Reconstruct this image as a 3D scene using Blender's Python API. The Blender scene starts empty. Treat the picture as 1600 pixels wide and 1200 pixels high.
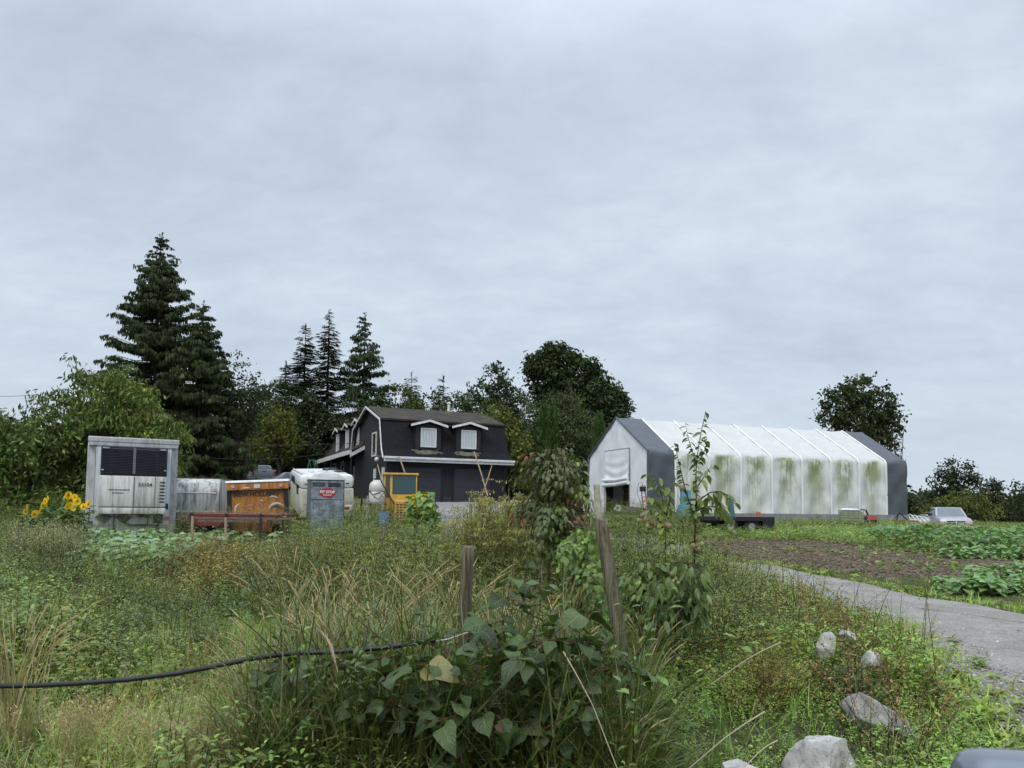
import bpy, bmesh, math, random
import numpy as np
from mathutils import Vector, Matrix
# ---------------------------------------------------------------- camera, sky, sun, exposure
SC = bpy.context.scene
F = 1201.0                      # focal length in pixels of a 1600 wide picture
EYE = Vector((0, 0, 1.6))
PITCH, ROLL, CY = math.radians(3.6), 0.012, 716.5   # slight upward tilt; the rest of the rise is lens shift
cam_data = bpy.data.cameras.new('camera')
cam = bpy.data.objects.new('camera', cam_data)
SC.collection.objects.link(cam)
CR = (Matrix.Rotation(math.pi / 2 + PITCH, 4, 'X') @ Matrix.Rotation(ROLL, 4, 'Z'))
cam.matrix_world = Matrix.Translation(EYE) @ CR
cam_data.sensor_width = 36
cam_data.lens = 36 * F / 1600
cam_data.shift_y = (CY - 600) / 1600
cam_data.clip_start = 0.05
cam_data.clip_end = 3000
cam_data.dof.use_dof = True
cam_data.dof.focus_distance = 22
cam_data.dof.aperture_fstop = 11
SC.camera = cam
SC.view_settings.view_transform = 'Standard'
SC.view_settings.look = 'None'
SC.view_settings.gamma = 1
SC.view_settings.exposure = 0.28
SC.cycles.max_bounces = 6
SC.cycles.diffuse_bounces = 3
SC.cycles.transmission_bounces = 4
SC.cycles.transparent_max_bounces = 6
SC.cycles.use_adaptive_sampling = True
SC.cycles.adaptive_threshold = 0.02

SUN_EL, SUN_ROT = math.radians(48), math.radians(200)
W = bpy.data.worlds.new('World')
SC.world = W
W.use_nodes = True
nt = W.node_tree
nt.nodes.clear()
N = nt.nodes.new
Lk = nt.links.new
out = N('ShaderNodeOutputWorld'); bg = N('ShaderNodeBackground')
sky = N('ShaderNodeTexSky'); sky.sky_type = 'NISHITA'; sky.sun_disc = False
sky.sun_elevation = SUN_EL; sky.sun_rotation = SUN_ROT
tc = N('ShaderNodeTexCoord'); sep = N('ShaderNodeSeparateXYZ')
Lk(tc.outputs['Generated'], sep.inputs[0])
def math_n(tree, op, a, b=None, c=None, clamp=False):
    n = tree.nodes.new('ShaderNodeMath'); n.operation = op; n.use_clamp = clamp
    for i, v in enumerate((a, b, c)):
        if v is None: continue
        if isinstance(v, (int, float)): n.inputs[i].default_value = v
        else: tree.links.new(v, n.inputs[i])
    return n.outputs[0]
zc = math_n(nt, 'MAXIMUM', sep.outputs[2], 0.0)
den = math_n(nt, 'ADD', zc, 0.30)
ux = math_n(nt, 'DIVIDE', sep.outputs[0], den)
uy = math_n(nt, 'DIVIDE', sep.outputs[1], den)
cmb = N('ShaderNodeCombineXYZ'); Lk(ux, cmb.inputs[0]); Lk(uy, cmb.inputs[1])
def noise_n(tree, vec, scale, detail, rough=0.5, dist=0.0):
    n = tree.nodes.new('ShaderNodeTexNoise')
    n.inputs['Scale'].default_value = scale; n.inputs['Detail'].default_value = detail
    n.inputs['Roughness'].default_value = rough; n.inputs['Distortion'].default_value = dist
    if vec is not None: tree.links.new(vec, n.inputs['Vector'])
    return n.outputs['Fac']
mp = N('ShaderNodeMapping'); mp.inputs['Rotation'].default_value = (0, 0, 0.5); mp.inputs['Scale'].default_value = (1.0, 1.45, 1.0)
mp.inputs['Location'].default_value = (3.1, 1.7, 0)
Lk(cmb.outputs[0], mp.inputs['Vector'])
n1 = noise_n(nt, mp.outputs[0], 1.25, 8, 0.52, 0.5)
n2 = noise_n(nt, mp.outputs[0], 4.6, 9, 0.58, 0.4)
n3 = noise_n(nt, mp.outputs[0], 13, 6, 0.6, 0.5)
cl = math_n(nt, 'ADD', math_n(nt, 'ADD', math_n(nt, 'MULTIPLY', n1, 0.55), math_n(nt, 'MULTIPLY', n2, 0.30)), math_n(nt, 'MULTIPLY', n3, 0.15))
ramp = N('ShaderNodeValToRGB')
e = ramp.color_ramp.elements
e[0].position = 0.31; e[0].color = (0.41, 0.472, 0.56, 1)
e[1].position = 0.69; e[1].color = (0.615, 0.695, 0.775, 1)
m_ = ramp.color_ramp.elements.new(0.5); m_.color = (0.507, 0.575, 0.665, 1)
Lk(cl, ramp.inputs[0])
# thinner, smoother and bluer towards the horizon, brighter overhead (outside the frame)
hz = N('ShaderNodeMapRange'); hz.inputs[1].default_value = 0.0; hz.inputs[2].default_value = 0.22
hz.inputs[3].default_value = 0.6; hz.inputs[4].default_value = 0.0; hz.interpolation_type = 'SMOOTHSTEP'
Lk(sep.outputs[2], hz.inputs[0])
mixh = N('ShaderNodeMixRGB'); Lk(hz.outputs[0], mixh.inputs[0]); Lk(ramp.outputs[0], mixh.inputs[1])
mixh.inputs[2].default_value = (0.49, 0.58, 0.67, 1)
zen = N('ShaderNodeMapRange'); zen.inputs[1].default_value = 0.5; zen.inputs[2].default_value = 0.95
zen.inputs[3].default_value = 1.0; zen.inputs[4].default_value = 2.7
Lk(sep.outputs[2], zen.inputs[0])
vm = N('ShaderNodeVectorMath'); vm.operation = 'SCALE'
Lk(mixh.outputs[0], vm.inputs[0]); Lk(zen.outputs[0], vm.inputs['Scale'])
vm2 = N('ShaderNodeVectorMath'); vm2.operation = 'SCALE'; vm2.inputs['Scale'].default_value = 10.0
Lk(vm.outputs[0], vm2.inputs[0])
mixs = N('ShaderNodeMixRGB'); mixs.inputs[0].default_value = 0.94
Lk(sky.outputs[0], mixs.inputs[1]); Lk(vm2.outputs[0], mixs.inputs[2])
bg.inputs['Strength'].default_value = 0.10
Lk(mixs.outputs[0], bg.inputs['Color']); Lk(bg.outputs[0], out.inputs['Surface'])

sun_d = bpy.data.lights.new('sun', 'SUN'); sun = bpy.data.objects.new('sun', sun_d)
SC.collection.objects.link(sun)
sun_d.energy = 1.2; sun_d.angle = math.radians(22); sun_d.color = (1.0, 0.93, 0.82)
sd = Vector((math.sin(SUN_ROT) * math.cos(SUN_EL), math.cos(SUN_ROT) * math.cos(SUN_EL), math.sin(SUN_EL)))
sun.rotation_euler = sd.to_track_quat('Z', 'Y').to_euler()
sun.location = (0, -10, 40)

# ---------------------------------------------------------------- helpers
rng = np.random.default_rng(7)
R3 = CR.to_3x3()
def P(px, py, Y):
    """world point seen at pixel (px, py) of the 1600x1200 photo at distance Y"""
    d = R3 @ Vector(((px - 800) / F, -(py - CY) / F, -1))
    t = (Y - EYE.y) / d.y
    return EYE + d * t

CTRL = np.array([  # X, Y, ground height
    (0, -6, 0), (-8, 0, 0), (8, 0, 0.0), (0, 4, 0), (-6, 7, 0), (6, 7, -.03), (0, 9, 0.02), (10, 10, -.02), (-12, 12, .05),
    (8.3, 12.5, 0.0), (0, 14, .15), (-10, 17, .2), (6, 21, .22), (16, 17, 0.0), (14, 25, .22), (-12, 23, .35), (-8, 26, .35),
    (24, 22, 0.0), (10, 31, .35), (13, 36, .45), (3, 33, .6), (-9, 33, .6), (-20, 35, .8), (-30, 30, .6),
    (7, 41, .95), (16, 45, .95), (24, 48, .88), (6, 50, 1.1), (20, 56, .9), (28, 50, .35), (36, 50, .15), (25, 36, .2), (40, 36, .0),
    (-2, 42, 1.05), (-3, 52, 1.78), (0, 58, 1.8), (-10, 56, 1.9), (-14, 45, 1.35), (-14, 62, 2.2), (-21, 66, 2.65), (-30, 62, 2.2),
    (-45, 50, 1.4), (0, 80, 2.0), (-30, 90, 2.6), (30, 80, .8), (55, 90, .3), (90, 90, 0), (-90, 90, 1.5), (0, 160, 1.0), (90, 200, 0), (-90, 200, 1),
    (60, 30, 0), (-60, 20, .3)], float)
def gz(x, y):
    x = np.asarray(x, float); y = np.asarray(y, float)
    d2 = (x[..., None] - CTRL[:, 0]) ** 2 + (y[..., None] - CTRL[:, 1]) ** 2
    w = 1.0 / (d2 + 2.0 + 0.0006 * (x ** 2 + y ** 2)[..., None]) ** 2.2
    z = (w * CTRL[:, 2]).sum(-1) / w.sum(-1)
    z = z + 0.035 * np.sin(x * 1.1 + 2 * np.sin(y * .53)) * np.sin(y * .9 + 1.3) + 0.015 * np.sin(x * 2.9 + y) * np.sin(y * 2.3 - x)
    return z
def gzf(x, y): return float(gz(np.array([x]), np.array([y]))[0])
def G(px, py):
    """point of the ground seen at pixel (px, py)"""
    d = R3 @ Vector(((px - 800) / F, -(py - CY) / F, -1)); d = d / d.y
    lo = 3.0
    while lo < 220:
        p = EYE + d * lo
        if p.z < gzf(p.x, p.y): break
        lo *= 1.02
    return EYE + d * lo
def at(px, Y, dz=0.0):
    """ground position below pixel column px at distance Y"""
    p = P(px, 795, Y)
    return Vector((p.x, Y, gzf(p.x, Y) + dz))

class Geo:
    """triangles and quads with a colour for each vertex"""
    def __init__(s): s.v = []; s.f = []; s.c = []; s.u = []; s.n = 0
    def add(s, v, f, c, u=None):
        v = np.asarray(v, float).reshape(-1, 3); f = np.asarray(f, int).reshape(-1, 4)
        c = np.asarray(c, float)
        if c.ndim == 1: c = np.tile(c, (len(v), 1))
        s.v.append(v); s.f.append(np.where(f >= 0, f + s.n, -1)); s.c.append(c)
        s.u.append(np.zeros((len(v), 3)) if u is None else np.asarray(u, float)); s.n += len(v)
        return s
    def arrays(s):
        if len(s.v) != 1:
            s.v = [np.concatenate(s.v)]; s.f = [np.concatenate(s.f)]; s.c = [np.concatenate(s.c)]; s.u = [np.concatenate(s.u)]
        return s.v[0], s.f[0], s.c[0], s.u[0]
    def merge(s, g):
        v, f, c, u = g.arrays(); s.add(v, f, c, u); return s
    def mesh(s, name, mat, smooth=False, uvl=False):
        v, f, c, u = s.arrays()
        me = bpy.data.meshes.new(name)
        tri = f[:, 3] < 0
        tot = np.where(tri, 3, 4); start = np.concatenate([[0], np.cumsum(tot)[:-1]])
        flat = f.reshape(-1); flat = flat[flat >= 0]
        me.vertices.add(len(v)); me.vertices.foreach_set('co', v.astype(np.float32).ravel())
        me.loops.add(len(flat)); me.loops.foreach_set('vertex_index', flat.astype(np.int32))
        me.polygons.add(len(f)); me.polygons.foreach_set('loop_start', start.astype(np.int32))
        try: me.polygons.foreach_set('loop_total', tot.astype(np.int32))
        except Exception: pass
        a = me.attributes.new('Col', 'FLOAT_COLOR', 'POINT')
        a.data.foreach_set('color', np.concatenate([c, np.ones((len(c), 1))], 1).astype(np.float32).ravel())
        if uvl:
            a = me.attributes.new('Luv', 'FLOAT_VECTOR', 'POINT'); a.data.foreach_set('vector', u.astype(np.float32).ravel())
        me.update(calc_edges=True); me.validate()
        if smooth: me.polygons.foreach_set('use_smooth', np.ones(len(me.polygons), bool))
        me.materials.append(mat)
        return me

def norm(a): return a / np.maximum(np.linalg.norm(a, axis=-1, keepdims=True), 1e-9)
def dir_mats(d, up=None, roll=None):
    """matrices that turn local +Y to d and local +Z to about up"""
    d = norm(np.asarray(d, float)); n = len(d)
    up = np.tile([0, 0, 1.0], (n, 1)) if up is None else np.asarray(up, float)
    x = np.cross(d, up); bad = np.linalg.norm(x, axis=1) < 1e-3; x[bad] = [1, 0, 0]; x = norm(x); z = np.cross(x, d)
    if roll is not None:
        c, s_ = np.cos(roll)[:, None], np.sin(roll)[:, None]
        x, z = x * c + z * s_, z * c - x * s_
    return np.stack([x, d, z], 2)
def z_mats(rot, tilt=None, tdir=None):
    c, s_ = np.cos(rot), np.sin(rot); o = np.zeros_like(c); l = np.ones_like(c)
    M = np.stack([np.stack([c, -s_, o], 1), np.stack([s_, c, o], 1), np.stack([o, o, l], 1)], 1)
    if tilt is not None:
        ct, st = np.cos(tilt), np.sin(tilt); cd, sdn = np.cos(tdir), np.sin(tdir)
        T = np.stack([np.stack([ct, o, st], 1), np.stack([o, l, o], 1), np.stack([-st, o, ct], 1)], 1)
        Rz = np.stack([np.stack([cd, -sdn, o], 1), np.stack([sdn, cd, o], 1), np.stack([o, o, l], 1)], 1)
        M = Rz @ T @ np.transpose(Rz, (0, 2, 1)) @ M
    return M
def scatter(geo, protos, pos, mats, scale, tint=None, pick=None):
    pos = np.asarray(pos, float); n = len(pos)
    if n == 0: return geo
    scale = np.asarray(scale, float)
    if scale.ndim == 0: scale = np.full(n, float(scale))
    if scale.ndim == 1: scale = np.repeat(scale[:, None], 3, 1)
    if tint is None: tint = np.ones((n, 3))
    if pick is None: pick = rng.integers(0, len(protos), n)
    for k, pr in enumerate(protos):
        i = np.nonzero(pick == k)[0]
        if len(i) == 0: continue
        v, f, c, u = pr.arrays(); m = len(v)
        vv = np.einsum('nij,nkj->nki', mats[i], v[None] * scale[i][:, None, :]) + pos[i][:, None, :]
        off = (np.arange(len(i)) * m)[:, None, None]
        ff = np.where(f[None] >= 0, f[None] + off, -1)
        cc = c[None] * tint[i][:, None, :]
        geo.add(vv.reshape(-1, 3), ff.reshape(-1, 4), cc.reshape(-1, 3), np.tile(u, (len(i), 1)))
    return geo
def tints(n, amt=.22, hue=.08, rg=None):
    r = rg or rng
    b = np.exp(r.normal(0, amt, n))[:, None]
    return b * (1 + r.normal(0, hue, (n, 3)))

def leaf(L, Wd, col, prof=((0, .15), (.3, .9), (.6, .85), (1, 0)), fold=.15, curl=.25, vary=0.06):
    """a folded, curling leaf along +Y"""
    v = []; u = []; f = []
    for t, w in prof:
        z = -curl * L * t * t
        for sgn in (-1, 0, 1):
            v.append((sgn * w * Wd / 2, t * L, z + abs(sgn) * fold * w * Wd / 2)); u.append((sgn, t, 0))
    for k in range(len(prof) - 1):
        a = 3 * k
        f += [(a, a + 1, a + 4, a + 3), (a + 1, a + 2, a + 5, a + 4)]
    g = Geo(); g.add(v, f, np.array(col), u); return g
def blade(L, Wd, col, bend, n=4, tipcol=None, kink=0.0):
    v = []; f = []; c = []; z = 0; y = 0; ang = math.pi / 2 - .1
    col = np.array(col); tipcol = col if tipcol is None else np.array(tipcol)
    for k in range(n + 1):
        t = k / n; w = Wd * (1 - t ** 1.6) / 2 + .0004
        v += [(-w, y, z), (w, y, z)]; cc = col * (1 - t) + tipcol * t; c += [cc, cc]
        ang -= bend / n * (0.5 + 1.2 * t) + (kink if k == n - 2 else 0)
        y += math.cos(ang) * L / n; z += math.sin(ang) * L / n
    for k in range(n): a = 2 * k; f.append((a, a + 1, a + 3, a + 2))
    g = Geo(); g.add(v, f, np.array(c)); return g
def tube(pts, rad, sides=5, col=(.1, .1, .1)):
    pts = np.asarray(pts, float); n = len(pts)
    rad = np.full(n, rad) if np.ndim(rad) == 0 else np.asarray(rad, float)
    d = np.gradient(pts, axis=0); d = norm(d)
    ref = np.array([0, 0, 1.0]) if abs(d[0][2]) < .9 else np.array([1.0, 0, 0])
    v = []
    x = norm(np.cross(d[0], ref)[None])[0]
    for k in range(n):
        x = x - d[k] * np.dot(x, d[k]); x = x / max(np.linalg.norm(x), 1e-9); y = np.cross(d[k], x)
        for s_ in range(sides):
            a = 2 * math.pi * s_ / sides
            v.append(pts[k] + rad[k] * (math.cos(a) * x + math.sin(a) * y))
    f = []
    for k in range(n - 1):
        for s_ in range(sides):
            a = k * sides + s_; b = k * sides + (s_ + 1) % sides
            f.append((a, b, b + sides, a + sides))
    for s_ in range(1, sides - 1):
        f.append((0, s_ + 1, s_, -1)); b = (n - 1) * sides; f.append((b, b + s_, b + s_ + 1, -1))
    g = Geo(); g.add(v, f, np.array(col)); return g

# ---- scene objects
def link(o, parent=None):
    SC.collection.objects.link(o)
    if parent is not None: o.parent = parent
    return o
def tag(o, label=None, cat=None, group=None, kind=None):
    if label: o['label'] = label
    if cat: o['category'] = cat
    if group: o['group'] = group
    if kind: o['kind'] = kind
    return o
def thing(name, label, cat, loc, rz=0.0, group=None, rot=None):
    o = bpy.data.objects.new(name, None); link(o); o.empty_display_size = .2
    o.location = loc; o.rotation_euler = rot if rot else (0, 0, rz)
    return tag(o, label, cat, group)
def gobj(name, geo, mat, parent=None, smooth=False, uvl=False):
    return link(bpy.data.objects.new(name, geo.mesh(name, mat, smooth, uvl)), parent)
def copy_tree(o, parent=None):
    c = o.copy(); SC.collection.objects.link(c)
    if parent is not None: c.parent = parent
    for ch in list(o.children): copy_tree(ch, c)
    return c
class MB:
    """collects boxes, hulls, tubes ... and links them as one mesh object"""
    def __init__(s): s.b = bmesh.new()
    def box(s, x0, x1, y0, y1, z0, z1, bev=0.0):
        M = Matrix.Translation(((x0 + x1) / 2, (y0 + y1) / 2, (z0 + z1) / 2)) @ Matrix.Diagonal((abs(x1 - x0), abs(y1 - y0), abs(z1 - z0), 1))
        r = bmesh.ops.create_cube(s.b, size=1, matrix=M)
        if bev: s._bev(r['verts'], bev)
        return s
    def _bev(s, verts, bev, seg=2):
        es = list({e_ for v in verts for e_ in v.link_edges})
        bmesh.ops.bevel(s.b, geom=es, offset=bev, segments=seg, affect='EDGES', profile=.5)
    def hull(s, pts, bev=0.0, seg=2):
        vs = [s.b.verts.new(p) for p in pts]
        r = bmesh.ops.convex_hull(s.b, input=vs)
        inner = [g for g in r['geom_interior'] + r['geom_unused'] if isinstance(g, bmesh.types.BMVert) and g.is_valid]
        vv = [v for v in vs if v not in inner]
        if inner: bmesh.ops.delete(s.b, geom=list(set(inner)), context='VERTS')
        fs = list({f for v in vv if v.is_valid for f in v.link_faces})
        r2 = bmesh.ops.dissolve_limit(s.b, angle_limit=.02, verts=vv, edges=list({e_ for f in fs for e_ in f.edges}))
        vv = [v for v in vv if v.is_valid]
        if bev: s._bev(vv, bev, seg)
        return s
    def prism(s, prof, x0, x1, bev=0.0, axis='x'):
        """profile of (y, z) points extruded along x (or (x, z) along y)"""
        def q(a, t, b): return (t, a, b) if axis == 'x' else ((a, t, b) if axis == 'y' else (a, b, t))
        A = [s.b.verts.new(q(a, x0, b)) for a, b in prof]; B = [s.b.verts.new(q(a, x1, b)) for a, b in prof]
        n = len(prof)
        s.b.faces.new(A); s.b.faces.new(B[::-1])
        for k in range(n): s.b.faces.new((A[k], B[k], B[(k + 1) % n], A[(k + 1) % n]))
        if bev: s._bev(A + B, bev)
        return s
    def panel(s, p, t=.01):
        p = [Vector(q) for q in p]; nrm = (p[1] - p[0]).cross(p[2] - p[0]).normalized() * t
        a = [s.b.verts.new(q) for q in p]; b = [s.b.verts.new(q + nrm) for q in p]; n = len(p)
        s.b.faces.new(a[::-1]); s.b.faces.new(b)
        for k in range(n): s.b.faces.new((a[k], a[(k + 1) % n], b[(k + 1) % n], b[k]))
        return s
    def tube(s, pts, r, sides=6):
        g = tube([tuple(p) for p in pts], r, sides); v, f, c, u = g.arrays()
        vs = [s.b.verts.new(p) for p in v]
        for q in f:
            try: s.b.faces.new([vs[i] for i in q if i >= 0])
            except ValueError: pass
        return s
    def cyl(s, c, r, h, axis='z', seg=20, r2=None, bev=0.0):
        M = Matrix.Translation(c)
        if axis == 'x': M = M @ Matrix.Rotation(math.pi / 2, 4, 'Y')
        if axis == 'y': M = M @ Matrix.Rotation(-math.pi / 2, 4, 'X')
        rr = bmesh.ops.create_cone(s.b, cap_ends=True, segments=seg, radius1=r, radius2=r if r2 is None else r2, depth=h, matrix=M)
        if bev: s._bev(rr['verts'], bev, 1)
        return s
    def ball(s, c, r, sc=(1, 1, 1), seg=12):
        bmesh.ops.create_uvsphere(s.b, u_segments=seg, v_segments=seg // 2 + 1, radius=r, matrix=Matrix.Translation(c) @ Matrix.Diagonal((*sc, 1)))
        return s
    def lathe(s, c, prof, seg=20, sx=1, sy=1):
        rows = []
        for r, z in prof:
            rows.append([s.b.verts.new((c[0] + sx * max(r, .001) * math.cos(2 * math.pi * k / seg), c[1] + sy * max(r, .001) * math.sin(2 * math.pi * k / seg), c[2] + z)) for k in range(seg)])
        for a, b in zip(rows, rows[1:]):
            for k in range(seg): s.b.faces.new((a[k], a[(k + 1) % seg], b[(k + 1) % seg], b[k]))
        s.b.faces.new(rows[0][::-1]); s.b.faces.new(rows[-1])
        return s
    def build(s, name, mat, parent=None, smooth=False):
        me = bpy.data.meshes.new(name)
        bmesh.ops.recalc_face_normals(s.b, faces=s.b.faces)
        s.b.to_mesh(me); s.b.free(); me.materials.append(mat)
        if smooth:
            me.polygons.foreach_set('use_smooth', np.ones(len(me.polygons), bool))
            try: me.set_sharp_from_angle(angle=.7)
            except Exception: pass
        return link(bpy.data.objects.new(name, me), parent)
def text(name, s_, size, mat, parent, loc, rot, sx=1.0, bold=0.0, ext=.002):
    cu = bpy.data.curves.new(name, 'FONT'); cu.body = s_; cu.size = size; cu.align_x = 'CENTER'; cu.align_y = 'CENTER'
    cu.extrude = ext; cu.offset = bold; cu.resolution_u = 3
    tmp = bpy.data.objects.new('tmp', cu); SC.collection.objects.link(tmp)
    dg = bpy.context.evaluated_depsgraph_get(); me = bpy.data.meshes.new_from_object(tmp.evaluated_get(dg))
    bpy.data.objects.remove(tmp); me.name = name; me.materials.clear(); me.materials.append(mat)
    o = link(bpy.data.objects.new(name, me), parent); o.location = loc; o.rotation_euler = rot; o.scale = (sx, 1, 1)
    return o

# ---------------------------------------------------------------- materials
def newmat(name):
    m = bpy.data.materials.new(name); m.use_nodes = True
    b = m.node_tree.nodes['Principled BSDF']; return m, m.node_tree, b
def mixc(t, fac, a, b, mode='MIX'):
    n = t.nodes.new('ShaderNodeMixRGB'); n.blend_type = mode
    for i, v in ((0, fac), (1, a), (2, b)):
        if isinstance(v, (int, float)): n.inputs[i].default_value = v
        elif isinstance(v, tuple): n.inputs[i].default_value = (*v[:3], 1)
        else: t.links.new(v, n.inputs[i])
    return n.outputs[0]
def rng_n(t, v, a, b, c=0.0, d=1.0):
    n = t.nodes.new('ShaderNodeMapRange'); n.interpolation_type = 'SMOOTHSTEP'
    for i, q in ((1, a), (2, b), (3, c), (4, d)): n.inputs[i].default_value = q
    t.links.new(v, n.inputs[0]); return n.outputs[0]
def coords(t, kind='Object', scale=(1, 1, 1)):
    c = t.nodes.new('ShaderNodeTexCoord'); m = t.nodes.new('ShaderNodeMapping'); m.inputs['Scale'].default_value = scale
    t.links.new(c.outputs[kind], m.inputs['Vector']); return m.outputs[0]
def bump(t, b, h, strength, dist=.02):
    n = t.nodes.new('ShaderNodeBump'); n.inputs['Strength'].default_value = strength; n.inputs['Distance'].default_value = dist
    t.links.new(h, n.inputs['Height']); t.links.new(n.outputs[0], b.inputs['Normal'])
def mat(name, col, rough=.6, metal=0.0, dirt=None, damt=.35, dscale=(3, 3, 3), var=.12, bmp=.15, bscale=30, spec=.5):
    m, t, b = newmat(name)
    v = coords(t); c = col
    n = noise_n(t, v, 4, 5, .6)
    cc = mixc(t, rng_n(t, n, .3, .7), tuple(x * (1 - var) for x in col), tuple(min(1, x * (1 + var)) for x in col))
    if dirt:
        v2 = coords(t, 'Object', dscale); n2_ = noise_n(t, v2, 1.0, 7, .65)
        cc = mixc(t, math_n(t, 'MULTIPLY', rng_n(t, n2_, .42, .72), damt), cc, dirt)
    t.links.new(cc, b.inputs['Base Color'])
    b.inputs['Roughness'].default_value = rough; b.inputs['Metallic'].default_value = metal
    b.inputs['Specular IOR Level'].default_value = spec
    if bmp: bump(t, b, noise_n(t, v, bscale, 4, .6), bmp, .01)
    return m
def leafmat(name, rough=.55, trans=.25, veins=False, spec=.3, noise=.3, warm=(1.32, 1.25, .92)):
    m, t, b = newmat(name)
    a = t.nodes.new('ShaderNodeAttribute'); a.attribute_name = 'Col'
    c = a.outputs['Color']
    g = t.nodes.new('ShaderNodeNewGeometry')
    n = noise_n(t, g.outputs['Position'], 6, 4, .6)
    sc_ = t.nodes.new('ShaderNodeVectorMath'); sc_.operation = 'SCALE'
    t.links.new(c, sc_.inputs[0]); t.links.new(rng_n(t, n, .25, .75, 1 - noise, 1 + noise), sc_.inputs['Scale'])
    c = mixc(t, 1.0, sc_.outputs[0], warm, 'MULTIPLY')
    if veins:
        u = t.nodes.new('ShaderNodeAttribute'); u.attribute_name = 'Luv'; s_ = t.nodes.new('ShaderNodeSeparateXYZ')
        t.links.new(u.outputs['Vector'], s_.inputs[0])
        au = math_n(t, 'ABSOLUTE', s_.outputs[0])
        mid = rng_n(t, au, .02, .07, 1, 0)
        ph = math_n(t, 'SUBTRACT', math_n(t, 'MULTIPLY', s_.outputs[1], 42), math_n(t, 'MULTIPLY', au, 16))
        sn = math_n(t, 'SINE', ph); side = rng_n(t, sn, .9, 1.0)
        vn = math_n(t, 'MAXIMUM', mid, math_n(t, 'MULTIPLY', side, .55))
        c = mixc(t, math_n(t, 'MULTIPLY', vn, .45), c, (.22, .28, .12))
        bump(t, b, math_n(t, 'ADD', math_n(t, 'MULTIPLY', sn, .3), math_n(t, 'MULTIPLY', vn, -.6)), .5, .006)
    t.links.new(c, b.inputs['Base Color']); b.inputs['Roughness'].default_value = rough; b.inputs['Specular IOR Level'].default_value = spec
    if trans:
        tr = t.nodes.new('ShaderNodeBsdfTranslucent'); t.links.new(mixc(t, 1.0, c, (1.25, 1.35, .7), 'MULTIPLY'), tr.inputs['Color'])
        mx = t.nodes.new('ShaderNodeMixShader'); mx.inputs[0].default_value = trans
        t.links.new(b.outputs[0], mx.inputs[1]); t.links.new(tr.outputs[0], mx.inputs[2])
        t.links.new(mx.outputs[0], t.nodes['Material Output'].inputs['Surface'])
    return m
M = {}
M['leaf'] = leafmat('leaf_foliage', rough=.45, spec=.45); M['leafbig'] = leafmat('leaf_large_veined', rough=.45, veins=True, spec=.45, trans=.22, warm=(1.2, 1.15, .85))
M['needle'] = leafmat('needle_foliage', rough=.7, trans=.12, spec=.15, warm=(1.3, 1.22, .95))
M['crown'] = leafmat('tree_crown', rough=.6, trans=.2, spec=.2, warm=(1.35, 1.25, .9))
M['grass'] = leafmat('grass_blades', rough=.38, trans=.25, spec=.55)
M['bark'] = leafmat('bark_and_stem', rough=.9, trans=0, spec=.1, noise=.45, warm=(1, 1, 1))
M['petal'] = leafmat('petals', rough=.6, trans=.3, warm=(1, 1, 1))
M['fruit'] = leafmat('fruit_skin', rough=.45, trans=0, noise=.5)
def glass(name, tint=(.03, .04, .045)):
    m, t, b = newmat(name); b.inputs['Base Color'].default_value = (*tint, 1); b.inputs['Roughness'].default_value = .08
    b.inputs['Specular IOR Level'].default_value = .9; return m
M['glass'] = glass('dark_window_glass')
M['glass_teal'] = glass('teal_cab_glass', (.008, .045, .05))
M['tyre'] = mat('tyre_rubber', (.02, .02, .021), .85)
M['black'] = mat('black_metal', (.012, .013, .016), .5)
M['blackplastic'] = mat('black_plastic', (.02, .021, .024), .4)
M['steel'] = mat('grey_steel', (.3, .31, .32), .45, .4, (.12, .1, .08), .4)
M['white'] = mat('white_paint', (.72, .73, .73), .45, 0, (.3, .3, .25), .35)
M['trim'] = mat('white_house_trim', (.66, .67, .69), .6, 0, (.3, .31, .28), .3, bmp=.05)
M['red'] = mat('red_paint', (.32, .035, .03), .5, 0, (.08, .03, .02), .5)
M['wood_old'] = mat('weathered_wood', (.16, .135, .11), .9, 0, (.06, .065, .04), .7, (14, 14, 1.5), bmp=.6, bscale=25)
M['wood_pale'] = mat('pale_timber', (.34, .25, .16), .8, 0, (.12, .1, .07), .5, (12, 12, 1.5), bmp=.3)
# ---------------------------------------------------------------- ground, road, soil, yard
def pip(poly, x, y):
    poly = np.asarray(poly, float); ins = np.zeros(np.shape(x), bool); j = len(poly) - 1
    for i in range(len(poly)):
        xi, yi = poly[i]; xj, yj = poly[j]
        c = ((yi > y) != (yj > y)) & (x < (xj - xi) * (y - yi) / (yj - yi + 1e-12) + xi)
        ins ^= c; j = i
    return ins
def fn(x, y, s=0.0, f=1.0):
    """smooth field from -1 to 1"""
    x = x * f; y = y * f
    return (np.sin(x * .9 + s + 1.7 * np.sin(y * .6 + s * 2)) + np.sin(y * 1.1 - s + 1.4 * np.sin(x * .7 + s)) + .7 * np.sin(x * 2.3 + y * 1.9 + s * 3)) / 2.7
def ground_mat():
    m, t, b = newmat('ground_soil_and_turf'); v = coords(t)
    a = noise_n(t, v, .35, 8, .65); c_ = noise_n(t, v, 7, 8, .7)
    c = mixc(t, rng_n(t, a, .35, .65), (.075, .095, .035), (.10, .085, .05))
    c = mixc(t, rng_n(t, c_, .4, .65), c, (.035, .04, .018))
    t.links.new(c, b.inputs['Base Color']); b.inputs['Roughness'].default_value = .95; b.inputs['Specular IOR Level'].default_value = .1
    bump(t, b, c_, .8, .05); return m
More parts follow.
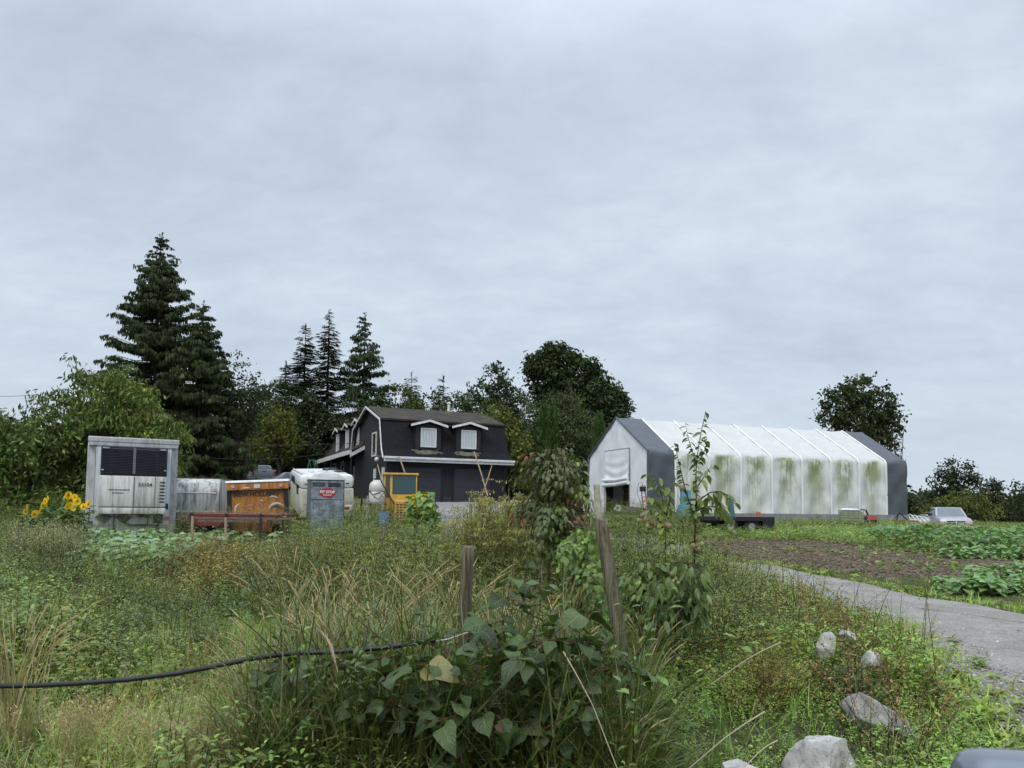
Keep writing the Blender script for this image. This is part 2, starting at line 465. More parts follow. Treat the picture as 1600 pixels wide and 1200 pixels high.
def grid_mesh(name, X, Y, Z, m, smooth=True):
    h, w = X.shape; i = np.arange(h * w).reshape(h, w)
    f = np.stack([i[:-1, :-1], i[:-1, 1:], i[1:, 1:], i[1:, :-1]], -1).reshape(-1, 4)
    g = Geo(); g.add(np.stack([X, Y, Z], -1).reshape(-1, 3), f, np.array([.5, .5, .5]))
    return gobj(name, g, m, None, smooth)
a = np.linspace(-1, 1, 281); xs = np.sinh(a * 4.6) / np.sinh(4.6) * 700
b_ = np.linspace(0, 1, 300); ys = -12 + 1000 * (np.expm1(b_ * 4.9) / np.expm1(4.9))
X, Y = np.meshgrid(xs, ys)
tag(grid_mesh('ground', X, Y, gz(X, Y), ground_mat()), kind='structure')

near_px = [(1590, 1230), (1545, 1165), (1455, 1052), (1345, 975), (1225, 925), (1130, 893), (1060, 874)]
far_px = [(1850, 1010), (1600, 962), (1400, 925), (1250, 899), (1150, 882), (1085, 868)]
road_n = [G(*p) for p in near_px]; road_f = [G(*p) for p in far_px]
def resamp(pts, n):
    p = np.array([(q[0], q[1]) for q in pts], float); s_ = np.concatenate([[0], np.cumsum(np.linalg.norm(np.diff(p, axis=0), axis=1))])
    u = np.linspace(0, s_[-1], n); return np.stack([np.interp(u, s_, p[:, 0]), np.interp(u, s_, p[:, 1])], 1)
rn = [(9.5, -4), (6.6, 1.5)] + [(p.x, p.y) for p in road_n] + [(2.6, 27), (-.5, 33), (-2.2, 38)]
rf = [(30, -2), (17, 9)] + [(p.x, p.y) for p in road_f] + [(6.3, 27), (3.6, 33), (2.2, 38)]
RN, RF = resamp(rn, 150), resamp(rf, 150)
ROAD = np.concatenate([RN, RF[::-1]])
def gravel_mat():
    m, t, b = newmat('gravel'); v = coords(t)
    vo = t.nodes.new('ShaderNodeTexVoronoi'); vo.inputs['Scale'].default_value = 24; t.links.new(v, vo.inputs['Vector'])
    vo2 = t.nodes.new('ShaderNodeTexVoronoi'); vo2.inputs['Scale'].default_value = 60; t.links.new(v, vo2.inputs['Vector'])
    big = noise_n(t, v, .5, 6, .6); fine = noise_n(t, v, 30, 6, .7)
    c = mixc(t, rng_n(t, fine, .3, .7), (.19, .18, .162), (.34, .325, .30))
    sp = math_n(t, 'POWER', vo.outputs['Color'], 1) if False else rng_n(t, noise_n(t, v, 55, 2, .5), .58, .66)
    c = mixc(t, math_n(t, 'MULTIPLY', sp, .55), c, (.55, .55, .53))
    c = mixc(t, math_n(t, 'MULTIPLY', rng_n(t, noise_n(t, v, 40, 2, .5), .6, .68), .6), c, (.06, .058, .055))
    c = mixc(t, math_n(t, 'MULTIPLY', rng_n(t, big, .45, .7), .45), c, (.20, .18, .15))
    sp3 = rng_n(t, noise_n(t, v, .9, 8, .75), .46, .56); c = mixc(t, math_n(t, 'MULTIPLY', sp3, .30), c, (.44, .43, .40))
    c = mixc(t, math_n(t, 'MULTIPLY', rng_n(t, noise_n(t, v, 1.7, 6, .7), .58, .7), .35), c, (.1, .11, .05))
    t.links.new(c, b.inputs['Base Color']); b.inputs['Roughness'].default_value = .9; b.inputs['Specular IOR Level'].default_value = .2
    bump(t, b, math_n(t, 'ADD', vo.outputs['Distance'], math_n(t, 'MULTIPLY', vo2.outputs['Distance'], .5)), .9, .02); return m
M['gravel'] = gravel_mat()
def drape(name, A, B, m, nx=24, lift=.03, edge=.25, crown=0.0):
    """sheet on the ground between two edge lines"""
    n = len(A); tt = np.linspace(0, 1, nx)
    d = norm(B - A); k = np.arange(n)
    ea = edge * (np.sin(k * .37) + .6 * np.sin(k * 1.13 + 1) + .4 * np.sin(k * 2.9)) / 2
    eb = edge * (np.sin(k * .43 + 2) + .6 * np.sin(k * 1.31) + .4 * np.sin(k * 2.3)) / 2
    A2 = A + d * ea[:, None]; B2 = B + d * eb[:, None]
    Q = A2[:, None] * (1 - tt)[None, :, None] + B2[:, None] * tt[None, :, None]
    Z = gz(Q[..., 0], Q[..., 1]) + lift * np.minimum(1, np.minimum(tt, 1 - tt) * 14 - .35)[None, :] + crown * (np.sin(tt * math.pi) ** 1)[None, :]
    return grid_mesh(name, Q[..., 0], Q[..., 1], Z, m)
tag(drape('road', RN, RF, M['gravel'], 40, .05), kind='structure')
def soil_mat():
    m, t, b = newmat('bare_soil'); v = coords(t); v2 = coords(t, 'Object', (1.2, 6, 3))
    n = noise_n(t, v2, 1.2, 9, .7); f = noise_n(t, v, 14, 6, .7)
    c = mixc(t, rng_n(t, n, .35, .65), (.09, .07, .05), (.185, .15, .11))
    c = mixc(t, math_n(t, 'MULTIPLY', rng_n(t, f, .55, .7), .5), c, (.19, .15, .11))
    c = mixc(t, math_n(t, 'MULTIPLY', rng_n(t, noise_n(t, v2, 2.2, 5, .6), .6, .68), .7), c, (.10, .13, .045))
    t.links.new(c, b.inputs['Base Color']); b.inputs['Roughness'].default_value = .95; b.inputs['Specular IOR Level'].default_value = .1
    bump(t, b, f, 1, .05); return m
sn = [G(*p) for p in [(1085, 858), (1180, 878), (1290, 893), (1385, 905), (1470, 905), (1620, 905)]]
sf = [G(*p) for p in [(1085, 841), (1200, 845), (1310, 850), (1400, 862), (1480, 872), (1620, 884)]]
SN, SF = resamp([(p.x, p.y) for p in sn], 120), resamp([(p.x, p.y) for p in sf], 120)
SOIL = np.concatenate([SN, SF[::-1]])
tag(drape('soil_bed', SN, SF, soil_mat(), 50, .04, .5), kind='structure')
def concrete_mat():
    m, t, b = newmat('concrete_slabs'); v = coords(t)
    br = t.nodes.new('ShaderNodeTexBrick'); t.links.new(v, br.inputs['Vector']); br.inputs['Scale'].default_value = .55
    br.inputs['Mortar Size'].default_value = .012; br.offset = 0
    br.inputs['Color1'].default_value = (.22, .215, .21, 1); br.inputs['Color2'].default_value = (.27, .265, .26, 1); br.inputs['Mortar'].default_value = (.1, .1, .09, 1)
    c = mixc(t, math_n(t, 'MULTIPLY', rng_n(t, noise_n(t, v, 1.5, 7, .7), .45, .7), .5), br.outputs[0], (.13, .125, .115))
    t.links.new(c, b.inputs['Base Color']); b.inputs['Roughness'].default_value = .9; return m
dn = [(-2.2, 37.5), (-3.2, 44), (-5.9, 53.8)]; df = [(2.4, 37.5), (2.6, 44), (1.2, 57.6)]
dn = [(-2.6, 24), (-4.2, 38), (-5.2, 46), (-7.9, 52.9)]
df = [(1.2, 24), (1.2, 38), (1.6, 46), (1.2, 56.5)]
DN, DF = resamp(dn, 60), resamp(df, 60); DRIVE = np.concatenate([DN, DF[::-1]])
tag(drape('driveway', DN, DF, concrete_mat(), 30, .09, .1), kind='structure')

# ---------------------------------------------------------------- house
def brickrow_mat(name, col, sx, sz, rough=.85, rows=.12, col2=None, moss=None, axis='XZ'):
    m, t, b = newmat(name); v = coords(t)
    s_ = t.nodes.new('ShaderNodeSeparateXYZ'); t.links.new(v, s_.inputs[0]); c_ = t.nodes.new('ShaderNodeCombineXYZ')
    t.links.new(math_n(t, 'ADD', s_.outputs[0], s_.outputs[1]), c_.inputs[0]); t.links.new(s_.outputs[2], c_.inputs[1])
    br = t.nodes.new('ShaderNodeTexBrick'); t.links.new(c_.outputs[0], br.inputs['Vector'])
    br.inputs['Scale'].default_value = 1; br.inputs['Brick Width'].default_value = sx; br.inputs['Row Height'].default_value = sz
    br.inputs['Mortar Size'].default_value = .018; br.inputs['Bias'].default_value = 0
    br.inputs['Color1'].default_value = (*col, 1); br.inputs['Color2'].default_value = (*(col2 or tuple(x * 1.5 for x in col)), 1)
    br.inputs['Mortar'].default_value = (*tuple(x * .35 for x in col), 1)
    c = br.outputs[0]
    if moss: c = mixc(t, math_n(t, 'MULTIPLY', rng_n(t, noise_n(t, v, 1.1, 8, .7), .4, .68), .75), c, moss)
    t.links.new(c, b.inputs['Base Color']); b.inputs['Roughness'].default_value = rough; b.inputs['Specular IOR Level'].default_value = .25
    bump(t, b, br.outputs['Fac'], -.8, .03); return m
def siding_mat(name, col, step=.3):
    m, t, b = newmat(name); v = coords(t); s_ = t.nodes.new('ShaderNodeSeparateXYZ'); t.links.new(v, s_.inputs[0])
    w = math_n(t, 'PINGPONG', math_n(t, 'ADD', s_.outputs[0], s_.outputs[1]), step / 2)
    g = rng_n(t, w, 0, .022, 0, 1)
    c = mixc(t, g, tuple(x * .3 for x in col), col)
    c = mixc(t, math_n(t, 'MULTIPLY', rng_n(t, noise_n(t, v, 2, 6, .7), .45, .7), .3), c, tuple(x * 1.9 for x in col))
    t.links.new(c, b.inputs['Base Color']); b.inputs['Roughness'].default_value = .75; bump(t, b, g, .7, .02); return m
M['siding'] = siding_mat('dark_vertical_siding', (.013, .0135, .019))
M['shingle'] = brickrow_mat('black_wall_shingles', (.010, .010, .014), .28, .16)
M['roof'] = brickrow_mat('mossy_roof_shingles', (.034, .030, .026), .35, .14, moss=(.085, .068, .042))
M['garage'] = mat('charcoal_garage_door', (.026, .028, .038), .6, bmp=.05)
M['moss'] = mat('dry_moss', (.17, .165, .13), .95, dirt=(.03, .03, .03), damt=.8, bmp=.8)
def curtain_mat():
    m, t, b = newmat('white_curtain'); v = coords(t); s_ = t.nodes.new('ShaderNodeSeparateXYZ'); t.links.new(v, s_.inputs[0])
    w = math_n(t, 'SINE', math_n(t, 'MULTIPLY', s_.outputs[0], 55)); w2 = noise_n(t, coords(t, 'Object', (25, 1, 1.5)), 1, 3)
    c = mixc(t, rng_n(t, math_n(t, 'ADD', math_n(t, 'MULTIPLY', w, .3), w2), .1, .9), (.36, .39, .41), (.62, .65, .67))
    t.links.new(c, b.inputs['Base Color']); b.inputs['Roughness'].default_value = .35; bump(t, b, w, .4, .03); return m
M['curtain'] = curtain_mat()
HT = math.radians(23)
hp = P(604, 719, 52.0); HO = Vector((hp.x, hp.y, 1.75))
house = thing('dark_gambrel_house', 'black two-storey gambrel house with white trim, two garage doors and white-framed dormers', 'house', HO, HT)
L, Wd = 8.65, 10.6
zE, zB, zR = hp.z - HO.z + .2, hp.z - HO.z + 2.78, hp.z - HO.z + 4.1
b = MB()
prof = [(0, 0), (0, zE), (.9, zB), (Wd / 2, zR), (Wd - .9, zB), (Wd, zE), (Wd, 0)]
b.prism(prof, 0.0, L); b.build('wall', M['siding'], house)
b = MB()  # steep shingled lower roof, flared at the eave, front and back
for sg in (0, 1):
    def yy(v): return v if not sg else Wd - v
    pr = [(yy(-.62), zE - .05), (yy(-.1), zE + .55), (yy(.78), zB + .06), (yy(.92), zB + .06), (yy(.05), zE + .45), (yy(-.45), zE - .1)]
    b = MB(); b.prism(pr, -.2, L + .25); b.build('shingled_roof', M['shingle'], house)
b = MB()
b.prism([(.68, zB + .03), (Wd / 2, zR + .03), (Wd - .68, zB + .03), (Wd - .68, zB + .16), (Wd / 2, zR + .17), (.66, zB + .16)], -.28, L + .3)
b.build('ridge_roof', M['roof'], house)
b = MB(); b.box(-.35, L + .45, -.78, -.63, zE - .30, zE + .02, .01); b.build('fascia', M['trim'], house)
b = MB(); b.box(-.2, L + .25, -.63, 0, zE - .28, zE - .22); b.build('soffit', M['garage'], house)
b = MB()  # white barge boards of the left gable end
for xo in (-.36,):
    w_ = .11
    for (y0, z0), (y1, z1) in ((((-.62), zE - .05), (-.1, zE + .55)), ((-.1, zE + .55), (.66, zB + .12)), ((.66, zB + .12), (Wd / 2, zR + .17)), ((Wd / 2, zR + .17), (Wd - .66, zB + .12)), ((Wd - .66, zB + .12), (Wd + .1, zE + .55))):
        d = Vector((0, y1 - y0, z1 - z0)).normalized(); nn = Vector((0, -d.z, d.y)) * .12
        b.panel([(xo, y0, z0), (xo, y1, z1), Vector((xo, y1, z1)) - nn, Vector((xo, y0, z0)) - nn], .06)
b.build('barge_board', M['trim'], house)
def dormer(parent, cx, w, z0, h, depth0, facing='front'):
    """dormer whose window plane stands at y = depth0"""
    d = bpy.data.objects.new('dormer', None); link(d, parent)
    if facing == 'front': d.location = (cx, depth0, z0)
    else: d.location = (depth0, cx, z0); d.rotation_euler = (0, 0, -math.pi / 2)
    hw = w / 2
    b = MB(); b.prism([(-hw, -.15), (-hw, h), (0, h + .28), (hw, h), (hw, -.15)], 0, 2.6, axis='y'); b.build('cheek_wall', M['siding'], d)
    b = MB()
    for s_ in (-1, 1):
        b.panel([(0, -.28, h + .50), (s_ * (hw + .38), -.28, h + .17), (s_ * (hw + .38), 2.9, h + .17), (0, 2.9, h + .50)], .06 * s_)
    b.build('roof', M['roof'], d)
    b = MB()
    for s_ in (-1, 1):
        b.panel([(0, -.30, h + .52), (s_ * (hw + .42), -.30, h + .15), (s_ * (hw + .42), -.30, h - .0), (0, -.30, h + .36)], -.05)
    b.build('trim', M['trim'], d)
    fr = MB(); ww, wh = hw - .40, h - .12
    for (x0, x1, za, zb) in ((-ww - .06, -ww, .0, wh + .06), (ww, ww + .06, .0, wh + .06), (-ww, ww, wh, wh + .06), (-ww, ww, -.0, .06)):
        fr.box(x0, x1, -.07, -.004, za, zb)
    win = fr.build('window', M['trim'], d)
    c = MB(); c.box(-ww, ww, -.03, -.003, .06, wh); c.build('curtain', M['curtain'], win)
    return d
for cx in (2.85, 5.8): dormer(house, cx, 1.8, zE + .78, 1.38, -.22)
b = MB()
for cx in (2.85, 5.8):
    for k in range(90):
        x = cx + rng.normal(0, .42); yq = rng.uniform(0, 1); b.hull([(x + a_, -.36 + yq * .22 + c_, zE + .27 + yq * .28 + d_) for a_ in (-.12, .12) for c_ in (-.05, .05) for d_ in (-.03, .05)], .015, 1)
b.build('moss', M['moss'], house)
for k, (x0, x1) in enumerate(((1.2, 3.85), (4.85, 7.5))):
    b = MB(); b.box(x0, x1, -.06, -.004, .0, 2.45)
    dr = b.build('garage_door', M['garage'], house)
    b = MB()
    for (xa, xb, za, zb) in ((x0 - .12, x0 - .003, 0, 2.57), (x1 + .003, x1 + .12, 0, 2.57), (x0 - .003, x1 + .003, 2.453, 2.57)): b.box(xa, xb, -.09, -.003, za, zb)
    for zz in (.6, 1.2, 1.8): b.box(x0 + .02, x1 - .02, -.066, -.061, zz, zz + .02)
    b.build('frame', M['siding'], dr)
b = MB(); b.box(4.05, 4.65, -.05, -.003, .05, .5); b.build('vent_panel', M['garage'], house)
b = MB(); b.cyl((6.3, Wd / 2 + .6, zR + .35), .11, 1.1); b.cyl((6.3, Wd / 2 + .6, zR + .92), .19, .12, r2=.08); b.build('flue_pipe', M['trim'], house, True)
b = MB(); b.prism([(2.6, zR + .1), (3.5, zR + .42), (4.4, zR + .1)], Wd / 2 + 2.2, Wd / 2 + 2.4, axis='y'); b.build('rear_gable_trim', M['trim'], house)
# left gable wall: window, lamp, door posts
def side_window(parent, y0, y1, z0, z1, x=-.002, name='window'):
    fr = MB()
    for (ya, yb, za, zb) in ((y0 - .1, y0, z0 - .1, z1 + .1), (y1, y1 + .1, z0 - .1, z1 + .1), (y0, y1, z1, z1 + .1), (y0, y1, z0 - .1, z0)): fr.box(x - .08, x, ya, yb, za, zb)
    w = fr.build(name, M['trim'], parent); g = MB(); g.box(x - .04, x - .004, y0, y1, z0, z1); g.build('pane', M['glass'], w); return w
side_window(house, 3.1, 4.2, zE + .35, zE + 1.9)
b = MB(); b.ball((-.32, 1.5, zE - .08), .17); b.build('lamp_globe', mat('lamp_glass', (.7, .7, .7), .3, bmp=0), house, True)
b = MB(); b.box(-.33, -.003, 1.46, 1.54, zE + .12, zE + .2); b.build('lamp_bracket', M['steel'], house)
for y_ in (.45, 3.0): b = MB(); b.box(-.12, -.003, y_, y_ + .4, 0, 2.45); b.build('door_post', M['trim'], house)
b = MB(); b.tube([(L - .1, -.5, zE - .3), (L - .06, -.12, zE - .55), (L - .06, -.12, .1)], .05, 8); b.build('downpipe', M['siding'], house)
b = MB(); b.box(-.36, L + .46, -.90, -.785, zE - .12, zE + .03, .02); b.build('gutter', M['trim'], house)
# wing running back along the left side
w0, w1 = 7.2, 25.0
zWE, zWB, zWR = zE + 1.15, zE + 2.95, zE + 3.7
b = MB(); b.prism([(.35, 0), (.35, zWE), (1.0, zWB), (4.8, zWR), (8.5, zWB), (8.8, 0)], w0 + .01, w1, axis='y'); b.build('wing_wall', M['siding'], house)
b = MB(); b.prism([(-1.0, zWE - .2), (-.25, zWE + .12), (.85, zWB), (.95, zWB - .06), (-.1, zWE + .0), (-.95, zWE - .28)], w0, w1 + .3, axis='y'); b.build('wing_eave_roof', M['roof'], house)
b = MB(); b.prism([(.75, zWB), (4.8, zWR + .05), (8.8, zWB), (8.8, zWB + .12), (4.8, zWR + .18), (.7, zWB + .12)], w0, w1 + .3, axis='y'); b.build('wing_roof', M['roof'], house)
b = MB(); b.box(-1.1, -.98, w0 - .2, w1 + .4, zWE - .55, zWE - .2); b.panel([(-1.1, w0 - .22, zWE - .52), (.3, w0 - .22, zWE + .3), (.3, w0 - .22, zWE + .02), (-1.1, w0 - .22, zWE - .8)], .06); b.build('wing_fascia', M['trim'], house)
for yc in (9.6, 13.8, 18.2): dormer(house, yc, 1.9, zWE + .35, 1.6, -.02, 'side')
for yc in (9.5, 13.0, 17.5, 21.5): side_window(house, yc - .6, yc + .6, 2.0, 3.6, .346)
for y_ in (w0, 16): b = MB(); b.box(-1.0, -.9, y_, y_ + .1, 0, zWE - .55); b.build('porch_post', M['siding'], house)
b = MB(); b.box(-1.6, -.2, 3.8, 6.5, 0, .28, .02); b.build('doorstep', mat('concrete', (.3, .29, .28), .9), house)

# wooden props leaning on the house
def pole(name, p0, p1, r, label, m='wood_pale'):
    mid = (Vector(p0) + Vector(p1)) / 2; o = MB().tube([Vector(p0) - mid, (Vector(p0) * .5 + Vector(p1) * .5) - mid + Vector((.02, 0, .02)), Vector(p1) - mid], r, 6).build(name, M[m])
    o.location = mid; return tag(o, label, 'pole', 'timber poles leaning against the house')
def pl(px0, py0, Y0, px1, py1, Y1, r, label): pole('timber_pole', P(px0, py0, Y0), P(px1, py1, Y1), r, label)
pl(645, 778, 50.0, 624, 714, 51.2, .05, 'long pale pole leaning on the eave above the yellow cab')
pl(762, 775, 51.5, 741, 706, 53.3, .05, 'long pale pole leaning on the eave below the right dormer')
pl(753, 775, 52.0, 769, 726, 54.3, .04, 'shorter pole crossing another by the right garage door')
pl(600, 770, 50.5, 590, 726, 51.9, .045, 'short pole leaning on the left gable corner behind the white tank')

# ---------------------------------------------------------------- fabric greenhouse
GT = math.radians(21)
gp = P(1013, 704, 42.0); GO = Vector((gp.x, gp.y, .95)); zEv = gp.z - GO.z
GW, GL = 7.2, 18.9; zRd = zEv + 2.2
green = thing('fabric_storage_shelter', 'long white fabric shelter with grey end bays, green algae streaks and a half-rolled door', 'shelter', GO, GT)
def fabric_mat(name, col, algae=False, trans=.12):
    m, t, b = newmat(name); v = coords(t); s_ = t.nodes.new('ShaderNodeSeparateXYZ'); t.links.new(v, s_.inputs[0])
    c = mixc(t, rng_n(t, noise_n(t, v, .8, 7, .65), .35, .7), col, tuple(x * .84 for x in col))
    if algae:
        bay = math_n(t, 'PINGPONG', math_n(t, 'SUBTRACT', s_.outputs[0], G0), BAY / 2)   # 0 at a rib, BAY/2 mid-bay
        mb = rng_n(t, math_n(t, 'ADD', bay, math_n(t, 'MULTIPLY', noise_n(t, coords(t, 'Object', (4, 4, .6)), 1, 4), .5)), BAY * .20, BAY * .50)
        st = noise_n(t, coords(t, 'Object', (9, 9, .35)), 1, 7, .65); big = noise_n(t, coords(t, 'Object', (.75, 1, .6)), 1, 4, .6)
        hgt = rng_n(t, s_.outputs[2], .3, zEv - .15, .25, 1.0)
        wall = rng_n(t, s_.outputs[2], zEv - .12, zEv + .02, 1, 0)
        a_ = math_n(t, 'MULTIPLY', math_n(t, 'MULTIPLY', mb, hgt), rng_n(t, math_n(t, 'ADD', math_n(t, 'MULTIPLY', st, .40), math_n(t, 'MULTIPLY', big, .60)), .42, .53))
        a_ = math_n(t, 'MULTIPLY', a_, wall)
        c = mixc(t, math_n(t, 'MULTIPLY', a_, .92), c, (.16, .205, .025))
        grime = math_n(t, 'MULTIPLY', mb, math_n(t, 'MULTIPLY', wall, rng_n(t, noise_n(t, coords(t, 'Object', (14, 14, 1.2)), 1, 7, .75), .35, .7)))
        c = mixc(t, math_n(t, 'MULTIPLY', grime, .5), c, (.40, .42, .28))
        rf_ = math_n(t, 'MULTIPLY', math_n(t, 'SUBTRACT', 1.0, wall), rng_n(t, noise_n(t, coords(t, 'Object', (2, 6, 1)), 1.5, 8, .75), .25, .75, .45, 1.0))
        c = mixc(t, math_n(t, 'MULTIPLY', rf_, .85), c, (.50, .505, .48))
    t.links.new(c, b.inputs['Base Color']); b.inputs['Roughness'].default_value = .5
    wr = noise_n(t, coords(t, 'Object', (2.2, 2.2, 1.2)), 1.2, 5, .6, 1.2); bump(t, b, wr, .32, .10)
    if trans:
        tr = t.nodes.new('ShaderNodeBsdfTranslucent'); t.links.new(c, tr.inputs[0]); mx = t.nodes.new('ShaderNodeMixShader'); mx.inputs[0].default_value = trans
        t.links.new(b.outputs[0], mx.inputs[1]); t.links.new(tr.outputs[0], mx.inputs[2]); t.links.new(mx.outputs[0], t.nodes['Material Output'].inputs['Surface'])
    return m
G0, G1 = 1.75, GL - 1.75; NB = 7; BAY = (G1 - G0) / NB
M['fab'] = fabric_mat('white_fabric', (.80, .82, .85), False, 0); M['fab_algae'] = fabric_mat('algae_streaked_fabric', (.74, .755, .74), True, .03)
M['fab_rib'] = mat('clean_white_fabric', (.76, .775, .77), .5, bmp=0, var=.03); M['fab_grey'] = fabric_mat('grey_fabric', (.085, .095, .115), False, 0)
def gprof(y):  # roofline height over the width, softened at the eave
    return 0
def section(n_w=10, n_r=12):
    pts = []; ex = .30
    for k in range(n_w + 1): pts.append((0, .42 + (zEv - .25 - .42) * k / n_w))
    pts += [(.03, zEv - .12), (.12, zEv + .03)]
    for k in range(1, n_r + 1): t_ = k / n_r; pts.append((.12 + (GW / 2 - .12) * t_, zEv + .03 + (zRd - zEv - .03) * t_))
    return pts + [(GW - y, z) for y, z in pts[-2::-1]]
SEC = section()
def skin(x0, x1, nx, bays, inset=.11, dz=0):
    g = Geo(); xs_ = np.linspace(x0, x1, nx); sec = np.array(SEC); n = len(sec)
    s_ = np.arange(n)
    nrm = np.gradient(sec, axis=0); nrm = norm(np.stack([nrm[:, 1], -nrm[:, 0]], 1))   # points inward on the left side
    V = []
    for x in xs_:
        ph = (x - x0) / (x1 - x0) * bays; sag = inset * abs(math.sin(math.pi * ph)) ** .6
        wr = .018 * np.sin(s_ * 1.9 + x * 3.1) + .035 * np.sin(s_ * .9 - x * 4.3 + 1 + 1.5 * np.sin(x * .9 + s_ * .3)) * (sec[:, 1] < zEv)
        off = -(sag * np.where(sec[:, 1] < zEv, 1.0, .55) + wr)
        p = sec - nrm * off[:, None] * -1 * -1 if False else sec + nrm * off[:, None] * -1
        p[:, 1] += dz
        V.append(np.stack([np.full(n, x), p[:, 0], p[:, 1]], 1))
    V = np.array(V); idx = np.arange(nx * n).reshape(nx, n)
    f = np.stack([idx[:-1, :-1], idx[1:, :-1], idx[1:, 1:], idx[:-1, 1:]], -1).reshape(-1, 4)
    g.add(V.reshape(-1, 3), f, np.array([.7, .7, .7])); return g
gobj('cover', skin(G0, G1, NB * 12 + 1, NB), M['fab_algae'], green, True)
gobj('grey_end_cover', skin(0, G0, 12, 1, .04), M['fab_grey'], green, True)
gobj('grey_end_cover', skin(G1, GL, 12, 1, .04), M['fab_grey'], green, True)
for k in range(NB + 1):
    x = G0 + BAY * k
    sec = np.array(SEC); V = []
    for dx, dn_ in ((-.08, .0), (-.04, .03), (.04, .03), (.08, .0)):
        nrm = np.gradient(sec, axis=0); nrm = norm(np.stack([nrm[:, 1], -nrm[:, 0]], 1))
        p = sec - nrm * (dn_ + .012); V.append(np.stack([np.full(len(sec), x + dx), p[:, 0], p[:, 1]], 1))
    V = np.array(V); n = len(sec); idx = np.arange(4 * n).reshape(4, n)
    f = np.stack([idx[:-1, :-1], idx[1:, :-1], idx[1:, 1:], idx[:-1, 1:]], -1).reshape(-1, 4)
    g = Geo(); g.add(V.reshape(-1, 3), f, np.array([.7] * 3)); gobj('rib', g, M['fab_rib'], green, True)
for yy_ in (-.06, GW + .02):
    b = MB(); b.box(-.02, GL + .02, yy_, yy_ + .05, -.02, .44); b.build('base_rail', M['steel'], green)
# end walls: the near one with its door opening
def endwall(x, door):
    g = Geo(); n = 40
    D0, D1 = 2.05, 4.95      # door opening measured from the road side
    ys_ = sorted(set(list(np.linspace(0.02, GW - .02, n)) + [D0, D1])); 
    for a_, c_ in zip(ys_, ys_[1:]):
        top = lambda y: min(zEv + (zRd - zEv) * (1 - abs(y - GW / 2) / (GW / 2)), zRd) - .03
        ta, tb = top(a_), top(c_); z0 = 2.05 if door and a_ >= D0 - 1e-6 and c_ <= D1 + 1e-6 else 0.0
        m_z = 24
        za = z0 + (ta - z0) * np.linspace(0, 1, m_z); zb = z0 + (tb - z0) * np.linspace(0, 1, m_z)
        def wob(y, z): return .016 * np.sin(y * 2.3 + z * 1.5) * np.sin(z * 2.1) + .010 * np.sin(y * 5 + 2 * np.sin(z * 2)) + .014 * np.sin((y + z) * 3.1) 
        A = np.stack([x + wob(a_, za), np.full(m_z, a_), za], 1); B = np.stack([x + wob(c_, zb), np.full(m_z, c_), zb], 1)
        V = np.concatenate([A, B]); f = [(k, k + 1, m_z + k + 1, m_z + k) for k in range(m_z - 1)]
        g.add(V, f, np.array([.7] * 3))
    return g
gobj('end_wall', endwall(.03, True), M['fab'], green, True)
gobj('end_wall', endwall(GL - .03, False), M['fab_grey'], green, True)
# door curtain hangs in front of the opening with sagging folds, rolled at its bottom
V = []; ny, nz_ = 30, 40
for j in range(nz_):
    for i in range(ny):
        u = i / (ny - 1); w_ = j / (nz_ - 1); y = 2.02 + 2.95 * u; z = 4.05 - (4.05 - 2.2) * w_
        sagd = math.sin(math.pi * u)
        x = -.05 - .05 * math.sin((z + .35 * sagd * w_) * 13) * w_ ** 1.3 * (.4 + .6 * sagd) - .03 * w_
        V.append((x, y, z - .12 * sagd * w_))
idx = np.arange(ny * nz_).reshape(nz_, ny); f = np.stack([idx[:-1, :-1], idx[:-1, 1:], idx[1:, 1:], idx[1:, :-1]], -1).reshape(-1, 4)
g = Geo(); g.add(V, f, np.array([.7] * 3)); dc = gobj('door_curtain', g, M['fab'], green, True)
b = MB(); b.tube([(-.12, 2.0, 2.14), (-.13, 3.4, 2.04), (-.12, 5.0, 2.02)], .13, 10); b.tube([(-.16, 2.0, 2.37), (-.17, 3.4, 2.28), (-.16, 4.95, 2.32)], .1, 8); b.build('rolled_hem', M['fab'], dc, True)
b = MB()
for y_ in (2.02, 4.98): b.box(-.045, -.012, y_ - .02, y_ + .02, .0, 4.08)
b.box(-.05, -.014, 2.0, 5.0, 4.08, 4.12); b.build('door_frame', M['steel'], green)
b = MB()
for (ya, za), (yb, zb) in (((0, .0), (0, zEv)), ((0, zEv), (GW / 2, zRd)), ((GW / 2, zRd), (GW, zEv)), ((GW, zEv), (GW, 0))): b.tube([(-.03, ya, za), (-.03, yb, zb)], .06, 6)
b.build('edge_piping', M['fab_grey'], green)
b = MB(); b.box(.1, GL - .1, .1, GW - .1, -.02, .02); b.build('floor', M['gravel'], green)
b = MB()
for k in range(7): b.box(-.5, .9, -2.1 + .05 * (k % 2), 2.1 - .07 * (k % 3), .3 * k, .3 * k + .27, .01)
st = b.build('shade_board_stack', mat('shade_darkened_board', (.05, .028, .016), .9)); st.matrix_world = Matrix.Translation(GO) @ Matrix.Rotation(GT, 4, 'Z') @ Matrix.Translation((1.6, 2.7, .03))  # boards enlarged, their brown darkened, so the doorway interior reads as shade
tag(st, 'stack of brown boards standing in the dark doorway of the white shelter', 'boards')
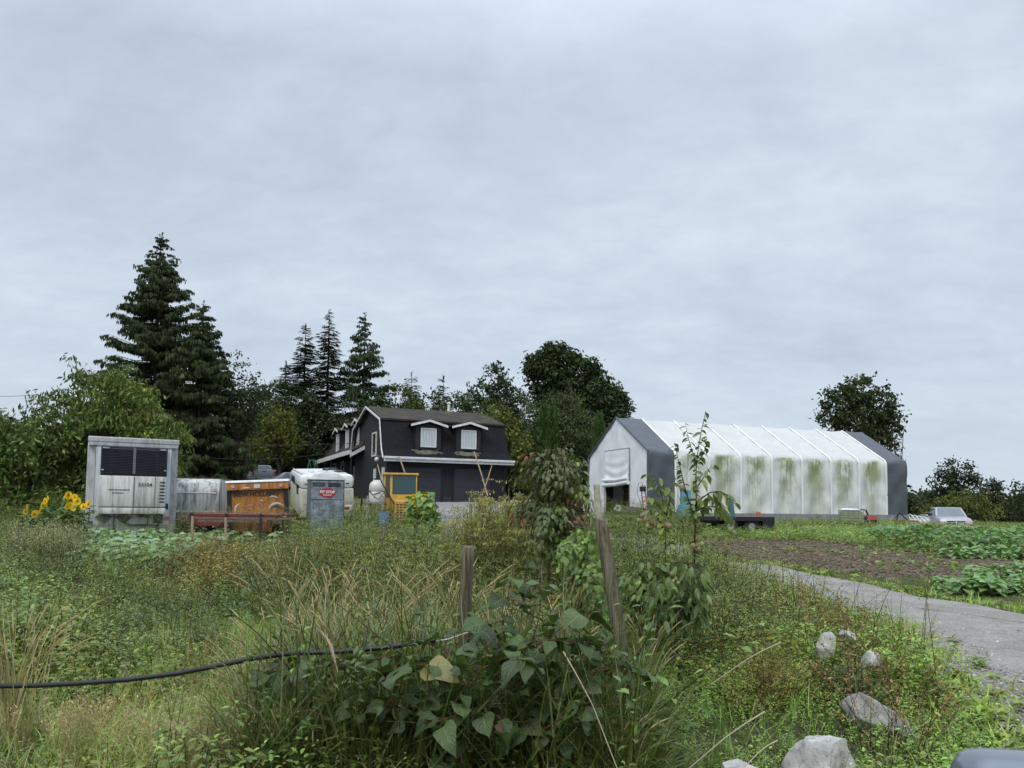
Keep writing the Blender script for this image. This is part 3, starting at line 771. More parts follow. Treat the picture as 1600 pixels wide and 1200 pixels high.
# ---------------------------------------------------------------- refrigerated trailer
def streak_mat(name, col, dirt, amt=.6, rough=.45, sc_=(7, 7, .5), green=None, metal=0):
    m, t, b = newmat(name); v = coords(t, 'Object', sc_)
    n = noise_n(t, v, 1, 8, .7, .3); c = mixc(t, math_n(t, 'MULTIPLY', rng_n(t, n, .4, .68), amt), col, dirt)
    if green: c = mixc(t, math_n(t, 'MULTIPLY', rng_n(t, noise_n(t, coords(t, 'Object', (2.5, 2.5, .8)), 1, 5), .5, .72), .5), c, green)
    t.links.new(c, b.inputs['Base Color']); b.inputs['Roughness'].default_value = rough; b.inputs['Metallic'].default_value = metal
    bump(t, b, noise_n(t, v, 3, 5), .15, .01); return m
M['reefer'] = streak_mat('chalky_white_panel', (.68, .73, .77), (.22, .22, .2), .5)
M['reefer_dirty'] = streak_mat('grimy_white_panel', (.68, .69, .66), (.20, .19, .15), .75, green=(.28, .30, .18))
M['alu'] = streak_mat('dull_aluminium', (.48, .49, .50), (.12, .11, .10), .6, .5, (4, 4, 2), metal=.2)
M['louvre'] = mat('blue_black_louvres', (.012, .014, .022), .45, bmp=0)
M['grey_mark'] = mat('grey_mark', (.13, .14, .15), .6)
M['ink'] = mat('dark_ink', (.03, .035, .05), .6, bmp=0)
p0 = P(205, 830, 24.4); p1 = p0
RW = 2.6; RH = 2.68
reef = thing('refrigerated_trailer', 'white refrigerated semi-trailer nose with black louvred cooling unit and grimy doors', 'trailer', (p0.x, 24.4, p1.z - .02), math.radians(29))
h = RW / 2; reef.scale = (1, 1, 1.085)
b = MB(); b.hull([(sx * (h - (.22 if y == 0 else 0)), y, z) for sx in (-1, 1) for y in (0, .35) for z in (0, RH)] + [(sx * h, 11.0, z) for sx in (-1, 1) for z in (0, RH)], .03)
b.build('body', M['reefer'], reef, True)
b = MB(); b.box(-h - .01, h + .01, -.04, .5, RH - .10, RH + .06, .03); b.box(-h + .02, h - .02, -.035, .4, RH - .2, RH - .103, .01); b.build('top_rail', M['alu'], reef)
for s_ in (-1, 1): b = MB(); b.hull([(s_ * (h - .21), -.012, z) for z in (.0, RH - .2)] + [(s_ * (h + .012), .33, z) for z in (.0, RH - .2)] + [(s_ * (h - .19), .05, z) for z in (0, RH - .2)] + [(s_ * (h - .03), .36, z) for z in (0, RH - .2)], .004); b.build('corner_post', M['alu'], reef)
b = MB(); b.box(-h + .1, h - .1, -.03, -.002, .02, .22); b.build('bottom_rail', M['alu'], reef)
u0, u1 = -h + .36, h - .36      # cooling unit
b = MB(); b.box(u0 - .02, u1, -.34, -.003, .72, 1.62, .05); b.box(u0 - .03, u1 + .0, -.36, -.01, .52, .715, .03); cu_ = b.build('unit_door', M['reefer_dirty'], reef, True)
b = MB()
for (xa, za, xb, zb) in ((.0, .53, .012, 1.61), (u1 - .34, .53, u1 - .33, 1.61), (u0 - .02, .712, u1, .722)): b.box(xa, xb, -.363, -.355 if za < .6 and xb - xa > 1 else -.338, za, zb)
b.build('seam', M['ink'], cu_)
b = MB()
for k in range(7): b.box(u1 - .19, u1 - .05, -.352, -.337, .86 + k * .095, .90 + k * .095)
b.build('vent_slot', M['ink'], cu_)
b = MB(); b.box(u0, u1, -.30, -.003, 1.625, 2.46, .02); lv = b.build('louvre_housing', M['louvre'], reef)
b = MB()
for k in range(16):
    z = 1.70 + k * .046
    for xa, xb in ((u0 + .02, u0 + .27), (u0 + .30, u1 - .31), (u1 - .28, u1 - .02)): b.panel([(xa, -.302, z + .012), (xb, -.302, z + .012), (xb, -.335, z - .008), (xa, -.335, z - .008)], .006)
b.build('louvre', mat('louvre_slat', (.035, .038, .05), .4, bmp=0), lv)
b = MB(); b.box(-.05, .03, -.345, -.337, 1.68, 2.44); b.build('centre_bar', M['grey_mark'], lv)
b = MB()
for (xa, xb, za) in ((u0 + .04, u0 + .22, 2.39), (u1 - .22, u1 - .04, 2.39), (u0 + .02, u0 + .09, 1.76), (u1 - .09, u1 - .02, 1.78)): b.box(xa, xb, -.35, -.342, za, za + .035)
b.build('badge', M['alu'], lv)
text('unit_number', '53104', .145, M['ink'], cu_, (.32, -.362, 1.37), (math.pi / 2, 0, 0), 1.1, .002)
for k_, (w_, x_, z_) in enumerate(((.62, -.38, 1.21), (.34, -.42, 1.12))):   # two lines of small lettering, too small to read
    b = MB(); n_ = int(w_ / .035)
    for q in range(n_):
        x = x_ - w_ / 2 + q * .035; b.box(x, x + .024, -.347, -.339, z_ - .014, z_ + .014 * (1 if q % 3 else 1.6))
    b.build('lettering', M['ink'], cu_)
for cx in (-.78, -.22): b = MB(); b.panel([(cx - .26, -.006, .43), (cx, -.006, .20), (cx + .24, -.006, .44), (cx + .1, -.006, .5), (cx - .1, -.006, .5)], .006); b.build('faded_diamond', M['grey_mark'], reef)
b = MB(); b.box(.62, .9, -.012, -.003, .24, .5); b.build('dark_patch', M['grey_mark'], reef)
b = MB(); b.box(.94, 1.08, -.013, -.003, .34, .45); b.build('orange_sticker', mat('orange_sticker', (.5, .2, .1), .6), reef)
b = MB(); b.tube([(-.18, -.08, .55), (-.26, -.12, .42), (-.22, -.1, .25), (0, -.08, .2), (.5, -.09, .21), (.72, -.1, .19), (.75, -.12, -.15)], .02); b.tube([(-.5, -.07, .52), (-.5, -.07, .1), (-.52, -.05, -.1)], .02)
b.tube([(.46, -.07, .5), (.45, -.07, .2)], .018); b.tube([(.62, -.09, .45), (.72, -.13, .3), (.8, -.1, .12), (.7, -.1, -.1)], .016); b.tube([(.86, -.1, .45), (.78, -.13, .28), (.68, -.1, .1), (.8, -.1, -.1)], .016)
b.box(u1 - .02, u1 + .08, -.3, -.2, .66, .84, .02); b.build('hose', M['black'], reef)
b = MB(); b.box(.18, .5, -.2, -.05, .44, .52, .02); b.build('fuel_box', mat('olive_box', (.1, .1, .06), .7), reef)
b = MB()
for k in range(7): b.box(h + .012 - .05, h + .022 - .04, -.0 + .02, .05, 1.45 + k * .14, 1.52 + k * .14)
b.build('reflective_tape', mat('faded_red_tape', (.35, .13, .1), .5), reef)
b = MB()
for s_ in (-1, 1): b.box(s_ * .95 - .06, s_ * .95 + .06, 2.2, 2.35, -.75, 0); b.box(s_ * .95 - .15, s_ * .95 + .15, 2.1, 2.45, -.8, -.75)
b.build('landing_leg', M['steel'], reef)
for y_ in (8.3, 9.6):
    for s_ in (-1, 1): b = MB(); b.cyl((s_ * 1.05, y_, -.33), .5, .5, 'x', 24, bev=.04); b.build('wheel', M['tyre'], reef, True)

# ---------------------------------------------------------------- mouldy box camper behind it
p0 = P(262, 790, 30); p1 = P(342, 790, 30); top = P(342, 748, 30)
M['mould'] = streak_mat('mildewed_white_shell', (.55, .56, .54), (.06, .06, .055), .92, .6, (6, 6, .9))
g0 = gzf(p1.x, 30)
bx = thing('box_camper', 'mildew-streaked white box camper with rounded mossy front edge', 'camper', (p1.x, 30, g0), math.radians(14))
hh = top.z - g0
b = MB(); b.prism([(0, .45), (-.02, hh - .5), (.12, hh - .16), (.4, hh), (4.5, hh + .05), (4.5, .45)], -3.3, 0, .04); b.build('shell', M['mould'], bx, True)
b = MB(); b.prism([(.42, hh + .01), (4.5, hh + .06), (4.5, hh + .1), (.4, hh + .04)], -3.3, 0); b.build('mossy_roof', M['moss'], bx)
b = MB(); b.box(-3.2, -.1, -.05, .0, hh - 1.32, hh - 1.26); b.box(-3.2, -.1, -.04, -.005, hh - .58, hh - .54); b.build('trim_strip', M['white'], bx)
b = MB(); b.box(-3.0, -1.6, -.035, -.012, hh - 1.15, hh - .65); b.build('window', M['glass'], bx)
for y_ in (2.2,):
    for x_ in (-.1, -3.2): b = MB(); b.cyl((x_, y_, .33), .34, .22, 'x', 20, bev=.03); b.build('wheel', M['tyre'], bx, True)
# ---------------------------------------------------------------- orange bin
p0 = P(359, 800, 29); p1 = P(452, 800, 29); w = p1.x - p0.x; z_top = P(452, 752, 29).z; g0 = gzf((p0.x + p1.x) / 2, 29); hh = z_top - g0
M['orange'] = streak_mat('rusty_orange_paint', (.46, .19, .03), (.13, .05, .02), .95, .6, (5, 5, 1.6))
ob = thing('orange_steel_bin', 'rusty orange steel bin with black lettering, graffiti and white lid', 'bin', ((p0.x + p1.x) / 2, 29, g0), 0, rot=(0, math.radians(-3.2), math.radians(15)))
h = w / 2
b = MB(); b.hull([(s_ * (h - .16), y, z) for s_ in (-1, 1) for y in (.1, 1.6) for z in (.1, hh - .32)], .01); b.build('body', M['orange'], ob)
b = MB(); b.hull([(s_ * (h - .03), y, hh - .33) for s_ in (-1, 1) for y in (-.06, 1.7)] + [(s_ * h, y, hh - .06) for s_ in (-1, 1) for y in (-.02, 1.75)], .02); b.build('upper_band', M['orange'], ob)
b = MB(); b.hull([(s_ * (h + .02), y, z) for s_ in (-1, 1) for y, z in ((-.06, hh - .05), (1.8, hh - .05), (-.02, hh + .02), (1.8, hh + .1))], .02); b.build('lid', M['white'], ob)
for xa in (h - .158, -h + .02): b = MB(); b.box(xa, xa + .138, .02, 1.5, .1, hh - .335, .01); b.build('side_rib', M['black'], ob)
text('lettering', 'NEW HOLLAND', .24, M['ink'], ob, (-.05, .085, hh - .50), (math.pi / 2, 0, 0), .92, .006)
M['pinkp'] = mat('pink_spray', (.45, .2, .2), .6, bmp=0); M['whitep'] = mat('white_spray', (.6, .6, .58), .6, bmp=0)
def arc(b, cx, cz, r, a0, a1, wd, y=.088, n=8, sq=1.0):
    for k in range(n):
        A, B = a0 + (a1 - a0) * k / n, a0 + (a1 - a0) * (k + 1) / n
        wA, wB = wd * math.sin(math.pi * min(1, max(.08, k / n))) + .01, wd * math.sin(math.pi * max(.08, min(.95, (k + 1) / n))) + .01
        b.panel([(cx + r * math.cos(A), y, cz + sq * r * math.sin(A)), (cx + r * math.cos(B), y, cz + sq * r * math.sin(B)), (cx + (r - wB) * math.cos(B), y, cz + sq * (r - wB) * math.sin(B)), (cx + (r - wA) * math.cos(A), y, cz + sq * (r - wA) * math.sin(A))], .004)
for m_, y_, args in ((M['whitep'], .088, (-.62, hh - 1.05, .24, 3.9, 1.6, .05)), (M['whitep'], .088, (.66, hh - 1.12, .3, 3.0, .4, .07)), (M['whitep'], .088, (.55, hh - .72, .16, 2.6, .3, .05)), (M['whitep'], .088, (.12, hh - .78, .07, 0, 3, .03)), (M['pinkp'], .086, (-.28, hh - 1.0, .14, 2.8, .2, .06)), (M['pinkp'], .086, (.05, hh - .95, .12, 3.1, -1, .04)), (M['ink'], .084, (.64, hh - 1.14, .2, 2.9, .2, .06))):
    b = MB(); arc(b, *args, y=y_); b.build('graffiti_stroke', m_, ob)
for q_ in ((-.12, .1, .26, .13), (-.52, -.3, .27, .22)): b = MB(); b.box(q_[0], q_[1], -.075, -.05, hh - q_[2], hh - q_[3]); b.build('sticker', M['whitep'], ob)
for x_ in (-h + .25, h - .28): b = MB(); b.cyl((x_, -.07, hh - .2), .055, .04, 'y', 14); b.build('round_lamp', M['alu'], ob)

# ---------------------------------------------------------------- portable toilet
p0 = P(483.5, 805, 24.5); p1 = P(537, 805, 24.5); w = p1.x - p0.x; g0 = gzf(p0.x, 24.5); zt = P(510, 750, 24.5).z - g0
M['toilet'] = streak_mat('scuffed_grey_plastic', (.11, .135, .16), (.34, .40, .44), .9, .4, (4, 4, 4)); M['toilet_d'] = mat('grey_plastic', (.12, .14, .165), .45)
tl = thing('portable_toilet', 'grey portable toilet with white domed roof and red oval sign', 'toilet', ((p0.x + p1.x) / 2, 24.5, g0), math.radians(19))
h = w / 2
b = MB(); b.box(-h, h, .0, w, .08, zt, .02); b.build('cabin', M['toilet_d'], tl)
b = MB(); b.box(-h - .03, h + .03, -.04, w + .04, 0, .1, .02); b.build('base', M['black'], tl)
b = MB(); b.box(-h + .05, h - .04, -.03, -.002, zt - .62, zt - .04, .006); b.box(-h + .05, h - .04, -.035, -.003, .12, zt - .64, .006); dr = b.build('door', M['toilet'], tl)
b = MB()
for s_ in (0, 1):
    for k in range(4): x = -h + .09 + s_ * (h - .07); b.box(x, x + h - .16, -.045, -.031, zt - .10 - k * .035, zt - .085 - k * .035)
b.build('louvre', M['black'], dr)
b = MB(); b.lathe((0, 0, 0), [(.26, 0), (.26, .012)], 28, 1.0, .55); sg = b.build('oval_sign', mat('red_sign', (.42, .02, .035), .4, bmp=0), dr); sg.location = (0, -.036, zt - .40); sg.rotation_euler = (math.pi / 2, 0, 0)
text('sign_text', 'PIT STOP', .115, M['white'], dr, (0, -.052, zt - .385), (math.pi / 2, 0, 0), 1.0, .005)
b = MB(); b.box(-.13, .13, -.054, -.047, zt - .49, zt - .468); b.build('sign_text', M['white'], dr)
b = MB()
prof = [(-h - .04, 0), (-h - .03, .07), (-h + .1, .15), (-h + .3, .25), (0, .29), (h - .3, .25), (h - .1, .15), (h + .03, .07), (h + .04, 0)]
b.prism([(x, z + zt) for x, z in prof], -.05, w + .04, .02, axis='y'); b.build('roof', mat('translucent_white_roof', (.75, .78, .8), .35, bmp=0), tl, True)
b = MB(); b.box(-.045, .03, .1, .2, zt + .25, zt + .39, .01); b.build('vent_pipe', M['toilet_d'], tl)

# ---------------------------------------------------------------- camper (rv)
p0 = P(471, 800, 34); p1 = P(553, 800, 34); w = p1.x - p0.x; g0 = gzf((p0.x + p1.x) / 2, 34); zt = P(512, 741.5, 34).z - g0
M['rv_white'] = mat('rv_white_gelcoat', (.74, .75, .75), .35, 0, (.4, .4, .36), .35, (2, 2, 1), bmp=0); M['rv_cream'] = mat('rv_cream_panel', (.56, .55, .46), .45, 0, (.3, .3, .24), .4, (3, 3, .6), bmp=0)
rv = thing('travel_trailer', 'white and cream camper van with black roof hatches seen from behind', 'camper', ((p0.x + p1.x) / 2, 34, g0), 0, rot=(math.radians(4.2), math.radians(-2.2), math.radians(19)))
h = w / 2
b = MB(); b.box(-h, h, 0, 7.4, .45, zt - .62, .06); b.build('lower_body', M['rv_cream'], rv, True)
b = MB(); b.box(-h - .02, h + .02, -.03, 7.45, zt - .63, zt, .2); b.build('upper_body', M['rv_white'], rv, True)
b = MB(); b.box(-h + .25, h - .25, .4, 7.0, zt - .01, zt + .05, .02); b.build('roof_deck', M['white'], rv)
b = MB(); b.box(.1, .75, 2.6, 3.3, zt + .05, zt + .2, .04); b.box(h - .62, h - .3, .9, 4.6, zt + .05, zt + .11, .02); b.build('roof_hatch', M['black'], rv)
b = MB(); b.tube([(-h + .14, .3, zt + .03), (-h + .14, 7.0, zt + .03)], .05); b.tube([(-h + .4, 2.0, zt + .06), (h - .5, 2.4, zt + .09)], .035); b.box(-h + .45, -h + .7, 1.0, 1.3, zt + .05, zt + .2, .03); b.build('roof_rail', M['white'], rv, True)
b = MB()
for x_ in (-h + .28, h - .28): b.box(x_ - .07, x_ + .07, -.045, -.025, zt - .42, zt - .38)
b.build('marker_lamp', M['black'], rv)
b = MB(); b.box(-h + .12, h - .12, -.02, -.003, 1.0, zt - .68, .01); b.build('rear_panel', M['rv_cream'], rv)
b = MB(); b.box(h - .72, h - .1, -.03, -.004, zt - 1.62, zt - 1.38, .01); tp = b.build('tail_lamp_panel', M['rv_white'], rv)
b = MB(); b.box(h - .50, h - .2, -.05, -.031, zt - 1.56, zt - 1.44, .01); b.build('tail_lamp', mat('red_lamp', (.25, .01, .01), .3, bmp=0), tp)
b = MB(); b.box(-h - .004, -h + .01, 1.0, 2.4, zt - .95, zt - .5); b.box(-h - .03, -h - .021, 3.2, 6.2, zt - .52, zt - .2); b.build('side_window', M['glass'], rv)
b = MB(); b.tube([(h - .7, -.05, 1.0), (h - .5, -.14, 1.1), (h - .42, -.12, .9), (h - .66, -.1, .8), (h - .5, -.08, .5)], .013); b.build('power_cable', M['black'], rv)
for s_ in (-1, 1):
    for y_ in (3.4, 4.3): b = MB(); b.cyl((s_ * (h - .12), y_, .35), .36, .22, 'x', 20, bev=.03); b.build('wheel', M['tyre'], rv, True)

# ---------------------------------------------------------------- pickups and a sedan
def pickup(name, label, col, loc, rz, wd=1.0):
    body = mat(name + '_paint', col, .3, .05, tuple(x * .5 for x in col), .3, bmp=0)
    r = thing(name, label, 'pickup truck', loc, rz)
    b = MB()
    b.box(-wd, wd, 0, 1.95, .55, 1.38, .05); b.box(-wd, wd, 1.97, 3.95, .5, 1.32, .06)
    b.hull([(s_ * (wd - o), y, z) for s_ in (-1, 1) for o, y, z in ((0, 3.9, .5), (0, 3.9, 1.22), (.06, 3.9, 1.3), (.05, 5.45, .55), (.05, 5.5, .95), (.12, 5.42, 1.14), (.2, 4.9, 1.22))], .05)
    bd = b.build('body', body, r, True)
    b = MB(); b.box(-wd + .12, wd - .12, .08, 1.85, 1.0, 1.383); b.build('bed_shade_panel', M['black'], bd)  # black panel on the solid bed paints the shade of an open hollow
    b = MB(); b.hull([(s_ * x, y, z) for s_ in (-1, 1) for x, y, z in ((wd - .06, 2.0, 1.3), (wd - .06, 4.35, 1.27), (wd - .24, 2.25, 1.86), (wd - .24, 3.55, 1.88))], .06); cb = b.build('cab', body, r, True)
    def lerp(y, z): pass
    b = MB()
    b.panel([(-wd + .2, 2.02, 1.4), (wd - .2, 2.02, 1.4), (wd - .32, 2.2, 1.78), (-wd + .32, 2.2, 1.78)], .03); b.build('rear_window', M['glass'], cb)
    b = MB(); b.panel([(wd - .2, 4.27, 1.33), (-wd + .2, 4.27, 1.33), (-wd + .33, 3.63, 1.83), (wd - .33, 3.63, 1.83)], .02)
    b.build('windscreen', mat(name + '_windscreen', (.16, .19, .22), .12, bmp=0), cb)
    for s_ in (-1, 1):
        b = MB(); q = [(s_ * (wd - .07), 2.3, 1.4), (s_ * (wd - .07), 4.0, 1.36), (s_ * (wd - .215), 3.5, 1.78), (s_ * (wd - .215), 2.42, 1.78)]
        b.panel(q if s_ > 0 else q[::-1], .02); b.build('side_window', M['glass'], cb)
        b = MB(); b.box(s_ * (wd + .02) if s_ > 0 else -wd - .26, wd + .26 if s_ > 0 else -wd - .02, 3.75, 3.85, 1.3, 1.5, .03); b.build('mirror', M['blackplastic'], r, True)
        b = MB(); b.box(s_ * (wd - .09) - .08, s_ * (wd - .09) + .08, -.03, .05, .85, 1.28, .02); b.build('tail_light', mat('tail_red', (.2, .01, .015), .3, bmp=0), r)
        b = MB(); b.box(s_ * (wd - .27) - .19, s_ * (wd - .27) + .19, 5.40, 5.53, .8, .98, .03); b.build('headlight', mat('lamp_lens', (.5, .42, .40), .2, bmp=0), r, True)
        for y_ in (.95, 4.6):
            b = MB(); b.cyl((s_ * (wd - .14), y_, .38), .39, .27, 'x', 24, bev=.04); wh_ = b.build('wheel', M['tyre'], r, True)
            b = MB(); b.cyl((s_ * (wd + .0), y_, .38), .23, .03, 'x', 18); b.build('rim', M['steel'], wh_)
    b = MB(); b.box(-wd + .2, wd - .2, -.03, .02, .72, 1.34, .02); tg = b.build('tailgate', body, r, True)
    b = MB(); b.box(-.18, .18, -.045, -.03, 1.18, 1.24, .005); b.build('handle', M['black'], tg)
    b = MB(); b.box(-wd + .02, wd - .02, -.2, -.03, .48, .66, .04); b.build('rear_bumper', M['steel'], r, True)
    b = MB(); b.box(-wd + .02, wd - .02, 5.44, 5.66, .45, .7, .05); b.build('front_bumper', M['white'], r, True)
    b = MB(); b.box(-.5, .5, 5.47, 5.52, .78, 1.0, .02); gr = b.build('grille', M['black'], r)
    b = MB(); b.box(-.025, .025, 5.52, 5.535, .78, 1.0); b.box(-.5, .5, 5.52, 5.535, .88, .91); b.box(-.54, .54, 5.5, 5.53, 1.0, 1.04); b.build('grille_bar', M['white'], gr)
    return r
q = at(411, 66); pickup('grey_pickup', 'dark grey pickup truck seen from behind under the trees', (.24, .26, .29), (q.x, 66, P(411, 750, 66).z - .48), math.radians(24))
q = at(1484, 50); pickup('silver_pickup', 'silver pickup truck facing the road beyond the vegetable rows', (.42, .43, .48), (q.x + 1.4, 54.2, P(1484, 793, 50).z - 1.86), math.radians(163))
q = at(462, 58); sd_ = thing('parked_sedan', 'blue-grey sedan half hidden behind the white camper', 'car', (q.x, 58, P(460, 752, 58).z - .75), math.radians(-65))
bc = mat('sedan_paint', (.16, .18, .22), .3, .3, bmp=0)
b = MB(); b.hull([(s_ * x, y, z) for s_ in (-1, 1) for x, y, z in ((.85, -2.3, .35), (.8, -2.35, .7), (.82, -1.6, .95), (.85, 1.0, .92), (.75, 2.2, .72), (.8, 2.3, .4), (.88, 0, .3))], .08); b.build('body', bc, sd_, True)
b = MB(); b.hull([(s_ * x, y, z) for s_ in (-1, 1) for x, y, z in ((.8, -1.7, .92), (.78, 1.1, .9), (.58, -1.0, 1.38), (.58, .3, 1.4))], .06); cb = b.build('cabin', bc, sd_, True)
b = MB(); b.panel([(-.66, -1.6, 1.0), (.66, -1.6, 1.0), (.52, -1.12, 1.3), (-.52, -1.12, 1.3)], .03)
for s_ in (-1, 1): b.panel([(s_ * .76, -1.2, 1.0), (s_ * .76, .7, 1.0), (s_ * .64, .25, 1.3), (s_ * .64, -.9, 1.3)], .03 * s_)
b.build('window', M['glass'], cb)
for s_ in (-1, 1):
    for y_ in (-1.4, 1.4): b = MB(); b.cyl((s_ * .78, y_, .32), .33, .22, 'x', 20, bev=.03); b.build('wheel', M['tyre'], sd_, True)
# green swing frame behind
q = at(487, 60); z1 = P(487, 719, 60).z; b = MB(); zz = P(487, 745, 60).z - 1.2
for x_ in (-.22, .3): b.tube([(x_ - .55, 0, zz - gzf(q.x, 60)), (x_, .2, z1 - gzf(q.x, 60))], .035); b.tube([(x_ + .55, .4, zz - gzf(q.x, 60)), (x_, .2, z1 - gzf(q.x, 60))], .035)
b.tube([(-.3, .2, z1 - gzf(q.x, 60)), (.4, .2, z1 - gzf(q.x, 60))], .035)
o = b.build('swing_frame', mat('green_pipe', (.04, .2, .09), .5)); o.location = (q.x, 60, gzf(q.x, 60)); o.rotation_euler = (0, 0, .5); tag(o, 'green pipe swing frame standing beyond the white camper', 'swing frame')

# ---------------------------------------------------------------- sprayer tank and yellow tractor
q0, q1 = P(576, 790, 33), P(600, 790, 33); cx = (q0.x + q1.x) / 2; g0 = gzf(cx, 33); zt = P(588, 750, 33).z - g0; zb = P(588, 784, 33).z - g0
tk = thing('sprayer_tank', 'white plastic sprayer tank with black cap on a metal frame', 'tank', (cx, 33, g0)); r_ = (q1.x - q0.x) / 2
b = MB(); b.lathe((0, 0, zb), [(r_ * .97, 0), (r_, .05), (r_ * .98, (zt - zb) * .42), (r_ * .90, (zt - zb) * .46), (r_ * .98, (zt - zb) * .5), (r_ * .96, (zt - zb) * .74), (r_ * .8, (zt - zb) * .88), (r_ * .5, (zt - zb) * .95), (r_ * .45, (zt - zb))], 24)
b.build('tank', mat('white_tank_plastic', (.62, .62, .58), .5, 0, (.35, .33, .25), .4, bmp=0), tk, True)
b = MB(); b.cyl((0, 0, zt + .02), r_ * .42, .09, seg=18); b.build('cap', M['black'], tk)
b = MB()
for x_ in (-r_, r_):
    for y_ in (-r_, r_): b.box(x_ - .03, x_ + .03, y_ - .03, y_ + .03, 0, zb + .25)
b.box(-r_ - .05, r_ + .05, -r_ - .05, r_ + .05, zb - .07, zb - .01); b.box(-r_ - 1.3, -r_, -.1, 0, zb - .05, zb + .0); b.build('frame', M['steel'], tk)
b = MB(); b.tube([(-r_, -r_ * .5, zb + .5), (-.1, -r_ * 1.15, zb + .3), (r_, -r_ * .8, zb + .45), (r_ + .2, -r_, zb + .2)], .02); b.tube([(-r_ * .2, -r_ * 1.1, zb + .25), (r_ * .5, -r_ * 1.1, zb + .1), (r_ + .1, -r_, zb + .5)], .016); b.tube([(r_ - .1, -r_ * 1.2, zb + .9), (r_ + .5, -r_ * 1.2, zb - .1)], .03); b.build('hose', M['black'], tk)
b = MB(); b.tube([(-r_ - .25, -.1, zb + .6), (-r_ - .3, -.15, zb - .4)], .04); b.build('handle', M['black'], tk)
q0, q1 = P(600, 790, 34), P(651, 790, 34); w = q1.x - q0.x; cx = (q0.x + q1.x) / 2; g0 = gzf(cx, 34); zt = P(625, 739, 34).z - g0
M['yellow'] = mat('faded_yellow_paint', (.60, .38, .055), .5, 0, (.25, .16, .06), .5, (3, 3, 1.5), bmp=.05)
tr_ = thing('yellow_tractor', 'small yellow tractor with boxy glazed cab and slotted engine cover', 'tractor', (cx, 34, g0), math.radians(12)); h = w / 2
b = MB(); b.box(-h - .03, h + .06, -.1, 1.5, zt - .09, zt, .02); b.build('cab_roof', M['yellow'], tr_)
z2 = zt - .95
b = MB()
for x_, y_, t_ in ((-h, 0, .05), (-h + .26, 0, .10), (h - .06, 0, .06), (-h, 1.35, .06), (h - .06, 1.35, .06)): b.box(x_, x_ + t_, y_, y_ + .06, .75 if x_ < -h + .1 and y_ == 0 else .45, zt - .09)
b.box(-h + .27, h, -.005, .055, z2 - .2, z2); b.box(-h + .1, h - .02, .07, 1.34, .4, z2 - .05, .02); b.box(-h + .26, h, .0, .05, .45, z2 - .2)
b.build('cab_frame', M['yellow'], tr_)
b = MB(); b.box(-h + .365, h - .065, .01, .04, z2 + .003, zt - .10); b.build('cab_window', M['glass_teal'], tr_)
b = MB()
for (xa, xb, za, zb) in ((-h + .36, -h + .385, z2, zt - .09), (h - .085, h - .06, z2, zt - .09), (-h + .385, h - .085, zt - .115, zt - .09), (-h + .385, h - .085, z2 + .002, z2 + .03)): b.box(xa, xb, -.004, .012, za, zb)
b.build('window_gasket', M['black'], tr_)
b = MB(); b.box(-.25, .2, .5, .62, z2 - .1, z2 + .45, .04); b.box(-.3, .25, .3, .75, z2 - .2, z2 - .08, .03); b.build('seat', M['black'], tr_)
b = MB(); b.box(-h + .055, -h + .255, .01, .03, z2 - .1, zt - .1); b.build('cab_window', M['glass'], tr_)
b = MB(); b.hull([(x, y, z) for x in (-h + .40, h - .1) for y in (-1.25, -.01) for z in (.35, z2 - .22 - (.08 if y < -1 else 0))], .02); hd = b.build('engine_cover', mat('pale_orange_paint', (.56, .32, .09), .5, 0, (.2, .1, .04), .4, bmp=0), tr_)
b = MB()
for k in range(6):
    for j in range(3): b.box(-h + .47 + j * .15, -h + .58 + j * .15, -1.262, -1.252, z2 - .48 - k * .11, z2 - .43 - k * .11)
b.build('vent_slot', M['black'], hd)
for x_, y_, r_ in ((-h + .08, .75, .42), (h - .05, .75, .42), (-h + .3, -.85, .26), (h - .1, -.85, .26)): b = MB(); b.cyl((x_, y_, r_), r_, .22, 'x', 22, bev=.03); b.build('wheel', M['tyre'], tr_, True)
q = P(600, 806, 20); b = MB(); b.lathe((0, 0, 0), [(.11, 0), (.15, .28), (.155, .3), (.13, .3), (.10, .04)], 18); o = b.build('blue_bucket', mat('pale_blue_plastic', (.16, .26, .36), .5)); o.location = (q.x, 20, q.z - .2)
tag(o, 'pale blue plastic bucket caught in the weeds below the yellow tractor', 'bucket')
b = MB(); b.box(-.14, .14, -.14, .14, 0, 1); o = b.build('timber_stump', M['wood_old']); gg = gzf(q.x, 20); o.location = (q.x, 20, gg - .05); o.scale = (1, 1, max(.1, q.z - .2 - gg + .05)); tag(o, 'weathered timber block carrying the pale blue bucket', 'block')

# ---------------------------------------------------------------- red farm trailer and timber rail
def frm(px, py, Y): return P(px, py, Y)
A, B = P(302, 808, 19.5), P(462, 807, 19.5); g0 = gzf(A.x, 19.5)
rl = thing('timber_rail', 'thin weathered timber rail on three posts at the edge of the kale', 'rail', (A.x, 19.5, g0))
b = MB(); b.box(-.03, B.x - A.x, -.02, .02, A.z - g0 - .04, A.z - g0 + .01); b.box(0, (B.x - A.x) * .62, .25, .29, A.z - g0 - .12, A.z - g0 - .07); b.build('rail', M['wood_old'], rl)
for k, x_ in enumerate((0, .84, 1.72)): b = MB(); b.box(x_ - .03, x_ + .03, -.06, -.021, 0, A.z - g0 + (.0 if k else .03)); b.build('post', M['wood_pale'] if k < 2 else M['black'], rl)
b = MB(); b.box(1.0, 2.4, -.2, .1, .12, .17, .01); b.build('lower_board', M['alu'], rl)
M['darkred'] = mat('dull_red_paint', (.16, .022, .02), .6, 0, (.05, .02, .015), .6)
q = P(370, 815, 23); g0 = gzf(q.x, 23)
rt = thing('red_farm_trailer', 'low red flatbed farm trailer behind the timber rail', 'trailer', (q.x, 23, g0), math.radians(6)); zt = P(370, 803, 23).z - g0
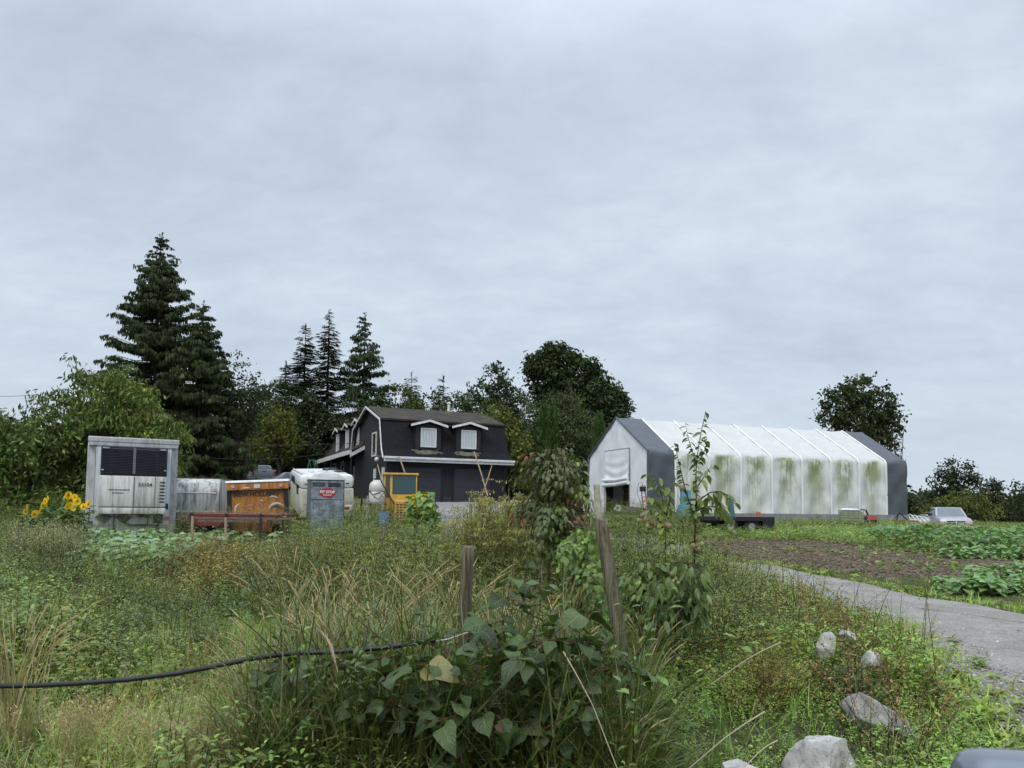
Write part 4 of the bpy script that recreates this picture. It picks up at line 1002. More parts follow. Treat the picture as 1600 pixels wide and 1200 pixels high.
b = MB(); b.box(-1.4, 1.45, 0, 1.9, zt - .08, zt, .01); b.box(-1.4, 1.45, -.02, .04, zt - .16, zt - .082); b.hull([(-1.4, -.03, zt - .16), (-1.1, -.03, zt - .36), (-.5, -.03, zt - .36), (-.3, -.03, zt - .16), (-1.4, .0, zt - .16), (-1.1, .0, zt - .36), (-.5, 0, zt - .36), (-.3, 0, zt - .16)]); b.build('bed', M['darkred'], rt)
b = MB()
for x_ in (-1.3, -.3, .7, 1.35): b.box(x_ - .03, x_ + .03, -.06, -.032, zt - .5, zt + .02)
b.build('stake', M['black'], rt)
for x_ in (-1.0, 1.0): b = MB(); b.cyl((x_, .9, .3), .32, .2, 'x', 20, bev=.03); b.build('wheel', M['tyre'], rt, True)

# ---------------------------------------------------------------- things around the shelter
q0, q1 = P(1075, 808, 36), P(1208, 808, 36); g0 = gzf(q1.x - 1.5, 36); zt = P(1150, 807, 36).z - g0
fb = thing('flatbed_trailer', 'dark flatbed trailer with brown timber deck standing before the shelter', 'trailer', (q1.x, 36, g0), math.radians(2)); w = q1.x - q0.x
b = MB(); b.box(-w, 0, 0, 2.3, zt - .06, zt, .01); b.build('deck', mat('brown_deck_boards', (.16, .12, .10), .85, 0, (.08, .06, .05), .6, (1, 8, 1)), fb)
b = MB(); b.box(-w, .05, -.06, .0, zt - .2, zt - .003); b.box(-.15, .06, -.0, 2.3, zt - .45, zt - .063); b.box(-w, -.2, .4, .5, zt - .35, zt - .064); b.box(-w, -.2, 1.8, 1.9, zt - .35, zt - .064); b.box(-.5, -.05, -.04, .1, .2, zt - .2); b.build('chassis', M['black'], fb)
for x_ in (-1.0, -2.0): 
    for y_ in (.15, 2.1): b = MB(); b.cyl((x_, y_, .36), .37, .25, 'y', 24, bev=.04); wh_ = b.build('wheel', M['tyre'], fb, True); b = MB(); b.cyl((x_, y_ - .13, .36), .17, .02, 'y', 18); b.build('rim', M['steel'], wh_)
q = P(1186, 800, 36.8); b = MB(); b.lathe((0, 0, 0), [(.10, 0), (.11, .2), (.09, .22), (.03, .26)], 14); o = b.build('orange_jug', mat('rust_orange', (.4, .14, .06), .6)); o.location = (q.x, 36.9, g0 + zt); tag(o, 'small orange-brown container standing on the flatbed deck', 'container')
# teal machine
q0 = P(1056, 800, 38.5); g0 = gzf(q0.x + .5, 38.5); zt = P(1070, 765, 38.5).z - g0
M['teal'] = mat('teal_paint', (.10, .30, .34), .5, 0, (.05, .1, .1), .5, bmp=0)
tm = thing('teal_machine', 'teal blue metal machine with narrow upright housing beside the grey end of the shelter', 'machine', (q0.x + .5, 38.5, g0))
b = MB(); b.hull([(-.55, -.3, .3), (.55, -.3, .3), (-.5, .4, .3), (.5, .4, .3), (-.35, -.25, zt * .55), (.4, -.25, zt * .55), (-.3, .35, zt * .55), (.4, .35, zt * .55)], .02); b.build('hood', M['teal'], tm)
b = MB(); b.box(-.22, .25, -.1, .3, zt * .55, zt, .03); b.build('housing', M['teal'], tm)
b = MB(); b.box(-.5, .5, -.32, .42, .05, .3, .02); b.build('base', M['black'], tm)
# red hand winch cart with wire loop
q = P(1006, 790, 40.5); g0 = gzf(q.x, 40.5); zz = lambda py: P(1006, py, 40.5).z - g0
rc = thing('red_hand_truck', 'red hand truck with a thin wire loop leaning by the shelter corner', 'hand truck', (q.x, 40.5, g0))
b = MB(); b.tube([(-.02, 0, zz(797)), (-.1, .1, zz(772)), (-.08, .12, zz(758))], .03); b.tube([(.22, 0, zz(797)), (.1, .1, zz(772)), (.06, .12, zz(758))], .03)
for k in range(5): t_ = k / 5; b.tube([(-.02 - .06 * t_, .03 + .08 * t_, zz(795 - 30 * t_)), (.2 - .1 * t_, .03 + .08 * t_, zz(793 - 30 * t_))], .02)
b.build('frame', M['red'], rc)
b = MB(); b.box(-.2, .12, .0, .2, zz(768), zz(760), .03); b.box(-.3, .35, -.1, .2, zz(798), zz(795), .01); b.build('motor', M['black'], rc)
b = MB(); b.tube([(-.1, 0, zz(793)), (-.35, 0, zz(770)), (-.28, 0, zz(755)), (-.1, .05, zz(753)), (.02, .05, zz(764))], .012); b.build('wire_loop', M['black'], rc)
q = P(985, 795, 40.2); g0 = gzf(q.x, 40.2); b = MB(); b.box(-.55, .55, -.3, .3, 0, .5, .04); b.hull([(-.6, -.35, .5), (.7, -.35, .5), (-.6, .35, .5), (.7, .35, .5), (-.2, 0, .78), (.6, 0, .74)], .03); o = b.build('tarped_pile', M['black']); o.location = (q.x, 40.2, g0); tag(o, 'low black tarpaulin-covered pile at the right of the shelter door', 'tarpaulin')
q = P(962, 796, 41.5); b = MB(); b.lathe((0, 0, 0), [(.12, 0), (.16, .3), (.165, .33), (.12, .33), (.1, .05)], 16); o = b.build('white_bucket', M['white'], None, True); o.rotation_euler = (1.3, 0, .3); o.location = (q.x, 41.5, q.z); tag(o, 'white bucket lying on its side before the shelter door', 'bucket')
b = MB(); b.box(-.5, .6, -.2, .5, 0, 1, .01); o = b.build('wooden_crate', M['wood_old']); gg = gzf(q.x, 41.6); o.location = (q.x, 41.6, gg - .03); o.scale = (1, 1, q.z - .17 - gg + .03); tag(o, 'dark wooden crate carrying the white bucket in the shelter doorway', 'crate')
q = P(916, 795, 30); g0 = gzf(q.x, 30); b = MB()
pts = [P(898, 792, 30), P(903, 779, 30), P(912, 770, 30), P(921, 769, 30), P(926, 777, 30), P(930, 792, 30), P(934, 812, 30)]
b.tube([(p_.x - q.x, 0, p_.z - g0) for p_ in pts], .08, 7); b.tube([(P(898, 790, 30).x - q.x, -.05, P(898, 790, 30).z - g0), (P(905, 812, 30).x - q.x, 0, 0)], .09, 7); b.hull([(-.35, -.1, .3), (.25, -.1, .3), (-.35, .4, .3), (.25, .4, .3), (-.3, 0, P(900, 789, 30).z - g0), (.2, 0, P(900, 786, 30).z - g0), (-.3, .3, .8), (.2, .3, .8)], .03)
o = b.build('white_shell', mat('chalky_fibreglass', (.5, .51, .48), .7, 0, (.15, .17, .1), .7), None, True); o.location = (q.x, 30, g0); tag(o, 'pale fibreglass arch overgrown by the bushes left of the shelter', 'fibreglass shell')
p0, p1 = P(937, 815, 24), P(932, 757, 24); b = MB(); mid = Vector((p0.x, 24, gzf(p0.x, 24)))
b.tube([Vector((0, 0, 0)), (p1 - mid) * .5 + Vector((.03, 0, 0)), p1 - mid], [.13, .11, .10], 9); o = b.build('pale_trunk_post', mat('birch_grey_bark', (.42, .41, .33), .85, 0, (.12, .13, .07), .7), None, True); o.location = mid; tag(o, 'pale mottled post standing before the shelter doorway', 'post')
# caged tank, red tiller, tripod, white tunnel at the far end
q0, q1 = P(1311, 822, 41), P(1350, 822, 41); g0 = gzf(q0.x, 41); zt = P(1330, 797, 41).z - g0; w = q1.x - q0.x
ct = thing('caged_tank', 'yellowed plastic tank in a metal cage with crates, beside the long shelter', 'tank', (q0.x + w / 2, 41, g0), math.radians(-25))
b = MB(); b.box(-w * .42, w * .42, -.45, .55, .12, zt - .03, .08); b.build('tank', mat('yellowed_plastic', (.45, .42, .26), .5), ct, True)
b = MB()
for k in range(6): z = .14 + (zt - .14) * k / 5; b.box(-w * .45, w * .45, -.50, -.47, z - .02, z + .015); b.box(-w * .45, -w * .43, -.47, .58, z - .02, z + .015)
for k in range(6): x_ = -w * .45 + w * .9 * k / 5; b.box(x_ - .015, x_ + .015, -.52, -.502, .1, zt)
for k in range(5): y_ = -.45 + k * .25; b.box(-w * .47, -w * .452, y_ - .02, y_ + .02, .1, zt)
b.build('cage', mat('green_grey_bars', (.18, .25, .22), .5), ct)
b = MB(); b.hull([(-w * .45, -.5, zt), (w * .35, -.5, zt), (-w * .45, .58, zt), (w * .4, .58, zt), (-w * .3, 0, zt + .1), (w * .2, .3, zt + .08)], .02); b.build('cover', M['white'], ct, True)
b = MB(); b.box(-w * .45, w * .45, -.5, .6, 0, .1); b.build('pallet', M['wood_old'], ct)
q = P(1357, 818, 42); g0 = gzf(q.x, 42); s_ = P(1357, 796, 42).z - g0
o = thing('red_tiller', 'small red rotary tiller with black handles beside the caged tank', 'tiller', (q.x, 42, g0))
b = MB(); b.hull([(-.2, -.3, s_ * .3), (.4, -.3, s_ * .3), (-.2, .3, s_ * .3), (.4, .3, s_ * .3), (0, -.2, s_ * .65), (.25, -.2, s_ * .6), (0, .2, s_ * .65), (.25, .2, s_ * .6)], .03); b.build('housing', M['red'], o)
b = MB(); b.tube([(0, 0, s_ * .6), (-.1, 0, s_ * .95), (-.45, -.1, s_ * 1.0)], .03); b.tube([(.05, .2, s_ * .6), (-.05, .2, s_ * .95), (-.4, .3, s_)], .03); b.build('handle', M['black'], o)
for x_ in (-.15, .3): b = MB(); b.cyl((x_, 0, .22), .23, .12, 'x', 16); b.build('wheel', M['tyre'], o)
q = P(1405, 818, 43); g0 = gzf(q.x, 43); s_ = P(1405, 801, 43).z - g0
o = thing('tripod_hitch', 'black A-shaped implement frame over rusty tines by the grey shelter end', 'farm implement', (q.x, 43, g0))
b = MB(); b.tube([(-.35, 0, .3), (0, 0, s_), (.5, 0, .35)], .035); b.tube([(0, 0, s_), (.05, .4, .35)], .03); b.build('frame', M['black'], o)
b = MB(); b.box(-.5, 1.0, -.1, .02, .28, .36)
for k in range(8): b.tube([(-.45 + k * .2, -.05, .3), (-.4 + k * .2, -.15, .1), (-.45 + k * .2, -.05, 0)], .02)
b.build('tine_bar', mat('rust', (.22, .08, .05), .8), o)
q = P(1436, 815, 52); g0 = gzf(q.x, 52); zt = P(1436, 803, 52).z - g0
b = MB(); n_ = 7
for k in range(n_): b.tube([(-.9 + .3 * k, math.cos(a_) * .8, math.sin(a_) * (zt - .05 * k)) for a_ in np.linspace(0, math.pi, 9)], .05)
b.prism([(math.cos(a_) * .78, math.sin(a_) * (zt - .3)) for a_ in np.linspace(0, math.pi, 10)], -.85, .9); o = b.build('hoop_tunnel', mat('white_plastic_film', (.6, .62, .58), .5), None, True); o.location = (q.x, 52, g0); tag(o, 'small white ribbed hoop tunnel just past the shelter end', 'tunnel')

# ---------------------------------------------------------------- power lines
def cable(name, pts, r, label, cat='cable', m='black', grp='overhead power lines'):
    b = MB(); c = Vector(pts[0]); b.tube([Vector(p_) - c for p_ in pts], r, 5); o = b.build(name, M[m]); o.location = c; tag(o, label, cat, grp)
def sagl(a_, b__, sag, n=24): return [Vector(a_).lerp(Vector(b__), k / n) - Vector((0, 0, sag * 4 * (k / n) * (1 - k / n))) for k in range(n + 1)]
cable('power_line', sagl(P(-40, 617, 40), P(60, 616, 44), .1), .012, 'thin overhead line running into the pale green tree')
cable('power_line', sagl(P(330, 692, 50), P(560, 692, 58), .15), .018, 'upper thin overhead line before the dark trees left of the house')
cable('power_line', sagl(P(330, 716, 50), P(560, 700, 58), .35), .018, 'lower sagging overhead line before the dark trees left of the house')

# ---------------------------------------------------------------- fence posts, hose, boulders, car mirror
def post(name, p_top, p_mid, r, label):
    d = (p_top - p_mid).normalized(); L_ = 1.9; base = p_top - d * L_
    n = 24; Y = p_top.y; g = Geo(); sides = 22
    V = []; f = []
    for k in range(n + 1):
        c = base + d * L_ * k / n
        for s_ in range(sides):
            a_ = 2 * math.pi * s_ / sides; rr = r * (1 + .10 * math.sin(a_ * 3 + 1) + .07 * math.sin(a_ * 7 + k * .12) + .05 * math.sin(k * .5 + a_) + .03 * math.sin(a_ * 13 + .3 * math.sin(k * .4)))
            dz_ = .010 * math.sin(a_ * 2 + 1) + .006 * math.sin(a_ * 7) if k == n else 0
            V.append((c.x - p_top.x + rr * math.cos(a_), c.y - p_top.y + rr * math.sin(a_), c.z - p_top.z + dz_))
    for k in range(n):
        for s_ in range(sides): a_ = k * sides + s_; q_ = k * sides + (s_ + 1) % sides; f.append((a_, q_, q_ + sides, a_ + sides))
    V.append((0, 0, .01)); 
    for s_ in range(sides): f.append((n * sides + s_, n * sides + (s_ + 1) % sides, len(V) - 1, -1))
    g.add(V, f, np.array([.3] * 3)); o = gobj(name, g, M['post'], None, True); o.location = p_top; return tag(o, label, 'post', 'old fence posts')
m, t, b = newmat('grey_weathered_post'); v = coords(t, 'Object', (30, 30, 1.6)); n_ = noise_n(t, v, 1, 8, .7)
c = mixc(t, rng_n(t, n_, .35, .65), (.07, .058, .038), (.23, .205, .145)); lich = rng_n(t, noise_n(t, coords(t), 9, 7, .75), .5, .66)
c = mixc(t, math_n(t, 'MULTIPLY', lich, .45), c, (.15, .18, .10)); t.links.new(c, b.inputs['Base Color']); b.inputs['Roughness'].default_value = .95; b.inputs['Specular IOR Level'].default_value = .1; bump(t, b, n_, 1, .02); M['post'] = m
post('fence_post', P(731, 855, 5.0), P(724, 985, 5.0), .040, 'grey weathered round fence post standing upright among the large leaves')
post('fence_post', P(938, 812, 5.6), P(966, 985, 5.5), .046, 'taller mossy grey fence post leaning to the left beside the green vine')
hp_ = [(-60, 1071), (0, 1072), (60, 1071), (120, 1068), (200, 1062), (280, 1052), (340, 1040), (400, 1028), (460, 1020), (520, 1019), (600, 1012), (680, 1000)]
pts = [P(x, y, 4.9 - i * .02) for i, (x, y) in enumerate(hp_)]
b = MB(); c0 = pts[0].copy(); b.tube([p_ - c0 for p_ in pts], .0155, 10); o = b.build('black_hose', mat('black_hose_plastic', (.012, .013, .015), .45), None, True); o.location = c0; tag(o, 'black plastic hose strung across the grass into the vine', 'hose')
b = MB(); rr_ = [P(x, y + 3, 4.85) for x, y in ((500, 1018), (560, 1016), (640, 1005), (700, 996), (760, 975))]; b.tube([p_ - rr_[0] for p_ in rr_], .006, 5); o = b.build('fence_wire', M['steel']); o.location = rr_[0]; tag(o, 'rusty fence wire running from the hose to the left post', 'wire')

def rock_mat():
    m, t, b = newmat('grey_white_rock'); v = coords(t); n = noise_n(t, v, 3, 9, .7, .5); f_ = noise_n(t, v, 22, 6, .7)
    c = mixc(t, rng_n(t, n, .35, .65), (.34, .335, .32), (.62, .62, .60)); c = mixc(t, math_n(t, 'MULTIPLY', rng_n(t, f_, .5, .68), .6), c, (.10, .095, .08))
    c = mixc(t, math_n(t, 'MULTIPLY', rng_n(t, noise_n(t, v, 1.6, 6, .7), .54, .66), .45), c, (.12, .13, .07))
    t.links.new(c, b.inputs['Base Color']); b.inputs['Roughness'].default_value = .9; bump(t, b, math_n(t, 'ADD', n, math_n(t, 'MULTIPLY', f_, .4)), .8, .03); return m
M['rock'] = rock_mat()
def boulder(loc, size, seed, label, rot=(0, 0, 0)):
    bm_ = bmesh.new(); bmesh.ops.create_icosphere(bm_, subdivisions=5, radius=1)
    r = random.Random(seed); pl_ = [(Vector((r.gauss(0, 1), r.gauss(0, 1), r.gauss(0, 1) + .2)).normalized(), r.uniform(.5, .85)) for _ in range(11)]
    from mathutils import noise as mn
    for v in bm_.verts:
        p_ = v.co.copy()
        for nn, dd in pl_:
            k = p_.dot(nn)
            if k > dd: p_ -= nn * (k - dd)
        p_ += p_.normalized() * (.07 * mn.noise(p_ * 2 + Vector((seed, 0, 0))) + .03 * mn.noise(p_ * 7 + Vector((seed, 0, 0))) + .012 * mn.noise(p_ * 19))
        v.co = Vector((p_.x * size[0], p_.y * size[1], p_.z * size[2]))
    me = bpy.data.meshes.new('boulder'); bm_.to_mesh(me); bm_.free(); me.materials.append(M['rock']); me.polygons.foreach_set('use_smooth', np.ones(len(me.polygons), bool))
    me.set_sharp_from_angle(angle=.45); o = link(bpy.data.objects.new('boulder', me)); o.location = loc; o.rotation_euler = rot; return tag(o, label, 'boulder', 'pale boulders along the weedy slope')
def bo(px, py, Y, size, seed, label, rot=(0, 0, 0)): boulder(P(px, py, Y), size, seed, label, rot)
bo(1280, 1218, 4.3, (.12, .28, .29), 3, 'largest pale boulder with a pointed top at the bottom of the slope', (.1, .15, .5))
bo(1172, 1222, 4.2, (.19, .2, .11), 5, 'flat pale boulder cut off by the bottom edge of the picture')
bo(1368, 1118, 5.6, (.09, .38, .17), 8, 'long half-buried boulder among the brown weeds', (.2, 0, .3))
bo(1290, 1008, 7.0, (.10, .12, .14), 11, 'small upright pale boulder highest on the slope')
bo(1325, 993, 7.15, (.075, .1, .06), 14, 'little white boulder right of the small upright one')
bo(1362, 1033, 6.6, (.075, .12, .09), 17, 'small bluish white boulder between brown stalks')
# car mirror at the lower right corner
q = P(1633, 1286, .78); cm = thing('car_door_mirror', 'rounded silver door mirror of the car the photo is taken from', 'car mirror', q, math.radians(-8))
b = MB(); b.hull([(x, y, z) for x in (-.062, .12) for y in (0, .09) for z in (-.06, .052)] + [(-.05, .03, .052)], .03, 5); b.build('housing', mat('silver_car_paint', (.20, .22, .26), .14, .4, bmp=0, var=.02), cm, True)
b = MB(); b.hull([(x, -.006, z) for x in (-.047, .12) for z in (-.055, .030)] + [(x, .004, z) for x in (-.047, .12) for z in (-.055, .030)], .012, 4); b.build('mirror_rim', M['black'], cm, True)
# ---------------------------------------------------------------- trees
def clump_proto(n, r, L, Wd, col, droop=.3, seed=0, flat=1.0):
    rg = np.random.default_rng(seed); g = Geo()
    lf = leaf(L, Wd, (1, 1, 1), ((0, .2), (.5, 1), (1, 0)), .2, .2)
    p = rg.normal(0, r * .5, (n, 3)); p[:, 2] *= flat
    d = norm(rg.normal(0, 1, (n, 3)) + np.array([0, 0, -droop])); 
    return scatter(g, [lf], p, dir_mats(d, None, rg.uniform(-1.2, 1.2, n)), rg.uniform(.7, 1.3, n), np.array(col) * tints(n, .28, .06, rg), np.zeros(n, int))
def simple_clump(n, r, L, Wd, col, droop=.3, seed=0, flat=1.0):
    """clump of single-face leaves, for far crowns"""
    rg = np.random.default_rng(seed); g = Geo(); lf = Geo(); lf.add([(0, 0, 0), (-Wd / 2, L * .5, Wd * .12), (0, L, -L * .15), (Wd / 2, L * .45, Wd * .12)], [(0, 3, 2, 1)], np.array([1., 1, 1]))
    p = rg.normal(0, r * .5, (n, 3)); p[:, 2] *= flat
    d = norm(rg.normal(0, 1, (n, 3)) + np.array([0, 0, -droop]))
    return scatter(g, [lf], p, dir_mats(d, None, rg.uniform(-1.5, 1.5, n)), rg.uniform(.6, 1.35, n), np.array(col) * tints(n, .3, .06, rg), np.zeros(n, int))
def crown_points(blobs, spacing, rg, shell=.55):
    P_, S_ = [], []
    for c, r in blobs:
        r = np.array(r); n = max(4, int(4.2 * (r[0] * r[1] * r[2]) / spacing ** 3))
        q = rg.normal(0, 1, (n, 3)); q = norm(q) * (rg.uniform(0, 1, n) ** (1 / 3) * (1 - shell) + shell * rg.uniform(.82, 1.08, n))[:, None]
        P_.append(q * r * (1 + .16 * np.sin(q[:, :1] * 5 + c[0]) * np.sin(q[:, 2:] * 6 + c[1])) + np.array(c))
    return np.concatenate(P_)
def px_blobs(bl, Y, depth=.85):
    r_ = []
    for px, py, rx, ry, *dy in bl:
        y_ = Y + (dy[0] if dy else 0); c = P(px, py, y_); s_ = y_ / F
        r_.append(((c.x, c.y, c.z), (rx * s_, (rx + ry) / 2 * s_ * depth, ry * s_)))
    return r_
def decid(name, label, px, Y, blobs, col, spacing=.9, leafL=.3, n=26, cr=.55, droop=.3, seed=1, cat='tree', group=None, trunk_r=.25, far=True, amt=.2, limbs=24, barkc=(.06, .05, .04), lw=.55, flat=.8):
    rg = np.random.default_rng(seed); base = at(px, Y); bl = px_blobs(blobs, Y)
    pts = crown_points(bl, spacing, rg)
    pts = pts[pts[:, 2] > gz(pts[:, 0], pts[:, 1]) + .15]
    mk = simple_clump if far else clump_proto
    protos = [mk(n, cr, leafL, leafL * lw, (1, 1, 1), droop, seed * 10 + k, flat) for k in range(4)]
    g = Geo(); m_ = len(pts)
    tint = np.array(col) * tints(m_, amt, .07, rg) * (1 + .25 * fn(pts[:, :1], pts[:, 2:], seed, .8))
    scatter(g, protos, pts - np.array(base), z_mats(rg.uniform(0, 6.28, m_), rg.uniform(0, .4, m_), rg.uniform(0, 6.28, m_)), rg.uniform(.7, 1.25, m_), tint)
    root = thing(name, label, cat, base, 0, group)
    gobj('crown', g, M['crown'], root)
    zmax = float(np.percentile(pts[:, 2], 84)); cx = np.mean([c[0] for c, r in bl]); cy = np.mean([c[1] for c, r in bl])
    t = Geo(); H_ = zmax - base.z
    spine = [np.array([0, 0, -.3]) + (np.array([cx - base.x, cy - base.y, H_]) - np.array([0, 0, -.3])) * k / 6 + np.array([rg.normal(0, .12), rg.normal(0, .12), 0]) * (k > 0) for k in range(7)]
    t.merge(tube(spine, [trunk_r * (1 - .85 * k / 6) for k in range(7)], 8, barkc))
    for i in rg.choice(m_, min(limbs, m_), replace=False):
        e_ = pts[i] - np.array(base); k = min(5, max(1, int(6 * min(.8, max(.12, (e_[2] / H_) - .22))))); s0 = spine[k]
        mid = (s0 + e_) / 2 + np.array([0, 0, -.08 * np.linalg.norm(e_ - s0)]); t.merge(tube([s0, mid, e_], [trunk_r * .32, trunk_r * .2, trunk_r * .06], 5, barkc))
    gobj('trunk', t, M['bark'], root, True); return root
def spray(kind, seed, L=1.0):
    """one leafy branchlet along +Y"""
    rg = np.random.default_rng(seed); g = Geo()
    if kind == 'spruce':
        for k in range(9):
            t_ = k / 9 * L; 
            for s_ in (-1, 1):
                l = .42 * L * (1 - k / 9 * .7) * rg.uniform(.7, 1.2); w_ = .09 * L; c_ = rg.uniform(.75, 1.25)
                d = np.array([s_ * .75, .65, -.12]) * l; o = np.array([0, t_, -.05 * t_]); g.add([o, o + np.array([0, w_ * 1.3, 0]), o + d + np.array([0, .02, 0]), o + d * .55 + np.array([0, -w_ * .3, -.03])], [(0, 3, 2, 1)], np.array([c_] * 3))
        g.add([(-.03, 0, 0), (.03, 0, 0), (.0, L, -.05), (-.02, L, -.05)], [(0, 1, 2, 3)], np.array([.8] * 3))
    else:   # drooping cedar fronds
        for k in range(12):
            t_ = rg.uniform(0, L); l = rg.uniform(.35, .75) * L; w_ = rg.uniform(.07, .13) * L; a_ = rg.uniform(-.28, .28); c_ = rg.uniform(.65, 1.35)
            o = np.array([rg.normal(0, .12) * L, t_, 0]); dn_ = np.array([a_ * l, .35 * l, -l]); wx = np.array([math.cos(a_ * 5 + k), math.sin(a_ * 5 + k), 0]) * w_
            g.add([o, o + dn_ * .45 + wx, o + dn_, o + dn_ * .4 - wx], [(0, 1, 2, 3)], np.array([c_, c_, c_]))
    return g
SPR = {k: [spray(k, s_) for s_ in range(5)] for k in ('spruce', 'cedar')}
def conifer(name, label, px, Y, top_py, rad_px, col, kind='spruce', seed=1, whorl=.34, dens=1.0, base_frac=.05, shape=1.0, droop=.25, gap=0.0, size=1.0, group=None, barkc=(.05, .04, .032), lift=.0, base_py=None):
    rg = np.random.default_rng(seed); tp = P(px, top_py, Y); base = Vector((tp.x, Y, gzf(tp.x, Y))); H_ = tp.z - base.z; R_ = rad_px * Y / F
    g = Geo(); t = Geo(); pp = []; dd = []; ss = []
    z = H_ * base_frac
    while z < H_ * .985:
        u = 1 - z / H_; nb = rg.integers(4, 7) if u > .12 else 3
        for _ in range(int(nb * dens + rg.uniform(0, 1))):
            if rg.uniform() < gap: continue
            a_ = rg.uniform(0, 6.28); r = R_ * (u ** shape) * (rg.uniform(.5, 1.08) if rg.uniform() > .16 else rg.uniform(1.05, 1.35)) * (1 + .12 * math.sin(z * 1.3 + a_ * 2 + seed)) + .12
            dz0 = lift - droop * rg.uniform(.6, 1.3); o = np.array([0, 0, z + rg.uniform(-.2, .2)]); dv = np.array([math.cos(a_), math.sin(a_), 0])
            n = max(2, int(r / (.34 * size))); br = []
            for k in range(n + 1):
                s_ = k / n; q = o + dv * r * s_ + np.array([0, 0, r * (dz0 * s_ + .30 * s_ ** 2.4 * (1 if kind == 'spruce' else .6))]); br.append(q)
                if k > 0 or r < .6:
                    for side in ((-1, 1, 0) if k == n else (-1, 1)):
                        b2 = a_ + side * rg.uniform(.5, 1.1); pp.append(q); dd.append([math.cos(b2), math.sin(b2), -.12 - droop * .5 * rg.uniform(0, 1.4)]); ss.append(size * rg.uniform(.65, 1.15) * (.55 + .45 * min(1, r / 1.5)) * (.55 + .45 * u ** .3))
            if r > .8: t.merge(tube([br[0], br[n // 2], br[-1]], [.05, .03, .012], 3, barkc))
        z += whorl * rg.uniform(.7, 1.3) * (1 + .6 * u)
    for k in range(5): pp.append(np.array([0, 0, H_ - .45 + .1 * k])); dd.append([rg.normal(0, .25), rg.normal(0, .25), 1]); ss.append(.4 * size)
    pp = np.array(pp); n = len(pp); dd = np.array(dd); ss = np.array(ss)
    tint = np.array(col) * tints(n, .22, .05, rg) * (1 + .2 * np.sin(pp[:, 2:] * 1.1 + seed))
    scatter(g, SPR[kind], pp, dir_mats(dd, None, rg.uniform(-.4, .4, n)), ss, tint)
    root = thing(name, label, 'tree', base, 0, group); gobj('crown', g, M['needle'], root)
    t.merge(tube([[0, 0, -.3], [0, 0, H_ * .5], [0, 0, H_ * .99]], [.012 * H_ + .05, .008 * H_, .02], 8, barkc)); gobj('trunk', t, M['bark'], root, True); return root
C_CED, C_SPR, C_DARK, C_OLIVE = (.036, .052, .027), (.036, .056, .036), (.036, .055, .032), (.075, .09, .03)
GB = 'trees behind the yard and the house'
conifer('cedar_tree', 'tallest dark cedar with drooping fronds rising behind the pale green tree', 252, 56, 366, 120, C_CED, 'cedar', 3, .27, 1.5, .03, .86, .34, .12, .66, GB, lift=.25)
conifer('cedar_tree', 'second dark cedar leaning on the right side of the tallest one', 318, 54, 472, 66, C_CED, 'cedar', 4, .26, 1.5, .03, .62, .40, .06, .66, GB, lift=.2)
decid('dark_leafy_tree', 'slim dark leafy tree right of the two cedars', 385, 56, [(378, 600, 32, 42), (395, 635, 26, 44), (362, 650, 40, 50)], (.036, .055, .030), .75, .24, 26, .5, .3, 5, group=GB)
conifer('spruce_tree', 'short dark spruce left of the three tall spruces', 447, 80, 567, 30, C_SPR, 'spruce', 7, .24, 1.4, .05, .7, .25, .05, .9, GB)
conifer('spruce_tree', 'dense dark spruce, left one of the three tall ones', 478, 80, 508, 42, C_SPR, 'spruce', 8, .22, 1.5, .05, .65, .22, .08, .78, GB)
conifer('spruce_tree', 'pointed spruce with a thin spire, middle one of the three tall ones', 515, 79, 485, 42, C_SPR, 'spruce', 9, .24, 1.5, .05, .72, .3, .12, .78, GB)
conifer('cedar_tree', 'sparse tree with upswept hanging branches, right one of the three tall ones', 571, 80, 490, 54, (.036, .058, .034), 'cedar', 10, .50, 1.1, .05, .62, .22, .12, .85, GB, lift=.15)
conifer('spruce_tree', 'bluish dark conifer standing low beside the house wing', 490, 84, 640, 62, (.032, .056, .048), 'cedar', 11, .32, 1.4, .02, .6, .4, .05, .9, GB)
conifer('spruce_tree', 'small pointed conifer above the house ridge, left', 643, 88, 583, 24, C_SPR, 'spruce', 12, .3, 1.3, .05, .5, .2, .05, .8, GB)
conifer('spruce_tree', 'broad pointed conifer above the middle of the house ridge', 693, 86, 588, 38, C_SPR, 'spruce', 13, .34, 1.3, .05, .7, .25, .05, .9, GB)
conifer('spruce_tree', 'thin see-through conifer behind the flue pipe', 731, 88, 598, 24, (.045, .06, .045), 'cedar', 14, .5, 1.0, .05, .6, .25, .25, .8, GB)
decid('bushy_tree', 'rounded mid green tree above the left end of the house ridge', 622, 80, [(622, 632, 34, 34), (600, 650, 30, 30), (640, 660, 44, 36)], (.055, .080, .032), .9, .3, 24, .6, .3, 15, group=GB)
decid('dark_leafy_tree', 'dark tree with ragged top just left of the big maple', 772, 78, [(770, 592, 24, 24), (788, 618, 26, 26), (757, 612, 20, 24), (778, 650, 34, 34), (795, 690, 40, 50)], C_DARK, .85, .36, 22, .6, .3, 16, group=GB)
decid('maple_tree', 'big round dark maple between the house and the shelter', 890, 76, [(862, 575, 42, 38), (900, 588, 42, 36), (848, 600, 24, 30), (930, 622, 40, 38), (960, 640, 26, 30), (900, 640, 56, 44), (950, 670, 34, 34), (880, 690, 60, 44)], (.036, .055, .030), .75, .40, 30, .62, .35, 17, group=GB, trunk_r=.4)
decid('light_green_tree', 'yellowish green tree peeping out behind the right end of the house', 785, 64, [(775, 650, 24, 20), (795, 672, 22, 26), (806, 702, 20, 30), (812, 735, 22, 30)], (.10, .125, .042), .65, .26, 26, .45, .3, 18, group=GB)
